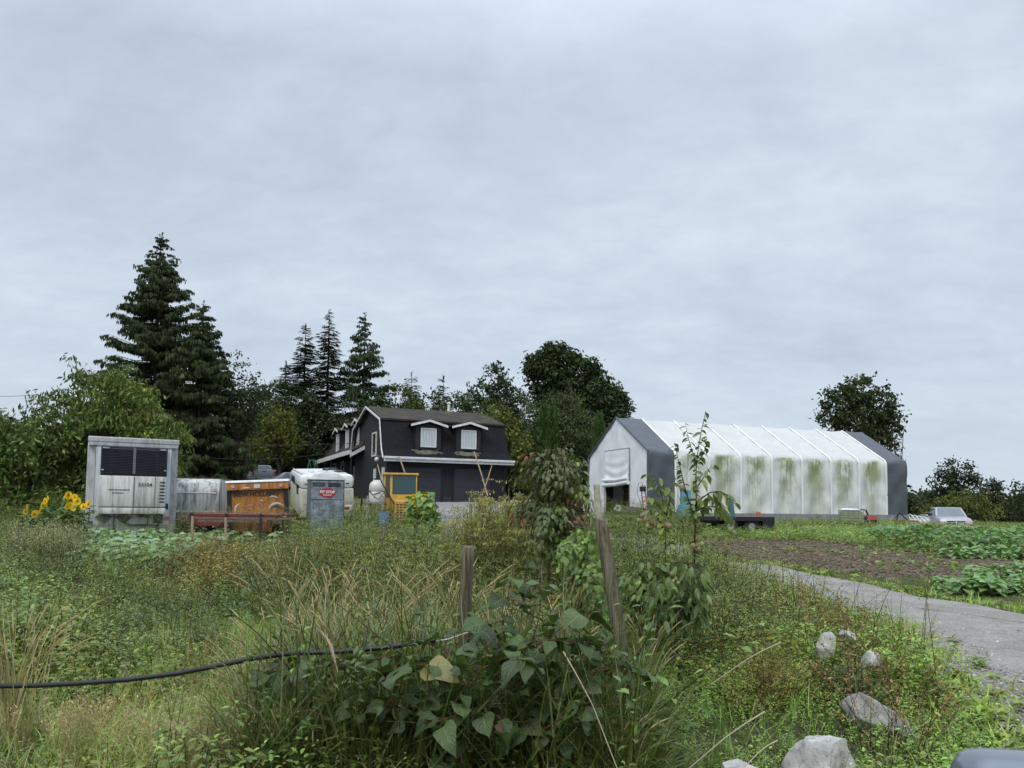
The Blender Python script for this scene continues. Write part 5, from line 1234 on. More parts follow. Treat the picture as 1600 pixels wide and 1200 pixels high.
decid('willow_tree', 'grey green feathery tree before the big maple', 885, 66, [(885, 640, 34, 30), (868, 665, 30, 30), (905, 672, 34, 34), (880, 710, 50, 40), (832, 660, 18, 30), (835, 700, 26, 40)], (.055, .075, .042), .65, .22, 30, .45, .9, 19, group=GB)
decid('olive_shrub_tree', 'olive green low tree between the slim dark tree and the bluish conifer', 432, 72, [(432, 660, 30, 28), (420, 690, 36, 30), (448, 690, 28, 26)], (.095, .11, .034), .7, .26, 26, .5, .3, 20, group=GB)
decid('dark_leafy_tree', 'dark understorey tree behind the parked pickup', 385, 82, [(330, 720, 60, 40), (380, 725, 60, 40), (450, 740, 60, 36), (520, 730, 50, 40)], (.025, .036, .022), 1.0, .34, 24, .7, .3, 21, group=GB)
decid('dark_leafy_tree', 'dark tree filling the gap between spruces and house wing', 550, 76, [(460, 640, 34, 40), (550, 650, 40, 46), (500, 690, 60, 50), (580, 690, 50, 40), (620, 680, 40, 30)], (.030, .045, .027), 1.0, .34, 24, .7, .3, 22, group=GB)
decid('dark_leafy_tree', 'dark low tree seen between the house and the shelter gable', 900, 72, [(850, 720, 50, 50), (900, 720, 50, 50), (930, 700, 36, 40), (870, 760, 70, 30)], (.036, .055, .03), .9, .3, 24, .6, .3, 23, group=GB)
def arborvitae(px, Y, top, w, seed, label):
    rg = np.random.default_rng(seed); base = at(px, Y); H_ = P(px, top, Y).z - base.z; R_ = w * Y / F; n = 2600
    u = rg.uniform(0, 1, n) ** .8; r = R_ * np.minimum(1, (1 - u) ** .5 * 1.25) * (1 + .12 * np.sin(u * 30)); a_ = rg.uniform(0, 6.28, n); q = rg.uniform(.5, 1.05, n)
    pos = np.stack([r * q * np.cos(a_), r * q * np.sin(a_), u * H_], 1); d = np.stack([.35 * np.cos(a_), .35 * np.sin(a_), np.ones(n)], 1)
    g = scatter(Geo(), SPR['spruce'], pos, dir_mats(d, None, rg.uniform(-3, 3, n)), rg.uniform(.25, .5, n), np.array((.045, .085, .03)) * tints(n, .25, .05, rg))
    root = thing('arborvitae', label, 'tree', base, 0, 'narrow columnar evergreens left of the shelter'); gobj('crown', g, M['needle'], root); t = tube([[0, 0, -.2], [0, 0, H_ * .9]], [.12, .02], 6, (.06, .045, .03)); gobj('trunk', t, M['bark'], root)
arborvitae(848, 60, 640, 10, 1, 'narrow columnar evergreen, left one of the touching pair')
arborvitae(863, 59.5, 637, 11, 2, 'narrow columnar evergreen, right one of the touching pair')
arborvitae(936, 58, 652, 12, 3, 'columnar evergreen touching the left slope of the shelter roof')
decid('ash_tree', 'large fresh green ash tree with drooping leaves behind the refrigerated trailer', 175, 36, [(186, 592, 32, 26), (160, 622, 44, 40), (205, 640, 48, 44), (120, 612, 24, 30), (122, 572, 7, 22), (100, 660, 56, 48), (165, 690, 80, 50), (245, 670, 34, 34), (262, 700, 38, 36), (225, 735, 55, 40), (85, 715, 70, 46), (150, 750, 60, 40)], (.085, .122, .042), .52, .24, 26, .42, .8, 31, trunk_r=.3, far=False, group=None, lw=.34)
decid('ash_tree', 'darker green tree at the left edge of the picture', 20, 34, [(18, 672, 40, 32), (-20, 700, 50, 50), (50, 700, 44, 44), (20, 745, 60, 46), (-60, 680, 50, 60), (60, 790, 60, 30), (100, 790, 50, 26), (10, 790, 60, 30)], (.085, .13, .05), .52, .25, 24, .42, .6, 32, trunk_r=.25, far=False, lw=.4)
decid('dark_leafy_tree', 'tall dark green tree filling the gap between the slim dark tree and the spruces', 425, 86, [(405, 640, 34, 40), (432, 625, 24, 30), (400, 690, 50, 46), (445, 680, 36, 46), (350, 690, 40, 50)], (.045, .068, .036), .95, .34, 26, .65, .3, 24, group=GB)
decid('bushy_tree', 'mid green tree just left of the house wing, before the spruces', 462, 78, [(455, 665, 26, 30), (478, 690, 30, 30), (450, 705, 34, 26)], (.075, .10, .04), .8, .28, 26, .55, .3, 25, group=GB)
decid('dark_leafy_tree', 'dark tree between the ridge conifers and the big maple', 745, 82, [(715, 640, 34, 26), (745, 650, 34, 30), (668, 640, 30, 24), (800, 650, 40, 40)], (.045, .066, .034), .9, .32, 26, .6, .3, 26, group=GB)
# snag
def bare(name, px, Y, top_py, seed, label, n=16, r=.12, lean=.0):
    rg = np.random.default_rng(seed); base = at(px, Y); H_ = P(px, top_py, Y).z - base.z; t = Geo()
    t.merge(tube([[0, 0, -.2], [lean * .4, 0, H_ * .5], [lean, 0, H_]], [r, r * .6, .02], 6, (.16, .14, .12)))
    for k in range(n):
        z = H_ * rg.uniform(.35, .98); a_ = rg.uniform(0, 6.28); l = rg.uniform(.3, 1.3) * (1.2 - z / H_) * 1.6 + .2; o = np.array([lean * z / H_, 0, z]); e_ = o + np.array([math.cos(a_) * l, math.sin(a_) * l, l * rg.uniform(.1, .8)])
        t.merge(tube([o, (o + e_) / 2 + rg.normal(0, .08, 3), e_], [r * .3, r * .2, .012], 4, (.16, .14, .12)))
        e2 = e_ + np.array([rg.normal(0, .25), rg.normal(0, .25), .35]); t.merge(tube([(o + e_) / 2, e2], [.02, .008], 3, (.16, .14, .12)))
    root = thing(name, label, 'tree', base, 0); gobj('trunk', t, M['bark'], root); return root
bare('dead_tree', 425, 92, 588, 41, 'bare broken dead trunk between the slim dark tree and the spruces', 10, .22)
bare('dead_tree', 1405, 78, 672, 42, 'bare twiggy dead tree right of the round maple, behind the grey shelter end', 22, .12, .6)
bare('dead_tree', 1531, 88, 735, 43, 'thin bare dead trunk among the trees right of the silver pickup', 8, .1)
GR = 'trees beyond the field on the right'
decid('maple_tree', 'round dark maple with reddish tips rising behind the far end of the shelter', 1345, 78, [(1345, 612, 32, 26), (1318, 630, 30, 28), (1300, 648, 20, 26), (1368, 636, 32, 30), (1385, 658, 24, 22), (1345, 660, 44, 34), (1340, 690, 40, 26), (1382, 690, 24, 30), (1330, 730, 50, 30)], (.034, .048, .026), .8, .36, 24, .6, .35, 51, trunk_r=.4)
decid('maple_tree', 'dark ragged tree directly above the silver pickup', 1492, 90, [(1492, 740, 30, 22), (1475, 762, 28, 22), (1515, 765, 26, 24), (1455, 785, 18, 18), (1495, 785, 40, 24)], (.030, .046, .027), .9, .36, 24, .62, .35, 52, group=GR)
decid('dark_leafy_tree', 'dark tree right of the thin dead trunk beyond the field', 1560, 88, [(1545, 772, 22, 24), (1572, 785, 26, 22), (1560, 800, 44, 22), (1540, 800, 30, 20)], (.030, .044, .026), .9, .34, 24, .62, .35, 53, group=GR)
decid('dark_leafy_tree', 'dark tree cut off by the right edge of the picture', 1606, 80, [(1598, 765, 20, 12), (1620, 775, 24, 22), (1615, 800, 36, 20)], (.026, .04, .024), .9, .34, 24, .62, .35, 54, group=GR)
decid('light_green_tree', 'olive green bush right behind the silver pickup', 1500, 74, [(1490, 790, 30, 18), (1520, 788, 26, 20), (1460, 796, 24, 14), (1540, 800, 30, 16)], (.085, .11, .04), .7, .26, 26, .5, .3, 55, group=GR)
decid('dark_leafy_tree', 'small dark bush between the shelter end and the silver pickup', 1437, 82, [(1434, 785, 12, 14), (1445, 795, 18, 12)], (.04, .055, .03), .8, .28, 24, .5, .3, 56, group=GR)
# far wood closing the view
g = Geo(); rg = np.random.default_rng(77); pr = [simple_clump(16, 1.6, .8, .5, (1, 1, 1), .3, k) for k in range(4)]
xs_ = []; 
for X0, X1, Y0, h0, n in ((-75, 30, 100, 9, 3600), (28, 140, 118, 3.4, 2200)):
    x = rg.uniform(X0, X1, n); y = Y0 + rg.uniform(0, 9, n); hgt = h0 * (1 + .25 * fn(x, y, 3, .5)); z = gz(x, y) + hgt * rg.uniform(0, 1, n) ** .7; xs_.append(np.stack([x, y, z], 1))
pos = np.concatenate(xs_); n = len(pos); scatter(g, pr, pos, z_mats(rg.uniform(0, 6.28, n)), rg.uniform(.7, 1.3, n), np.array((.032, .047, .03)) * tints(n, .25, .06, rg))
tag(gobj('distant_wood', g, M['crown']), 'low dark wood closing the view far behind the yard', 'wood', kind='stuff')
# ---------------------------------------------------------------- ground plants
def tuft(n, h, w, col, tip, seed, spread=.06, bend=1.3, seg=3):
    rg = np.random.default_rng(seed); g = Geo()
    for k in range(n):
        l = h * rg.uniform(.55, 1.15); c = np.array(col) * rg.uniform(.75, 1.3); b_ = blade(l, w * rg.uniform(.7, 1.3), c, bend * rg.uniform(.4, 1.5), seg, np.array(tip) * rg.uniform(.8, 1.2))
        a_ = rg.uniform(0, 6.28); scatter(g, [b_], [[rg.normal(0, spread), rg.normal(0, spread), -.02]], z_mats(np.array([a_])), 1.0)
    return g
LPROF = ((0, .15), (.35, 1), (.7, .75), (1, 0))
def forb(h, n, L, Wd, col, seed, stemc=(.10, .11, .05), taper=.5, up=.4, lean=.15, full=True, head=None, r=.0025, branch=0):
    """leafy stem; head = (kind, colour, size)"""
    rg = np.random.default_rng(seed); g = Geo(); lx, ly = rg.normal(0, lean, 2) * h
    def pt(t_): return np.array([lx * t_ ** 1.6, ly * t_ ** 1.6, h * t_])
    g.merge(tube([pt(0), pt(.35), pt(.7), pt(1)], [r, r * .8, r * .6, r * .3], 3, stemc))
    if full: lf = leaf(L, Wd, (1, 1, 1), LPROF, .2, .35)
    else: lf = leaf(L, Wd, (1, 1, 1), ((0, .2), (.5, 1), (1, 0)), .2, .3)
    t_ = rg.uniform(.08, 1, n); a_ = np.arange(n) * 2.4 + rg.uniform(0, .6, n)
    pos = np.array([pt(q) for q in t_]); d = np.stack([np.cos(a_), np.sin(a_), rg.normal(up, .3, n)], 1)
    off = d * (rg.uniform(0, branch, n) * (1 - t_ * .6))[:, None] if branch else 0
    scatter(g, [lf], pos + off, dir_mats(d, None, rg.uniform(-.5, .5, n)), (1 - taper * t_) * rg.uniform(.7, 1.25, n), np.array(col) * tints(n, .2, .06, rg), np.zeros(n, int))
    if head:
        kind, hc, hs = head; m_ = {'spike': 16, 'umbel': 22, 'puff': 12, 'plume': 22}[kind]; sm = leaf(hs, hs * .5, (1, 1, 1), ((0, .5), (.5, 1), (1, .1)), .1, .1)
        if kind == 'spike': pp = np.array([pt(q) for q in rg.uniform(.72, 1.06, m_)]) + rg.normal(0, .006, (m_, 3))
        elif kind == 'umbel':
            aa = rg.uniform(0, 6.28, m_); rr = rg.uniform(.2, 1, m_) ** .6 * hs * 5; pp = pt(1) + np.stack([rr * np.cos(aa), rr * np.sin(aa), hs * 3 - rr * .35], 1)
            for q in pp[::3]: g.merge(tube([pt(.97), q], [.0015, .001], 3, stemc))
        elif kind == 'puff': pp = np.array([pt(q) for q in rg.uniform(.7, 1.05, m_)]) + rg.normal(0, h * .07, (m_, 3))
        else: pp = np.array([pt(q) for q in rg.uniform(.75, 1.12, m_)]) + rg.normal(0, .02, (m_, 3)) * np.array([1, 1, .4])
        scatter(g, [sm], pp, dir_mats(rg.normal(0, .6, (m_, 3)) + np.array([0, 0, .7]), None, rg.uniform(-3, 3, m_)), rg.uniform(.6, 1.3, m_), np.array(hc) * tints(m_, .2, .05, rg), np.zeros(m_, int))
    return g
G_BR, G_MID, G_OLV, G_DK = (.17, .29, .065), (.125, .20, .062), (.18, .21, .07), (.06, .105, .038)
STRAW, BROWN, RUST = (.36, .29, .17), (.15, .095, .05), (.20, .10, .05)
rnx = lambda y: np.interp(y, RN[::1, 1][np.argsort(RN[:, 1])], RN[:, 0][np.argsort(RN[:, 1])])
rfx = lambda y: np.interp(y, RF[:, 1][np.argsort(RF[:, 1])], RF[:, 0][np.argsort(RF[:, 1])])
def sample(n, poly=None, x0=-12, x1=12, y0=3, y1=20, dens=None, margin=.1):
    """points spread evenly over a part of the ground, thinned by dens(x, y)"""
    if poly is not None: poly = np.asarray(poly, float); x0, y0 = poly.min(0); x1, y1 = poly.max(0)
    x = rng.uniform(x0, x1, n); y = rng.uniform(y0, y1, n); k = np.abs(x) < .74 * y + 1.2
    if poly is not None: k &= pip(poly, x, y)
    if dens is not None: k &= rng.uniform(0, 1, n) < dens(x, y)
    x, y = x[k], y[k]; return x, y
def plant(name, label, protos, x, y, scale, tint, mat='leaf', tilt=.2, kind='stuff', lift=0.0):
    n = len(x)
    if n == 0: return None
    g = Geo(); pos = np.stack([x, y, gz(x, y) - .02 + lift], 1)
    scatter(g, protos, pos, z_mats(rng.uniform(0, 6.28, n), np.abs(rng.normal(0, tilt, n)), rng.uniform(0, 6.28, n)), scale, tint)
    return tag(gobj(name, g, M[mat]), label, name.replace('_', ' '), kind=kind)
def blend(a_, b_, f): f = np.clip(f, 0, 1)[:, None]; return np.array(a_) * (1 - f) + np.array(b_) * f
wx_ = lambda px, Y: P(px, 800, Y).x
LEFT = lambda x, y: x < rnx(y) - .12
ONE = lambda x: np.ones((len(x), 3))
def circ(c, r):   # soft disc around a ground point
    return lambda x, y: np.clip(1.3 - np.hypot(x - c[0], (y - c[1])) / r, 0, 1)
gA = G(430, 1010); gB = G(600, 960); gC = G(300, 1150); gD = G(200, 1080); gE = G(1080, 1060)
brightgrass = lambda x, y: np.maximum.reduce([circ(gA, 1.9)(x, y), circ(gB, 1.7)(x, y), circ(gC, 1.2)(x, y), circ(gD, 1.0)(x, y) * .7, circ(gE, .7)(x, y) * .25])

# -- near leafy weeds
P_lo = [forb(.34 + .06 * (k % 3), 22, .062, .030, (1, 1, 1), 100 + k, branch=.06, taper=.45) for k in range(6)]
P_lo2 = [forb(.44 + .07 * (k % 3), 26, .060, .028, (1, 1, 1), 120 + k, branch=.09, taper=.5, lean=.25) for k in range(6)]
TH = [(wx_(390, 4.2), 4.2), (wx_(1010, 4.2), 4.2), (wx_(990, 5.6), 5.6), (wx_(430, 5.3), 5.3)]
def lowd(x, y): return LEFT(x, y) * (1 - .85 * pip(TH, x, y)) * (1 - .92 * brightgrass(x, y)) * (.65 + .35 * fn(x, y, 2, 1.3)) * np.clip(1 - (y - 7) / 18, .35, 1)
x, y = sample(15000, x0=-7, x1=6, y0=3.4, y1=9, dens=lowd)
f = fn(x, y, 5, 1.4) * .7 + .5 + rng.normal(0, .12, len(x)); lush = ((x > .8) & (y < 9)).astype(float)
t_ = blend(G_MID, G_OLV, f) * (1 - .0 * lush)[:, None]; t_ = t_ * (1 - lush)[:, None] + blend(G_BR, G_OLV, f * .35) * 1.12 * lush[:, None]
hsc = rng.uniform(.6, 1.25, len(x)) * np.clip(.85 + .6 * fn(x, y, 9, 1.5), .4, 1.6) * np.where((x > .6) & (x < 2.6), .8, 1.15)
plant('leafy_weeds', 'dense low leafy weeds covering the near field and slope', P_lo, x, y, hsc, t_ * tints(len(x), .16, .05))
x, y = sample(16000, x0=-15, x1=10, y0=8.2, y1=20, dens=lowd)
f = fn(x, y, 5, .8) * .5 + .5 + rng.normal(0, .15, len(x))
plant('leafy_weeds', 'tangled olive and green weeds across the middle of the field', P_lo2, x, y, rng.uniform(.7, 1.35, len(x)) * (.95 + .5 * fn(x, y, 3, 1.1)), blend(G_MID, G_OLV, f) * tints(len(x), .18, .06))
# -- grass tufts
P_g = [tuft(16, .30, .008, (1, 1, 1), (1.15, 1.1, .9), 140 + k, .05, 1.5, 4) for k in range(6)]
P_g2 = [tuft(12, .26, .014, (1, 1, 1), (1.2, 1.15, .9), 150 + k, .09, 1.3, 2) for k in range(6)]
x, y = sample(7000, x0=-7, x1=6, y0=3.4, y1=11, dens=lambda x, y: LEFT(x, y) * np.clip(.16 + 1.1 * brightgrass(x, y), 0, 1))
bg_ = brightgrass(x, y); plant('grass', 'bright green grass in the near part of the field', P_g, x, y, rng.uniform(.7, 1.3, len(x)), blend(G_MID, (.20, .31, .095), bg_ + .2) * tints(len(x), .16, .05), 'grass')
def vergeg(x, y): return ((x > rfx(y) + .1) | LEFT(x, y)) * ~pip(SOIL, x, y) * ~pip(DRIVE, x, y)
x, y = sample(26000, x0=-20, x1=26, y0=11, y1=32, dens=lambda x, y: vergeg(x, y) * np.clip(.9 - .5 * (x < 0), 0, 1))
f = fn(x, y, 6, .5) * .5 + .5; right = (x > rfx(y)).astype(float)
plant('grass', 'rough grass on the verges beyond the gravel road and far field', P_g2, x, y, rng.uniform(.45, 1.0, len(x)) * (1 - .35 * right), blend(blend(G_MID, G_OLV, f), (.21, .26, .085), right * .6) * tints(len(x), .18, .06), 'grass')
x, y = sample(26000, x0=-45, x1=60, y0=32, y1=80, dens=lambda x, y: ~pip(DRIVE, x, y) & ~pip(ROAD, x, y) & (x > -60))
plant('grass', 'thin grass around the shelter, the yard and the house', P_g2, x, y, rng.uniform(.8, 1.7, len(x)), blend(G_MID, G_OLV, fn(x, y, 6, .3) * .5 + .5) * tints(len(x), .2, .06), 'grass')
# leaf rosettes and stray weeds over the soil and road edge
P_ro = [forb(.10, 12, .10, .04, (1, 1, 1), 170 + k, taper=.2, up=.5) for k in range(4)]
x, y = sample(1500, SOIL, dens=lambda x, y: np.clip(.25 + .6 * fn(x, y, 4, .9), .03, 1)); plant('seedlings', 'scattered green seedlings and weeds on the bare soil', P_ro, x, y, rng.uniform(.5, 1.5, len(x)), blend(G_OLV, G_BR, rng.uniform(0, 1, len(x))) * tints(len(x), .2, .05))
edge = np.concatenate([RF + rng.normal(0, .18, RF.shape) + np.array([.1, .1]) for _ in range(9)] + [RN + rng.normal(0, .28, RN.shape) for _ in range(16)]); edge = edge[(edge[:, 1] > 3.6)]
plant('verge_weeds', 'low weeds fringing both edges of the gravel road', P_ro + P_g2[:2], edge[:, 0], edge[:, 1], rng.uniform(.5, 1.4, len(edge)), blend(G_OLV, G_BR, rng.uniform(0, 1, len(edge))) * tints(len(edge), .2, .05))
# -- mid tall weed bank
P_tall = [forb(1.0, 46, .075, .018, (1, 1, 1), 200 + k, branch=.16, taper=.5, lean=.14, full=False, r=.004, up=.7) for k in range(6)]
P_umb = [forb(1.15, 30, .07, .018, (1, 1, 1), 210 + k, branch=.14, taper=.6, lean=.12, full=False, r=.004, up=.8, head=('umbel', (1.35, 1.2, 1.1), .018)) for k in range(4)]
def wx(px, Y): return P(px, 800, Y).x
bank = [(wx(400, 9.2), 9.2), (wx(700, 9.2), 9.2), (wx(760, 11), 11), (wx(720, 16), 16), (wx(430, 16.5), 16.5), (wx(350, 13), 13)]
x, y = sample(3800, bank, dens=lambda x, y: np.clip(.8 + .3 * fn(x, y, 1, 1.4), 0, 1))
hh = np.clip((y - 8.8) / 3.2, .42, 1.0) * np.where(x < wx(430, 13), .7, 1)
plant('tall_weeds', 'tall grey green weeds standing in front of the portable toilet and camper', P_tall + P_umb[:1], x, y, hh * rng.uniform(.75, 1.2, len(x)) * (.93 + .2 * fn(x, y, 6, 2.2)), blend((.13, .18, .06), (.21, .25, .095), fn(x, y, 7, 1.1) * .5 + .5) * tints(len(x), .18, .05))
rbank = [(wx(820, 6.8), 6.8), (wx(1010, 6.6), 6.6), (wx(1120, 8.6), 8.6), (wx(1120, 13), 13), (wx(1000, 16), 16), (wx(760, 16), 16), (wx(740, 10), 10)]
x, y = sample(3600, rbank, dens=lambda x, y: LEFT(x, y) * np.clip(.75 + .3 * fn(x, y, 1, 1.4), 0, 1))
hh = np.clip((y - 5.6) / 5, .5, 1.0)
plant('tall_weeds', 'green and brownish tall weeds between the two posts and the gravel road', P_tall + P_umb, x, y, hh * rng.uniform(.75, 1.15, len(x)), blend((.12, .18, .055), (.20, .20, .08), fn(x, y, 8, 1.5) * .6 + .3) * tints(len(x), .2, .06))
# -- patches
rp = [(wx(300, 11.5), 11.5), (wx(470, 11), 11), (wx(470, 15), 15), (wx(330, 16), 16)]
x, y = sample(1500, rp); plant('reddish_weeds', 'reddish brown and yellow weeds in the middle of the left field', P_lo2, x, y, rng.uniform(.9, 1.6, len(x)), blend((.24, .165, .06), (.22, .22, .07), rng.uniform(0, 1, len(x))) * tints(len(x), .2, .06))
P_sp = [forb(.5, 12, .05, .016, (1, 1, 1), 230 + k, taper=.5, lean=.2, full=False, r=.003, head=('spike', (1.1, .8, .7), .018), stemc=(.14, .08, .05), branch=.05) for k in range(6)]
def browns(x, y): return LEFT(x, y) * (x > rnx(y) - .95 - .1 * (y - 5) * (y < 9)) * (x < rnx(y) + .1)
x, y = sample(7000, x0=1.0, x1=8, y0=4.6, y1=12, dens=lambda x, y: browns(x, y) * np.clip(.45 + .5 * fn(x, y, 4, 1.2), .05, 1))
plant('brown_spiked_weeds', 'brown seed-headed weeds along the near edge of the gravel road', P_sp, x, y, rng.uniform(.6, 1.15, len(x)) * np.clip((rnx(y) - x) / .5, .5, 1.15), blend((.19, .15, .095), (.17, .20, .075), np.clip(fn(x, y, 9, 1.6) * .6 + .45, 0, 1)) * tints(len(x), .2, .06))
crest = [(wx(1090, 7.5), 7.5), (wx(1180, 8), 8), (wx(1330, 7.2), 7.2), (wx(1440, 6.4), 6.4), (wx(1500, 6.0), 6.0), (wx(1490, 6.9), 6.9), (wx(1300, 9.4), 9.4), (wx(1150, 13), 13), (wx(1080, 13), 13)]
x, y = sample(1500, crest, dens=lambda x, y: LEFT(x, y) * np.clip(.7 + .4 * fn(x, y, 1, 1.8), 0, 1)); plant('tall_weeds', 'bushy weeds heaped along the crest beside the gravel road', P_lo2 + P_tall[:2], x, y, rng.uniform(.6, 1.15, len(x)), blend((.13, .18, .055), (.21, .19, .075), fn(x, y, 8, 2) * .6 + .4) * tints(len(x), .16, .05))
P_puff = [forb(.95, 26, .05, .014, (1, 1, 1), 240 + k, taper=.4, lean=.16, full=False, r=.003, branch=.14, head=('puff', (2.4, 2.3, 2.5), .020)) for k in range(4)]
wp = [(wx(25, 14.5), 14.5), (wx(125, 14.2), 14.2), (wx(140, 17), 17), (wx(20, 17.5), 17.5)]
x, y = sample(1500, wp); plant('seeding_weeds', 'grey green weeds with white seed tufts below the sunflowers', P_puff, x, y, rng.uniform(.7, 1.05, len(x)), blend((.12, .135, .08), (.17, .175, .11), rng.uniform(0, 1, len(x))) * tints(len(x), .2, .05))
P_dock = [forb(1.1, 30, .06, .02, (1, 1, 1), 250 + k, taper=.4, lean=.14, full=False, r=.004, branch=.15, head=('puff', (2.0, 1.9, 2.3), .03), stemc=(.16, .10, .06)) for k in range(4)]
dp = [(wx(278, 24.5), 24.5), (wx(455, 24.5), 24.5), (wx(450, 27), 27), (wx(285, 27), 27)]
x, y = sample(900, dp); plant('seeding_weeds', 'brown weeds with pale fluffy seed heads before the orange bin', P_dock, x, y, rng.uniform(.7, 1.0, len(x)), blend((.13, .105, .08), (.11, .115, .065), rng.uniform(0, 1, len(x))) * tints(len(x), .2, .05))
# weeds before trailer, tractor, driveway edge, shelter foot
for lbl, pl_, n, sc_ in (('weeds round the tank, tractor and toilet', [(wx(440, 19), 19), (wx(690, 19), 19), (wx(690, 29), 29), (wx(560, 31), 31), (wx(450, 25), 25)], 2300, .8),
                    ('weeds before the house driveway and yard edge', [(wx(685, 18), 18), (wx(900, 18), 18), (wx(930, 34), 34), (wx(770, 34), 34), (wx(762, 23), 23), (wx(690, 20), 20)], 2400, .9),
                    ('weeds in front of the shelter door and teal machine', [(wx(930, 26), 26), (wx(1085, 26), 26), (wx(1085, 39), 39), (wx(930, 39), 39)], 2200, .9),
                    ('weeds under the trailer and left edge trees', [(wx(-60, 20), 20), (wx(290, 20), 20), (wx(290, 30), 30), (wx(-60, 31), 31)], 3000, .75)):
    x, y = sample(n, pl_); plant('tall_weeds', lbl, P_tall[:4] + P_umb[:2], x, y, sc_ * rng.uniform(.6, 1.25, len(x)), blend(G_MID, G_OLV, fn(x, y, 3, 1) * .5 + .5) * tints(len(x), .2, .06))
# soft green weeds between soil and shelter
P_soft = [forb(.42, 30, .10, .045, (1, 1, 1), 260 + k, taper=.3, lean=.2, full=False, branch=.22, up=.3) for k in range(5)]
gs = [(wx(1090, 28), 28), (wx(1230, 29), 29), (wx(1400, 27), 27), (wx(1700, 22), 22), (wx(1700, 25), 25), (wx(1440, 34), 34), (wx(1420, 43), 43), (wx(1100, 40), 40)]
x, y = sample(5200, gs, dens=lambda x, y: ~pip(SOIL, x, y) * (np.clip(.8 + .4 * fn(x, y, 2, .8), 0, 1))); plant('leafy_weeds', 'soft bright weeds between the bare soil and the shelter', P_soft, x, y, rng.uniform(.55, 1.2, len(x)), blend((.15, .25, .07), (.18, .24, .085), fn(x, y, 2, .7) * .5 + .5) * tints(len(x), .2, .05))
# -- dry grass and straw
P_dry = [tuft(16, .55, .006, (1, 1, 1), (1.1, 1.05, .95), 270 + k, .05, 1.0, 5) for k in range(5)]
P_plume = []
for k in range(4):
    g = tuft(12, .62, .004, (1, 1, 1), (1.1, 1, .9), 280 + k, .04, .7, 5); rg = np.random.default_rng(k)
    for _ in range(9): scatter(g, [forb(.62, 2, .03, .006, (1, 1, 1), int(rg.integers(1e6)), lean=.22, stemc=(.9, .85, .75), r=.0012, head=('plume', (1, .95, .9), .022))], [[rg.normal(0, .05), rg.normal(0, .05), 0]], z_mats(rg.uniform(0, 6, 1)), rg.uniform(.7, 1.1, 1))
    P_plume.append(g)
for cpx, cpy, rr, n, lbl in ((20, 1215, .2, 14, 'upright straw coloured stalks in the lower left corner'), (270, 1245, .55, 90, 'pale dry grass along the bottom left of the picture'), (400, 1262, .35, 26, 'pale dry grass in front of the tangled vine')):
    c_ = G(cpx, cpy); aa = rng.uniform(0, 6.28, n); r2 = rr * rng.uniform(0, 1, n) ** .5
    plant('dry_grass', lbl, P_plume + P_dry, c_.x + r2 * np.cos(aa) * 1.5, c_.y + .35 + r2 * np.sin(aa) * .8, rng.uniform(.55, .95, n) * (1.35 if cpx == 30 else .72), np.array((.36, .32, .25)) * tints(n, .15, .04), 'grass', .25)
x, y = sample(260, x0=-3, x1=.5, y0=3.6, y1=7.5); plant('dry_grass', 'single straw blades mixed through the near weeds', P_dry, x, y, rng.uniform(.5, 1.0, len(x)), np.array(STRAW) * .8 * tints(len(x), .2, .05), 'grass', .35)
# dark undergrowth round the posts
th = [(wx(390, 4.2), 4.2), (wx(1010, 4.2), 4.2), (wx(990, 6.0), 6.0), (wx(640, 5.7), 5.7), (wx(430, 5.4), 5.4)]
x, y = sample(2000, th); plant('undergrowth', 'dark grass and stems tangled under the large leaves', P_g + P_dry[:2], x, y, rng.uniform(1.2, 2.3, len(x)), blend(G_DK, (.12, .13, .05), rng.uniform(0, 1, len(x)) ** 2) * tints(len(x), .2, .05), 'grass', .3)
x, y = sample(170, th); plant('undergrowth', 'leafy stems under the vine between the two posts', P_lo2, x, y, rng.uniform(1.2, 2.0, len(x)), blend(G_DK, G_MID, rng.uniform(0, 1, len(x))) * tints(len(x), .2, .05))

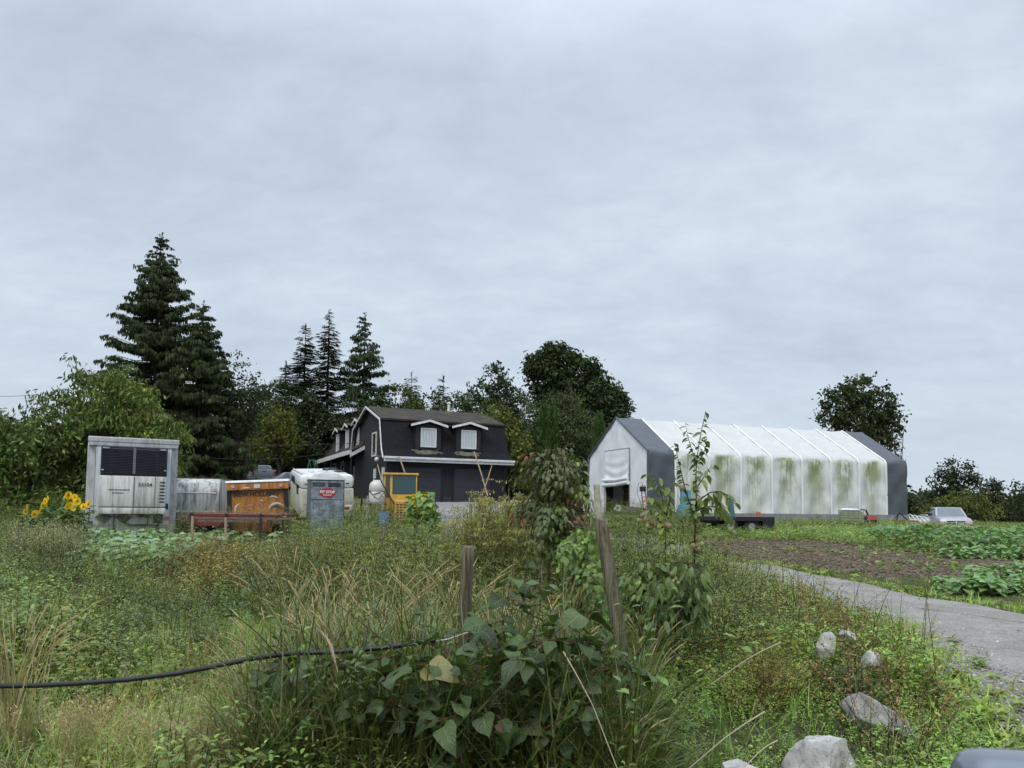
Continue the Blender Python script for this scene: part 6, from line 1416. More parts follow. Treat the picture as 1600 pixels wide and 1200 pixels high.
# ---------------------------------------------------------------- single plants
def grow(name, label, cat, stems, leafproto, spacing, col, droop=0.0, scale=1.0, fruit=None, group=None, stemc=(.09, .075, .05), leafmat_='leaf', seed=1, side=.6, sidelen=.0, amt=.18, uvl=False, colfn=None):
    """a plant of given stems: list of (points, base radius)"""
    rg = np.random.default_rng(seed); base = Vector(stems[0][0][0]); base.z = gzf(base.x, base.y); b0 = np.array(base)
    st = Geo(); pos, dr = [], []
    for pts, r in stems:
        p = np.array([tuple(q) for q in pts]) - b0; n = len(p)
        s_ = np.concatenate([[0], np.cumsum(np.linalg.norm(np.diff(p, axis=0), axis=1))]); m_ = max(4, int(s_[-1] / .09)); u = np.linspace(0, s_[-1], m_)
        q = np.stack([np.interp(u, s_, p[:, k]) for k in range(3)], 1); q[1:-1] = (q[:-2] + 2 * q[1:-1] + q[2:]) / 4
        st.merge(tube(q, r * (1 - .8 * u / s_[-1]), 6, stemc))
        k = np.arange(spacing * .5 + (s_[-1] * .12 if len(stems) == 1 else 0), s_[-1], spacing); d = np.stack([np.interp(k, u, np.gradient(q[:, i])) for i in range(3)], 1); d = norm(d)
        a_ = rg.uniform(0, 6.28, len(k)); sd_ = norm(np.stack([np.cos(a_), np.sin(a_), np.zeros(len(k))], 1)); o = np.stack([np.interp(k, u, q[:, i]) for i in range(3)], 1)
        if sidelen:
            l_ = rg.uniform(.2, 1, len(k))[:, None] * sidelen
            for a0, a1 in zip(o[::3], (o + sd_ * l_ + np.array([0, 0, -.1]) * l_)[::3]): st.merge(tube([a0, a1], [.004, .002], 3, stemc))
            o = o + sd_ * l_ + np.array([0, 0, .0])
        pos.append(o); dr.append(norm(d * (1 - side) + sd_ * side + np.array([0, 0, -droop])))
    pos = np.concatenate(pos); dr = np.concatenate(dr); n = len(pos); lf = Geo()
    cc = np.array(col) if colfn is None else colfn(pos + b0, rg)
    scatter(lf, leafproto, pos, dir_mats(dr, None, rg.uniform(-.6, .6, n)), scale * rg.uniform(.5, 1.25, n), cc * tints(n, amt, .05, rg))
    root = thing(name, label, cat, base, 0, group); gobj('stem', st, M['bark'], root, True); gobj('leaves', lf, M[leafmat_], root, True, uvl)
    if fruit:
        for k, (fx, fy, fY, fr, fc) in enumerate(fruit):
            fr *= .82
            p = P(fx, fy, fY) - base; b = MB(); b.lathe((0, 0, 0), [(fr * .3, -fr * 1.0), (fr * .8, -fr * .75), (fr, -fr * .2), (fr * .93, fr * .3), (fr * .55, fr * .9), (fr * .2, fr * 1.05)], 14)
            m_ = FR[fc]; o = b.build('fruit', m_, root, True); o.location = p
    return root
FR = [mat('russet_pear_skin', (.20, .145, .07), .5, 0, (.14, .09, .05), .5, (30, 30, 30), bmp=0), mat('green_pear_skin', (.22, .25, .08), .45, 0, (.15, .12, .05), .5, (30, 30, 30), bmp=0)]
def lp(L, Wd, prof=LPROF, fold=.2, curl=.3): return [leaf(L, Wd, (1, 1, 1), prof, fold, c_) for c_ in (curl, curl * .5, curl * 1.7, -curl * .4)]
FINE = ((0, .2), (.15, .75), (.4, 1), (.65, .8), (.85, .4), (1, 0))
HEART = ((0, .55), (.07, .85), (.22, 1), (.45, .92), (.65, .68), (.85, .3), (1, 0))
# tall sapling
Ys = 7.6
s1 = [at(1083, Ys), P(1085, 850, Ys), P(1088, 780, Ys), P(1087, 735, Ys), P(1091, 700, Ys), P(1096, 672, Ys), P(1103, 643, Ys)]
s2 = [P(1083, 800, Ys), P(1073, 775, Ys), P(1066, 745, Ys), P(1059, 715, Ys), P(1054, 692, Ys)]
s3 = [P(1086, 790, Ys), P(1100, 772, Ys - .1), P(1120, 762, Ys - .1), P(1140, 772, Ys - .1), P(1150, 790, Ys - .1)]
s3b = [P(1086, 800, Ys), P(1110, 785, Ys + .1), P(1128, 795, Ys + .1), P(1142, 812, Ys + .1)]
s4 = [P(1087, 720, Ys), P(1078, 695, Ys), P(1073, 680, Ys), P(1071, 660, Ys)]
s5 = [P(1088, 725, Ys), P(1105, 705, Ys), P(1104, 680, Ys)]
grow('pear_sapling', 'tall thin pear sapling with a bare-topped leader before the white shelter', 'sapling', [(s1, .014), (s2, .008), (s4, .005), (s5, .005)], lp(.08, .044, FINE), .023, (.10, .14, .052), .55, 1.0, [(1066, 762, Ys - .05, .036, 0), (1046, 822, Ys, .034, 0), (1092, 858, Ys - .1, .03, 0), (1083, 853, Ys - .1, .034, 0), (1097, 850, Ys - .1, .03, 1)], None, (.05, .035, .03), seed=61)
grow('pear_branch_clump', 'drooping leafy branches on the right side of the tall sapling', 'sapling', [(s3, .009), (s3b, .008), ([P(1095, 785, Ys), P(1112, 770, Ys), P(1132, 785, Ys), P(1136, 800, Ys)], .006), ([P(1090, 760, Ys), P(1104, 740, Ys), P(1112, 726, Ys)], .006)], lp(.10, .05, FINE), .022, (.12, .16, .05), 1.0, 1.0, [(1141, 828, Ys, .036, 1), (1146, 832, Ys, .03, 1)], None, (.06, .045, .035), seed=62, sidelen=.05)
b = MB(); b.prism([(0, 0), (.025, -.02), (.05, -.20), (.03, -.17), (.02, -.22), (.0, -.15)], 0, .006, axis='y'); o = b.build('teal_ribbon', M['teal']); o.location = P(1141, 778, Ys - .2); tag(o, 'faded teal plastic ribbon hanging from the sapling branch', 'ribbon'); o.data.materials[0] = mat('faded_teal_plastic', (.05, .14, .14), .5, bmp=0)
# pale green leader left of it
Yb = 8.0
grow('young_pear_tree', 'pale green leafy young tree standing before the grey corner of the shelter', 'young tree', [([at(1040, Yb), P(1040, 820, Yb), P(1036, 780, Yb), P(1026, 748, Yb), P(1020, 738, Yb)], .012), ([P(1040, 810, Yb), P(1048, 780, Yb), P(1050, 752, Yb)], .008), ([P(1038, 830, Yb), P(1022, 800, Yb), P(1016, 775, Yb)], .008)], lp(.085, .052, FINE), .015, (.15, .20, .065), .8, 1.0, [(1008, 812, Yb, .036, 0), (1018, 818, Yb, .034, 0), (1003, 806, Yb, .03, 0), (1016, 824, Yb, .036, 0), (1024, 820, Yb, .032, 0), (1012, 822, Yb - .05, .03, 1), (1042, 820, Yb - .1, .036, 0), (998, 813, Yb, .026, 1)], None, seed=63, sidelen=.10)
def branchfan(px, Y, py0, py1, wpx, n, seed, r=.016, top=None):
    """stems of a young tree given by its outline in the picture"""
    rg = np.random.default_rng(seed); st = [([at(px, Y), P(px, (py0 + py1) / 2, Y), P(px + rg.normal(0, 4), py1 + 8, Y)], r)]
    for k in range(n):
        t_ = rg.uniform(.15, .85); y_ = py0 + (py1 - py0) * t_; side = rg.choice((-1, 1)); w_ = wpx * rg.uniform(.4, 1.05) * (1 - .45 * t_); yo = Y + rg.normal(0, .35)
        st.append(([P(px, y_, Y), P(px + side * w_ * .6, y_ - rg.uniform(14, 34), (Y + yo) / 2), P(px + side * w_, y_ - rg.uniform(-4, 26), yo), P(px + side * w_ * 1.08, y_ + rg.uniform(4, 26), yo)], r * .45))
    return st
def brownish(pos, rg):
    u = rg.uniform(0, 1, len(pos)); f = (fn(pos[:, 0] * 3, pos[:, 2] * 3, 2) > -.15) & (u < .8); return np.where(f[:, None], np.array([(.16, .075, .045)]), np.array([(.065, .085, .036)]))
grow('drooping_pear_tree', 'dark drooping leafy tree with browned leaves left of the shelter', 'young tree', branchfan(858, 9.5, 860, 697, 58, 34, 71, .026), lp(.085, .040, FINE), .019, (1, 1, 1), .6, 1.0, None, 'young pear trees before the shelter', seed=71, sidelen=.24, colfn=brownish)
grow('drooping_pear_tree', 'smaller green leafy tree touching the left edge of the shelter', 'young tree', branchfan(897, 9.8, 850, 700, 28, 16, 72, .022), lp(.09, .045, FINE), .018, (.12, .165, .06), .7, 1.0, None, 'young pear trees before the shelter', seed=72, sidelen=.12)
grow('pear_bush', 'dark pear bush with hanging long leaves and russet pears by the gravel road', 'bush', branchfan(1055, 6.9, 1000, 868, 52, 26, 73, .014), lp(.105, .040, FINE), .020, (.085, .13, .05), .9, 1.0, [(1056, 905, 6.6, .026, 0), (1050, 897, 6.6, .026, 0), (1060, 911, 6.55, .022, 1), (1118, 935, 6.7, .022, 0), (1120, 945, 6.7, .02, 0), (1052, 908, 6.5, .02, 1)], None, seed=73, sidelen=.12)
grow('pear_bush', 'lower dark leafy bush spreading right of the leaning post', 'bush', branchfan(1000, 7.0, 1000, 880, 46, 20, 74, .012), lp(.08, .042, FINE), .022, (.10, .155, .055), .6, 1.0, None, None, seed=74, sidelen=.12)
grow('pear_bush', 'dark green bush at the foot of the two drooping pear trees', 'bush', branchfan(872, 9.2, 900, 790, 46, 22, 77, .014), lp(.08, .045, FINE), .022, (.07, .11, .045), .6, 1.0, None, None, seed=77, sidelen=.12)
grow('bean_vine', 'bright green bean vine climbing left of the leaning post', 'vine', branchfan(905, 6.4, 1000, 815, 40, 26, 75, .008), lp(.05, .04, HEART, .15), .011, (.11, .18, .052), .6, 1.0, None, None, (.1, .13, .05), seed=75, sidelen=.10)
grow('squash_plant', 'broad-leaved climbing plant with yellow flowers in front of the yellow tractor', 'plant', branchfan(658, 15.5, 850, 778, 24, 22, 76, .015), lp(.125, .115, HEART, .12), .034, (.12, .21, .065), .5, 1.0, None, None, (.1, .13, .05), seed=76, sidelen=.16)
pr = leaf(.07, .05, (.75, .55, .03), LPROF); g = Geo(); q = at(655, 15.4)
for k in range(14):
    c_ = P(650 + rng.uniform(-8, 12), 780 + rng.uniform(-6, 16), 15.2); a_ = rng.uniform(0, 6.28, 6); scatter(g, [pr], np.tile(np.array(c_ - q), (6, 1)), dir_mats(np.stack([np.cos(a_), np.full(6, -.5), np.sin(a_)], 1)), 1.0)
gobj('flowers', g, M['petal'], [o for o in SC.objects if o.name == 'squash_plant'][0])
# leafy bushes of weeds, each one a plant that can be told apart
def bush_geo(h, r, ns, nl, L, Wd, col, seed, head=None, stemc=(.11, .12, .06), up=.6):
    rg = np.random.default_rng(seed); g = Geo(); pr = [forb(h, nl, L, Wd, (1, 1, 1), seed * 7 + k, branch=.10, taper=.5, lean=.3, full=False, r=.004, up=up, head=head, stemc=stemc) for k in range(3)]
    a_ = rg.uniform(0, 6.28, ns); rr = r * rg.uniform(0, 1, ns) ** .6 * .55; t_ = rr / r * .9
    scatter(g, pr, np.stack([rr * np.cos(a_), rr * np.sin(a_), np.zeros(ns)], 1), z_mats(rg.uniform(0, 6.28, ns), t_, a_), rg.uniform(.65, 1.1, ns) * (1 - .25 * t_), np.array(col) * tints(ns, .14, .05, rg)); return g
BK = [('grey_weed_bush', bush_geo(1.0, .5, 34, 44, .07, .018, (.15, .185, .085), 601)), ('dark_weed_bush', bush_geo(.8, .5, 30, 46, .07, .034, (.065, .11, .045), 602)), ('light_weed_bush', bush_geo(.75, .45, 32, 40, .075, .036, (.18, .26, .075), 603)),
      ('rusty_weed_bush', bush_geo(.85, .5, 30, 34, .05, .018, (.20, .125, .06), 604, ('spike', (1.2, .9, .7), .022), (.16, .09, .05))), ('olive_weed_bush', bush_geo(.9, .45, 30, 40, .085, .022, (.22, .22, .075), 605, ('umbel', (1.2, 1.1, .8), .018))), ('willow_weed_bush', bush_geo(1.1, .5, 28, 54, .10, .014, (.15, .21, .08), 606, None, (.12, .12, .06), 1.1))]
BM = [(n_, g_.mesh(n_, M['leaf'])) for n_, g_ in BK]
LOOK = {'grey_weed_bush': 'grey green narrow-leaved weed bush', 'dark_weed_bush': 'dark green rounded weed bush', 'light_weed_bush': 'light green leafy weed bush', 'rusty_weed_bush': 'rusty brown seed-headed weed bush', 'olive_weed_bush': 'olive yellow weed bush', 'willow_weed_bush': 'tall feathery narrow-leaved weed bush'}
def bushes(zone, grp, X0, X1, Y0, Y1, n, w, s0, s1):
    for k in range(n):
        Y = rng.uniform(Y0, Y1); px = rng.uniform(X0, X1); q = at(px, Y)
        if q.x > rnx(Y) - .35: continue
        n_, m_ = BM[rng.choice(6, p=np.array(w) / sum(w))]; o = link(bpy.data.objects.new(n_, m_)); o.location = q; s_ = rng.uniform(s0, s1); o.scale = (s_ * rng.uniform(.9, 1.3), s_ * rng.uniform(.9, 1.3), s_); o.rotation_euler = (rng.normal(0, .08), rng.normal(0, .08), rng.uniform(0, 6.28)); tag(o, LOOK[n_] + ' ' + zone, 'weed bush', grp + ', ' + LOOK[n_])
bushes('in the bank before the toilet and camper', 'bushes in the central bank', 400, 720, 9.6, 15.5, 62, (3, 2.2, 2, 1.4, 1.6, 3), .75, 1.2)
bushes('among the reddish weeds left of the bank', 'bushes among the reddish weeds', 290, 450, 11, 16, 26, (1, 1, 1.4, 3, 3, .5), .6, .95)
bushes('scattered over the left field', 'bushes scattered over the left field', -40, 400, 7.6, 15, 46, (2, 2.4, 2, .5, .8, 1), .42, .75)
bushes('between the two posts and the umbel plants', 'bushes between the posts and the umbel plants', 730, 960, 7.4, 12.5, 42, (2, 2, 2, 1.4, 2, 2), .6, 1.0)
bushes('right of the leaning post', 'bushes right of the leaning post', 985, 1140, 7.0, 12, 34, (2, 2.6, 2.2, 1, 1.2, 1), .55, .95)
bushes('on the slope above the boulders', 'bushes on the slope above the boulders', 1120, 1480, 5.8, 8.2, 34, (1, 1.4, 2.6, 2.6, 2, .3), .38, .6)
# umbel plants
def umbel_geo(h, seed):
    rg = np.random.default_rng(seed); g = Geo(); lf = Geo(); lx, ly = rg.normal(0, .12, 2); top = np.array([lx, ly, h]); sc_ = (.12, .12, .055)
    g.merge(tube([[0, 0, 0], top * .5 + rg.normal(0, .02, 3), top], [.009, .007, .004], 5, sc_))
    sm = leaf(.03, .018, (1, 1, 1), ((0, .5), (.5, 1), (1, .1)), .1, .1); thin = leaf(.09, .010, (1, 1, 1), ((0, .5), (.5, 1), (1, 0)), .2, .3)
    for k in range(11):
        t0 = rg.uniform(.35, .95); a_ = rg.uniform(0, 6.28); l = rg.uniform(.15, .42); e_ = top * t0 + np.array([math.cos(a_) * l * .6, math.sin(a_) * l * .6, l * .9]); g.merge(tube([top * t0, (top * t0 + e_) / 2 + np.array([math.cos(a_), math.sin(a_), 0]) * .04, e_], [.005, .004, .003], 4, sc_))
        n = 34; aa = rg.uniform(0, 6.28, n); rr = rg.uniform(0, 1, n) ** .5 * rg.uniform(.05, .11); pp = e_ + np.stack([rr * np.cos(aa), rr * np.sin(aa), .04 - rr * .3 + rg.normal(0, .006, n)], 1)
        scatter(g, [sm], pp, dir_mats(rg.normal(0, 1, (n, 3))), rg.uniform(.6, 1.2, n), np.array((.28, .27, .11)) * tints(n, .2, .05, rg), np.zeros(n, int))
        for q in pp[::5]: g.merge(tube([e_, q], [.0015, .001], 3, sc_))
    n = 150; t_ = rg.uniform(.08, .9, n); a_ = rg.uniform(0, 6.28, n); pp = top * t_[:, None] + np.stack([np.cos(a_), np.sin(a_), rg.normal(0, .3, n)], 1) * rg.uniform(.02, .22, n)[:, None]
    scatter(g, [thin], pp, dir_mats(rg.normal(0, 1, (n, 3)) + np.array([0, 0, .4])), rg.uniform(.7, 1.5, n), np.array((.18, .21, .07)) * tints(n, .2, .05, rg), np.zeros(n, int)); return g
ume = [umbel_geo(1.45 + .12 * k, 300 + k).mesh('umbel_plant', M['leaf']) for k in range(4)]
for k in range(46):
    px = rng.uniform(705, 842); Y = rng.uniform(10.5, 13.5); q = at(px, Y); o = link(bpy.data.objects.new('umbel_plant', ume[k % 4])); o.location = q; s_ = rng.uniform(.8, 1.05) * (1 if px > 730 else .8); o.scale = (s_, s_, s_); o.rotation_euler = (0, rng.normal(0, .06), rng.uniform(0, 6.28))
    tag(o, 'yellowing umbel-headed plant in the stand before the garage doors', 'umbel plant', 'stand of umbel plants before the house')
# sunflowers
def sunflower():
    root = thing('sunflower', 'yellow sunflower in the clump left of the refrigerated trailer', 'sunflower', (0, 0, 0), 0, 'sunflowers left of the refrigerated trailer')
    st = tube([[0, 0, 0], [.01, .01, .7], [.03, -.02, 1.3], [.02, -.09, 1.5]], [.016, .014, .012, .01], 6, (.1, .14, .05)); gobj('stem', st, M['bark'], root, True)
    g = Geo(); lf = lp(.30, .24, HEART, .15, .5); n = 22; zz = np.linspace(.4, 1.46, n); a_ = np.arange(n) * 2.4
    scatter(g, lf, np.stack([.02 * zz, -.02 * zz, zz], 1), dir_mats(np.stack([np.cos(a_), np.sin(a_), np.full(n, .1)], 1)), np.linspace(1.1, .7, n), np.array((.07, .12, .04)) * tints(n, .2, .05)); gobj('leaves', g, M['leaf'], root, True)
    g = Geo(); pet = leaf(.085, .036, (1, 1, 1), FINE, .2, .1); c = np.array([.02, -.13, 1.52])
    for ring, s_ in ((22, 1.0), (18, .8)):
        a_ = np.arange(ring) * 6.283 / ring + ring; scatter(g, [pet], c + np.stack([.035 * np.cos(a_), np.full(ring, -.005), .035 * np.sin(a_)], 1), dir_mats(np.stack([np.cos(a_), rng.normal(-.15, .12, ring), np.sin(a_)], 1), np.tile([0, -1., 0], (ring, 1))), s_, np.array((.85, .60, .03)) * tints(ring, .1, .03), np.zeros(ring, int))
    gobj('petals', g, M['petal'], root)
    b = MB(); b.ball(tuple(c), .034, (1, .3, 1), 14); b.build('disc', mat('sunflower_disc', (.20, .10, .02), .9, bmp=1, bscale=120), root, True); return root
sf = sunflower(); sfpx = [(35, 800, 19), (48, 801, 19.4), (58, 792, 19.3), (68, 790, 18.8), (78, 780, 19.4), (92, 790, 18.6), (103, 776, 19.1), (110, 777, 19.6), (101, 789, 18.8), (118, 786, 18.9), (126, 783, 18.4), (132, 788, 18.9), (96, 779, 19.8), (125, 792, 18.7), (86, 783, 19.2), (40, 803, 18.6), (62, 798, 18.8), (108, 793, 18.6), (115, 773, 19.5), (130, 778, 19.4), (73, 788, 19.6)]
for k, (px, py, Y) in enumerate(sfpx):
    o = sf if k == 0 else copy_tree(sf); p = P(px, py, Y); gg = gzf(p.x, Y); s_ = (p.z - gg) / 1.52; o.location = (p.x, Y, gg); o.scale = (.75, .75, s_); o.rotation_euler = (rng.uniform(-.12, .12), rng.uniform(-.1, .1), rng.uniform(-1.7, 1.9))
# crops
def crop(L, Wd, n, h, col, seed, prof=HEART, fold=.15, curl=.5, stemc=(.13, .17, .1), hue=.04):
    rg = np.random.default_rng(seed); g = Geo(); a_ = np.arange(n) * 2.4 + rg.uniform(0, .5, n); t_ = np.linspace(.15, 1, n); pl_ = leaf(L, Wd, (1, 1, 1), prof, fold, curl)
    p0 = np.stack([np.zeros(n), np.zeros(n), h * t_ * .5], 1); d = np.stack([np.cos(a_), np.sin(a_), .3 + 1.2 * t_], 1); p1 = p0 + norm(d) * (h * .55)
    for q0, q1 in zip(p0, p1): g.merge(tube([q0, (q0 + q1) / 2 + np.array([0, 0, -.02]), q1], [.009, .008, .005], 4, stemc))
    scatter(g, [pl_], p1, dir_mats(np.stack([np.cos(a_), np.sin(a_), .45 * t_ - .1], 1), None, rg.uniform(-.5, .5, n)), rg.uniform(.75, 1.2, n), np.array(col) * tints(n, .14, hue, rg), np.zeros(n, int)); return g
kale = [crop(.17, .13, 18, .42, (.17, .26, .17), 400 + k).mesh('kale_plant', M['leaf'], True) for k in range(4)]
bean = [crop(.20, .18, 22, .62, (.10, .20, .07), 410 + k).mesh('bean_plant', M['leaf'], True) for k in range(4)]
sqsh = [crop(.21, .21, 22, .38, (.15, .26, .125), 420 + k).mesh('squash_plant', M['leaf'], True) for k in range(3)]
blue = [crop(.26, .15, 14, .55, (.12, .21, .18), 430 + k).mesh('kale_plant', M['leaf'], True) for k in range(2)]
def row(meshes, pts, name, label, cat, grp, s0, s1):
    for k, (x, y) in enumerate(pts):
        o = link(bpy.data.objects.new(name, meshes[k % len(meshes)])); o.location = (x, y, gzf(x, y) - .02); s_ = rng.uniform(s0, s1); o.scale = (s_, s_, s_); o.rotation_euler = (rng.normal(0, .08), rng.normal(0, .08), rng.uniform(0, 6.28)); tag(o, label, cat, grp)
pts = [(wx(px, Y) + rng.normal(0, .08), Y + rng.normal(0, .12)) for Y in (15.6, 16.4, 17.3, 18.2, 19.2, 20.2, 21.2) for px in np.arange(150 + (16 - Y) * 3, 336, 14.5)]
row(kale, pts, 'kale_plant', 'blue green kale plant in the bed at the foot of the refrigerated trailer', 'kale', 'kale plants below the refrigerated trailer', 1.0, 1.45)
pts = [(wx(px, Y) + rng.normal(0, .1), Y + rng.normal(0, .15)) for px, Y in ((395, 20.2), (408, 16.6), (420, 17.2), (432, 16.8), (445, 17.1), (365, 20.4), (430, 20.3), (340, 20.2), (0, 13.2), (22, 13.4), (44, 13.1), (66, 13.6), (85, 13.9))]
row(kale[:2], pts[:8], 'kale_plant', 'kale plant growing under the thin timber rail', 'kale', 'kale plants at the timber rail', 1.1, 1.6)
row(sqsh[:2], pts[8:], 'squash_plant', 'low broad-leaved plant at the left edge of the field', 'squash plant', 'broad-leaved plants at the left edge', .5, .7)
pts = []
for Y, a0, a1 in ((37.5, 1520, 1640), (34.5, 1440, 1640), (31.5, 1360, 1650), (29.5, 1400, 1660), (27.2, 1440, 1670), (25.2, 1480, 1680)):
    X = np.arange(wx(a0, Y), wx(a1, Y), .50); pts += [(x_ + rng.normal(0, .1), Y + rng.normal(0, .15)) for x_ in X if not pip(SOIL, np.array([x_]), np.array([Y - .3]))[0]]
row(bean, pts[:295], 'bean_plant', 'dark green bean plant in the rows below the silver pickup', 'bean plant', 'bean plants in rows on the right', .95, 1.35)
pts = [(wx(px, Y) + rng.normal(0, .1), Y + rng.normal(0, .15)) for Y in (33.2, 35.2) for px in np.arange(1366, 1425, 9)]
row(blue, pts, 'kale_plant', 'bluish kale plant in the patch before the rusty implement', 'kale', 'bluish kale plants before the shelter end', .7, 1.0)
pts = [(wx(px, Y) + rng.normal(0, .15), Y + rng.normal(0, .15)) for Y, a0, a1 in ((15.0, 1500, 1650), (16.2, 1470, 1650), (17.4, 1520, 1650), (19.5, 1540, 1660), (22.5, 1480, 1660), (24, 1500, 1660)) for px in np.arange(a0, a1, 22)]
row(sqsh, pts, 'squash_plant', 'pale green squash plant beyond the gravel road at the right edge', 'squash plant', 'squash plants at the right edge', .55, 1.0)
# tall grass clumps with arching heads
def clump(px, Y, h, n, seed, label, bend=1.2, green=.5, head=.5):
    rg = np.random.default_rng(seed); base = at(px, Y); g = Geo()
    for k in range(n):
        l = h * rg.uniform(.55, 1.15); w_ = rg.uniform(.006, .012); gr = rg.uniform() < green
        c = np.array((.15, .21, .075) if gr else (.36, .33, .255)) * rg.uniform(.8, 1.2); tip = c * (1.0 if rg.uniform() < .6 else 1) if not gr else (c + np.array(STRAW)) / 2
        b_ = blade(l, w_, c, bend * rg.uniform(.3, 1.6), 7, tip, kink=.9 if rg.uniform() < .2 else 0)
        scatter(g, [b_], [[rg.normal(0, .07), rg.normal(0, .07), 0]], z_mats(rg.uniform(0, 6.28, 1), np.abs(rg.normal(0, .15, 1)), rg.uniform(0, 6.28, 1)), 1.0)
    for k in range(int(n * head * .3)):
        a_ = rg.uniform(0, 6.28); l = h * rg.uniform(.9, 1.3); rch = l * rg.uniform(.1, .55); pts = [np.array([math.cos(a_) * rch * t_ ** 1.8, math.sin(a_) * rch * t_ ** 1.8, l * (t_ - .22 * t_ ** 3)]) for t_ in np.linspace(0, 1, 12)]
        g.merge(tube(pts[:9], .0016, 3, (.26, .22, .12))); g.merge(tube(pts[8:], [.002, .0055, .005, .001], 4, (.33, .27, .17)))
    o = gobj('tall_grass_clump', g, M['grass']); o.location = base; return tag(o, label, 'grass clump', 'tall grass clumps near the left post')
clump(500, 6.2, .98, 90, 501, 'tall arching grass clump above the end of the black hose', 1.4, .35)
clump(455, 7.5, 1.15, 46, 502, 'tall grass clump leaning left with long pale seed heads', 1.0, .5, 1.2)
clump(600, 5.9, .95, 80, 503, 'mixed green and straw grass clump left of the upright post', 1.3, .45)
clump(655, 5.4, .95, 80, 504, 'dense grass clump touching the upright post', 1.4, .4)
clump(690, 4.8, .75, 50, 505, 'dark grass clump at the foot of the upright post', 1.6, .8)
clump(545, 4.6, .66, 80, 506, 'grass clump hanging over below the wire', 2.2, .4)
clump(860, 4.5, .62, 60, 507, 'grass clump below the long vine stem', 1.7, .8)
clump(470, 4.5, .5, 55, 508, 'low drooping grass clump left of the vine leaves', 2.0, .7)
clump(1000, 5.4, .7, 46, 509, 'thin grass clump right of the leaning post', 1.4, .7)
clump(35, 5.0, .95, 60, 510, 'straw coloured upright stalks at the left edge of the picture', .35, .1, 2)
clump(720, 4.35, .6, 70, 513, 'straw and green clump in front of the vine stems', 2.0, .3)
clump(620, 4.25, .5, 60, 514, 'fallen straw blades at the bottom centre of the picture', 2.4, .15)
clump(780, 5.8, 1.0, 50, 511, 'grass clump between the two fence posts', 1.3, .6)
clump(960, 4.3, .5, 50, 512, 'low green grass clump at the bottom right of the vine', 1.8, .9)
for k_, (px, Y, h_, n_, lb) in enumerate(((430, 5.7, .85, 60, 'pale grass clump just left of the tall arching clump'), (565, 5.1, .92, 80, 'dense tan and green clump behind the hose end'), (610, 4.8, .75, 60, 'short tan clump under the fence wire'), (690, 6.5, 1.1, 80, 'tall green clump behind the upright post'), (765, 5.0, .9, 70, 'grass clump right of the upright post with bent blades'), (825, 5.5, 1.0, 80, 'tall mixed grass clump in the middle between the posts'), (880, 6.1, 1.05, 80, 'grass clump just left of the leaning post'), (1015, 6.4, .75, 50, 'light green clump between the leaning post and the pear bush'), (530, 7.4, 1.05, 70, 'broad grass clump at the edge of the bright grass'), (640, 8.2, 1.05, 70, 'grass clump standing before the central weed bank'), (400, 5.0, .62, 70, 'low straw clump at the left edge of the vine'), (480, 5.2, .85, 80, 'pale straw clump drooping over the hose end'), (520, 5.6, .95, 80, 'tall pale grass clump between the hose and the bright grass'), (590, 6.6, 1.1, 80, 'tall straw clump with many seed heads'), (715, 7.6, 1.1, 70, 'tall grass clump far behind the upright post'), (850, 5.0, .9, 70, 'straw clump rising through the vine'), (920, 4.9, .7, 60, 'grass clump at the base of the leaning post'))):
    clump(px, Y, h_, n_, 520 + k_, lb, 1.3 + .15 * (k_ % 4), .35 + .12 * (k_ % 3), 1.0)
# large-leaved vine over the wire
ROUND = ((0, .62), (.05, .88), (.14, 1.0), (.28, 1.04), (.42, 1.0), (.56, .86), (.7, .64), (.84, .34), (.94, .12), (1, 0))
def wavy(L, Wd, prof, fold, curl, seed):
    g = leaf(L, Wd, (1, 1, 1), prof, fold, curl); v, f, c, u = g.arrays(); r = np.random.default_rng(seed); a_ = r.uniform(0, 6)
    v[:, 2] += np.abs(u[:, 0]) * .07 * L * np.sin(u[:, 1] * 9 + a_ + u[:, 0]) ; v[:, 0] += .12 * L * (u[:, 1] ** 2) * r.normal(0, 1); v[:, 1] += np.abs(u[:, 0]) * .02 * L * np.sin(u[:, 1] * 17 + a_); c *= 1 + .12 * np.sin(u[:, 1:2] * 3 + a_)
    return g
big = [wavy(.17 * s_, .15 * s_ * w_, ROUND, f_, c_, k_) for k_, (f_, c_, s_, w_) in enumerate(((.12, .3, 1, 1), (.25, .6, 1, .9), (.05, .15, 1.3, 1), (.3, -.15, .8, .8), (.18, .9, .6, .8), (.4, .4, .9, 1.0), (.1, .5, 1.15, .85), (.2, .2, .45, .8)))]
def vinecol(pos, rg):
    u = rg.uniform(0, 1, len(pos))[:, None]; return np.where(u < .012, np.array([(.13, .115, .05)]), np.where(u < .04, np.array([(.10, .055, .035)]), np.array([(.052, .086, .034)])))
rg = np.random.default_rng(90); stems = []
def vs(*p): stems.append(([P(*q) for q in p], .006))
vs((724, 1130, 4.7), (690, 1060, 4.6), (640, 1020, 4.55), (580, 1030, 4.5), (520, 1035, 4.5), (455, 1030, 4.6), (405, 1060, 4.6))
vs((740, 1150, 4.6), (800, 1080, 4.4), (838, 1020, 4.35), (868, 985, 4.3), (900, 962, 4.3), (940, 955, 4.3))
vs((760, 1100, 4.6), (775, 1020, 4.6), (790, 950, 4.6), (800, 900, 4.6), (806, 868, 4.6))
vs((700, 1150, 4.4), (650, 1100, 4.3), (600, 1090, 4.3), (560, 1110, 4.3))
vs((800, 1150, 4.4), (860, 1090, 4.4), (920, 1050, 4.4), (970, 1040, 4.5), (1000, 1060, 4.5))
vs((760, 1160, 4.3), (800, 1120, 4.2), (850, 1130, 4.2), (880, 1160, 4.2))
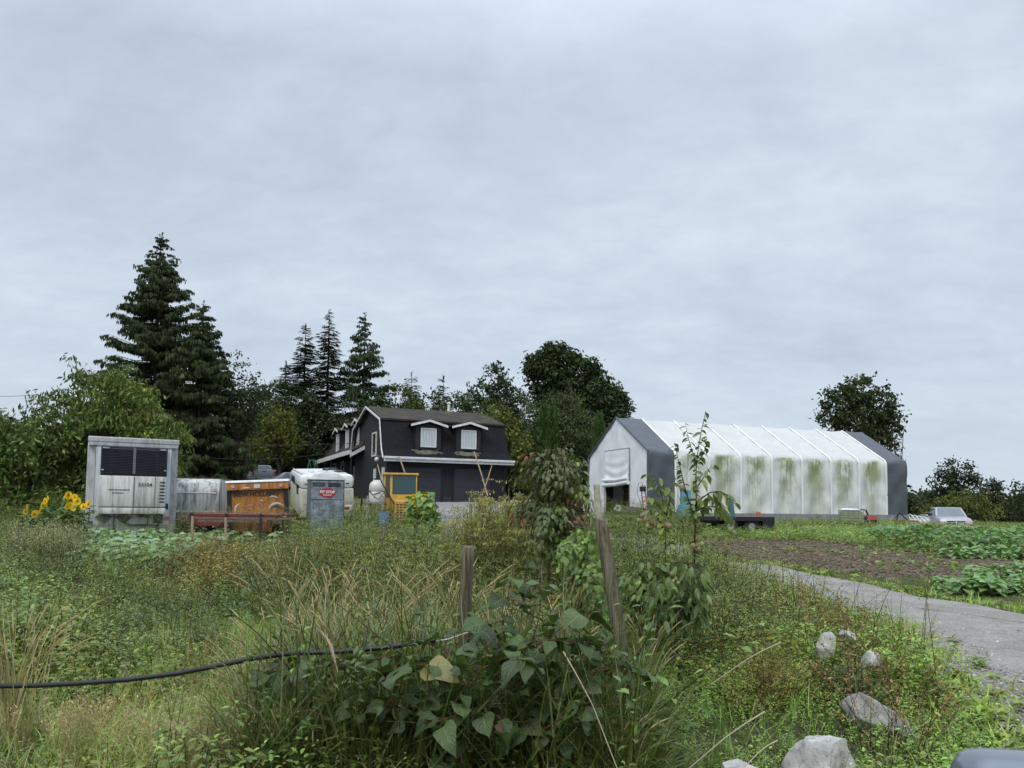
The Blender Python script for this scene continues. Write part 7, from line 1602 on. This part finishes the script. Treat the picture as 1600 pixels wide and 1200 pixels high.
vs((720, 1170, 4.2), (690, 1110, 4.15), (660, 1060, 4.15), (700, 1010, 4.3), (745, 980, 4.4))
vs((790, 1100, 4.7), (830, 1010, 4.75), (850, 940, 4.8), (842, 905, 4.8))
vs((820, 1120, 4.7), (900, 1040, 4.7), (930, 990, 4.8))
vs((640, 1200, 4.2), (690, 1180, 4.15), (760, 1190, 4.15))
vs((700, 1120, 4.1), (730, 1060, 4.05), (790, 1020, 4.05), (850, 1030, 4.05)); vs((620, 1120, 4.1), (600, 1060, 4.1), (650, 1030, 4.1), (700, 1040, 4.1)); vs((850, 1140, 4.15), (900, 1100, 4.1), (960, 1100, 4.15)); vs((770, 1060, 4.3), (830, 1000, 4.3), (910, 1000, 4.3), (960, 1010, 4.35)); vs((660, 1140, 4.05), (720, 1110, 4.0), (790, 1120, 4.0))
grow('large_leaved_vine', 'sprawling vine with big dark veined heart-shaped leaves round the upright post', 'vine', stems, big, .023, (.055, .09, .036), .25, .72, None, None, (.12, .06, .04), 'leafbig', 91, .75, .15, .28, True, vinecol)
for k, (sp, L_, lb) in enumerate((((880, 1018, 4.0), (968, 1210, 3.8), 'long pale straw stem crossing the vine at an angle'), ((1195, 1112, 4.3), (1060, 1215, 4.2), 'pale seed stem arching over the green weeds at the bottom'), ((1215, 1157, 4.2), (1150, 1212, 4.15), 'short pale straw stem beside the large boulder'), ((500, 985, 4.4), (528, 1050, 4.4), 'broad pale dead leaf hanging above the hose end'), ((1220, 1004, 5.2), (1110, 1070, 5.2), 'thin pale grass stem over the clover by the leaning post'))):
    a_, c_ = P(*sp), P(*L_); m_ = (a_ + c_) / 2 + Vector((.01, 0, .03)); b = MB(); b.tube([Vector((0, 0, 0)), a_.lerp(m_, .5) - a_ + Vector((0, 0, .006)), m_ - a_, c_ - a_], [.0042, .0032, .0028, .0026] if k != 3 else [.004, .010, .012, .002], 5)
    o = b.build('straw_stem', M['straw'] if 'straw' in M else M.setdefault('straw', mat('straw', (.42, .36, .24), .7, bmp=0)), None, True); o.location = a_; tag(o, lb, 'straw stem')
# white clover heads
for px, py in ((190, 1042), (218, 1038), (195, 1055)):
    p = P(px, py, 6.6); b = MB(); b.ball((0, 0, 0), .022, (1, 1, .8), 10); o = b.build('flower_head', mat('white_petals', (.65, .66, .6), .8, bmp=1, bscale=200) if 'wp' not in M else M['wp'], None, True); o.location = p; M['wp'] = o.data.materials[0]
    r_ = thing('white_flower', {190: 'left', 218: 'right', 195: 'lowest'}[px] + ' one of the three white flower heads above the hose', 'flower', (p.x, p.y, gzf(p.x, p.y)), 0, 'white flower heads'); o.parent = r_; o.location = (0, 0, p.z - r_.location.z)
    gobj('stem', tube([[0, 0, 0], [.01, 0, (p.z - r_.location.z) * .5], [0, 0, p.z - r_.location.z]], .003, 4, (.1, .14, .05)), M['bark'], r_)
x, y = sample(5200, SOIL); n = len(x); pos = np.stack([x, y, gz(x, y) + .05], 1); CLOD = (x, y, n, pos)
# arching dead stems through the thicket
g = Geo(); rg = np.random.default_rng(95)
for k in range(75):
    px, Y = rg.uniform(390, 990), rg.uniform(4.1, 5.2); q = np.array(at(px, Y)); a_ = rg.uniform(0, 6.28); l = rg.uniform(.5, 1.05); r_ = l * rg.uniform(.2, .8)
    pts = [q + np.array([math.cos(a_) * r_ * t_ ** 1.5, math.sin(a_) * r_ * .5 * t_ ** 1.5, l * (t_ - .45 * t_ ** 2.5)]) for t_ in np.linspace(0, 1, 9)]
    g.merge(tube(pts, [.0035 * (1 - .7 * j / 8) for j in range(9)], 4, (.36, .29, .18) if k % 3 else (.14, .08, .05)))
tag(gobj('dead_stems', g, M['bark']), 'dry arching stems tangled through the vine between the posts', 'dead stems', kind='stuff')
# loose stones at the near road edge
st = []
for k in range(3):
    bm_ = bmesh.new(); bmesh.ops.create_icosphere(bm_, subdivisions=1, radius=.5); r = random.Random(k)
    for v in bm_.verts: v.co *= r.uniform(.7, 1.15)
    g = Geo(); bm_.verts.ensure_lookup_table(); g.add([tuple(v.co) for v in bm_.verts], [[v.index for v in f.verts] + [-1] for f in bm_.faces], np.array([1., 1, 1])); bm_.free(); st.append(g)
x, y = sample(60000, x0=2.5, x1=9, y0=4.2, y1=15, dens=lambda x, y: pip(ROAD, x, y) * np.clip(1.1 - (x - rnx(y)) / 2.4, .30, 1) * np.clip(1.7 - y / 7, .15, 1))
n = len(x); g = Geo(); pos = np.stack([x, y, gz(x, y) + .045], 1); sc_ = np.exp(rng.normal(math.log(.020), .4, n))
scatter(g, st, pos, z_mats(rng.uniform(0, 6, n)), np.stack([sc_, sc_ * .8, sc_ * .6], 1), np.array((.33, .315, .285)) * tints(n, .35, .03)); tag(gobj('gravel_stones', g, M['bark']), 'loose grey stones along the near edge of the gravel road', 'gravel', kind='stuff')
x, y, n, pos = CLOD; g = Geo(); sc_ = np.exp(rng.normal(math.log(.06), .45, n)); scatter(g, st, pos, z_mats(rng.uniform(0, 6, n)), np.stack([sc_, sc_, sc_ * .6], 1), np.array((.145, .115, .083)) * tints(n, .25, .04)); tag(gobj('soil_clods', g, M['bark']), 'brown clods lying over the bare soil bed', 'clods', kind='stuff')
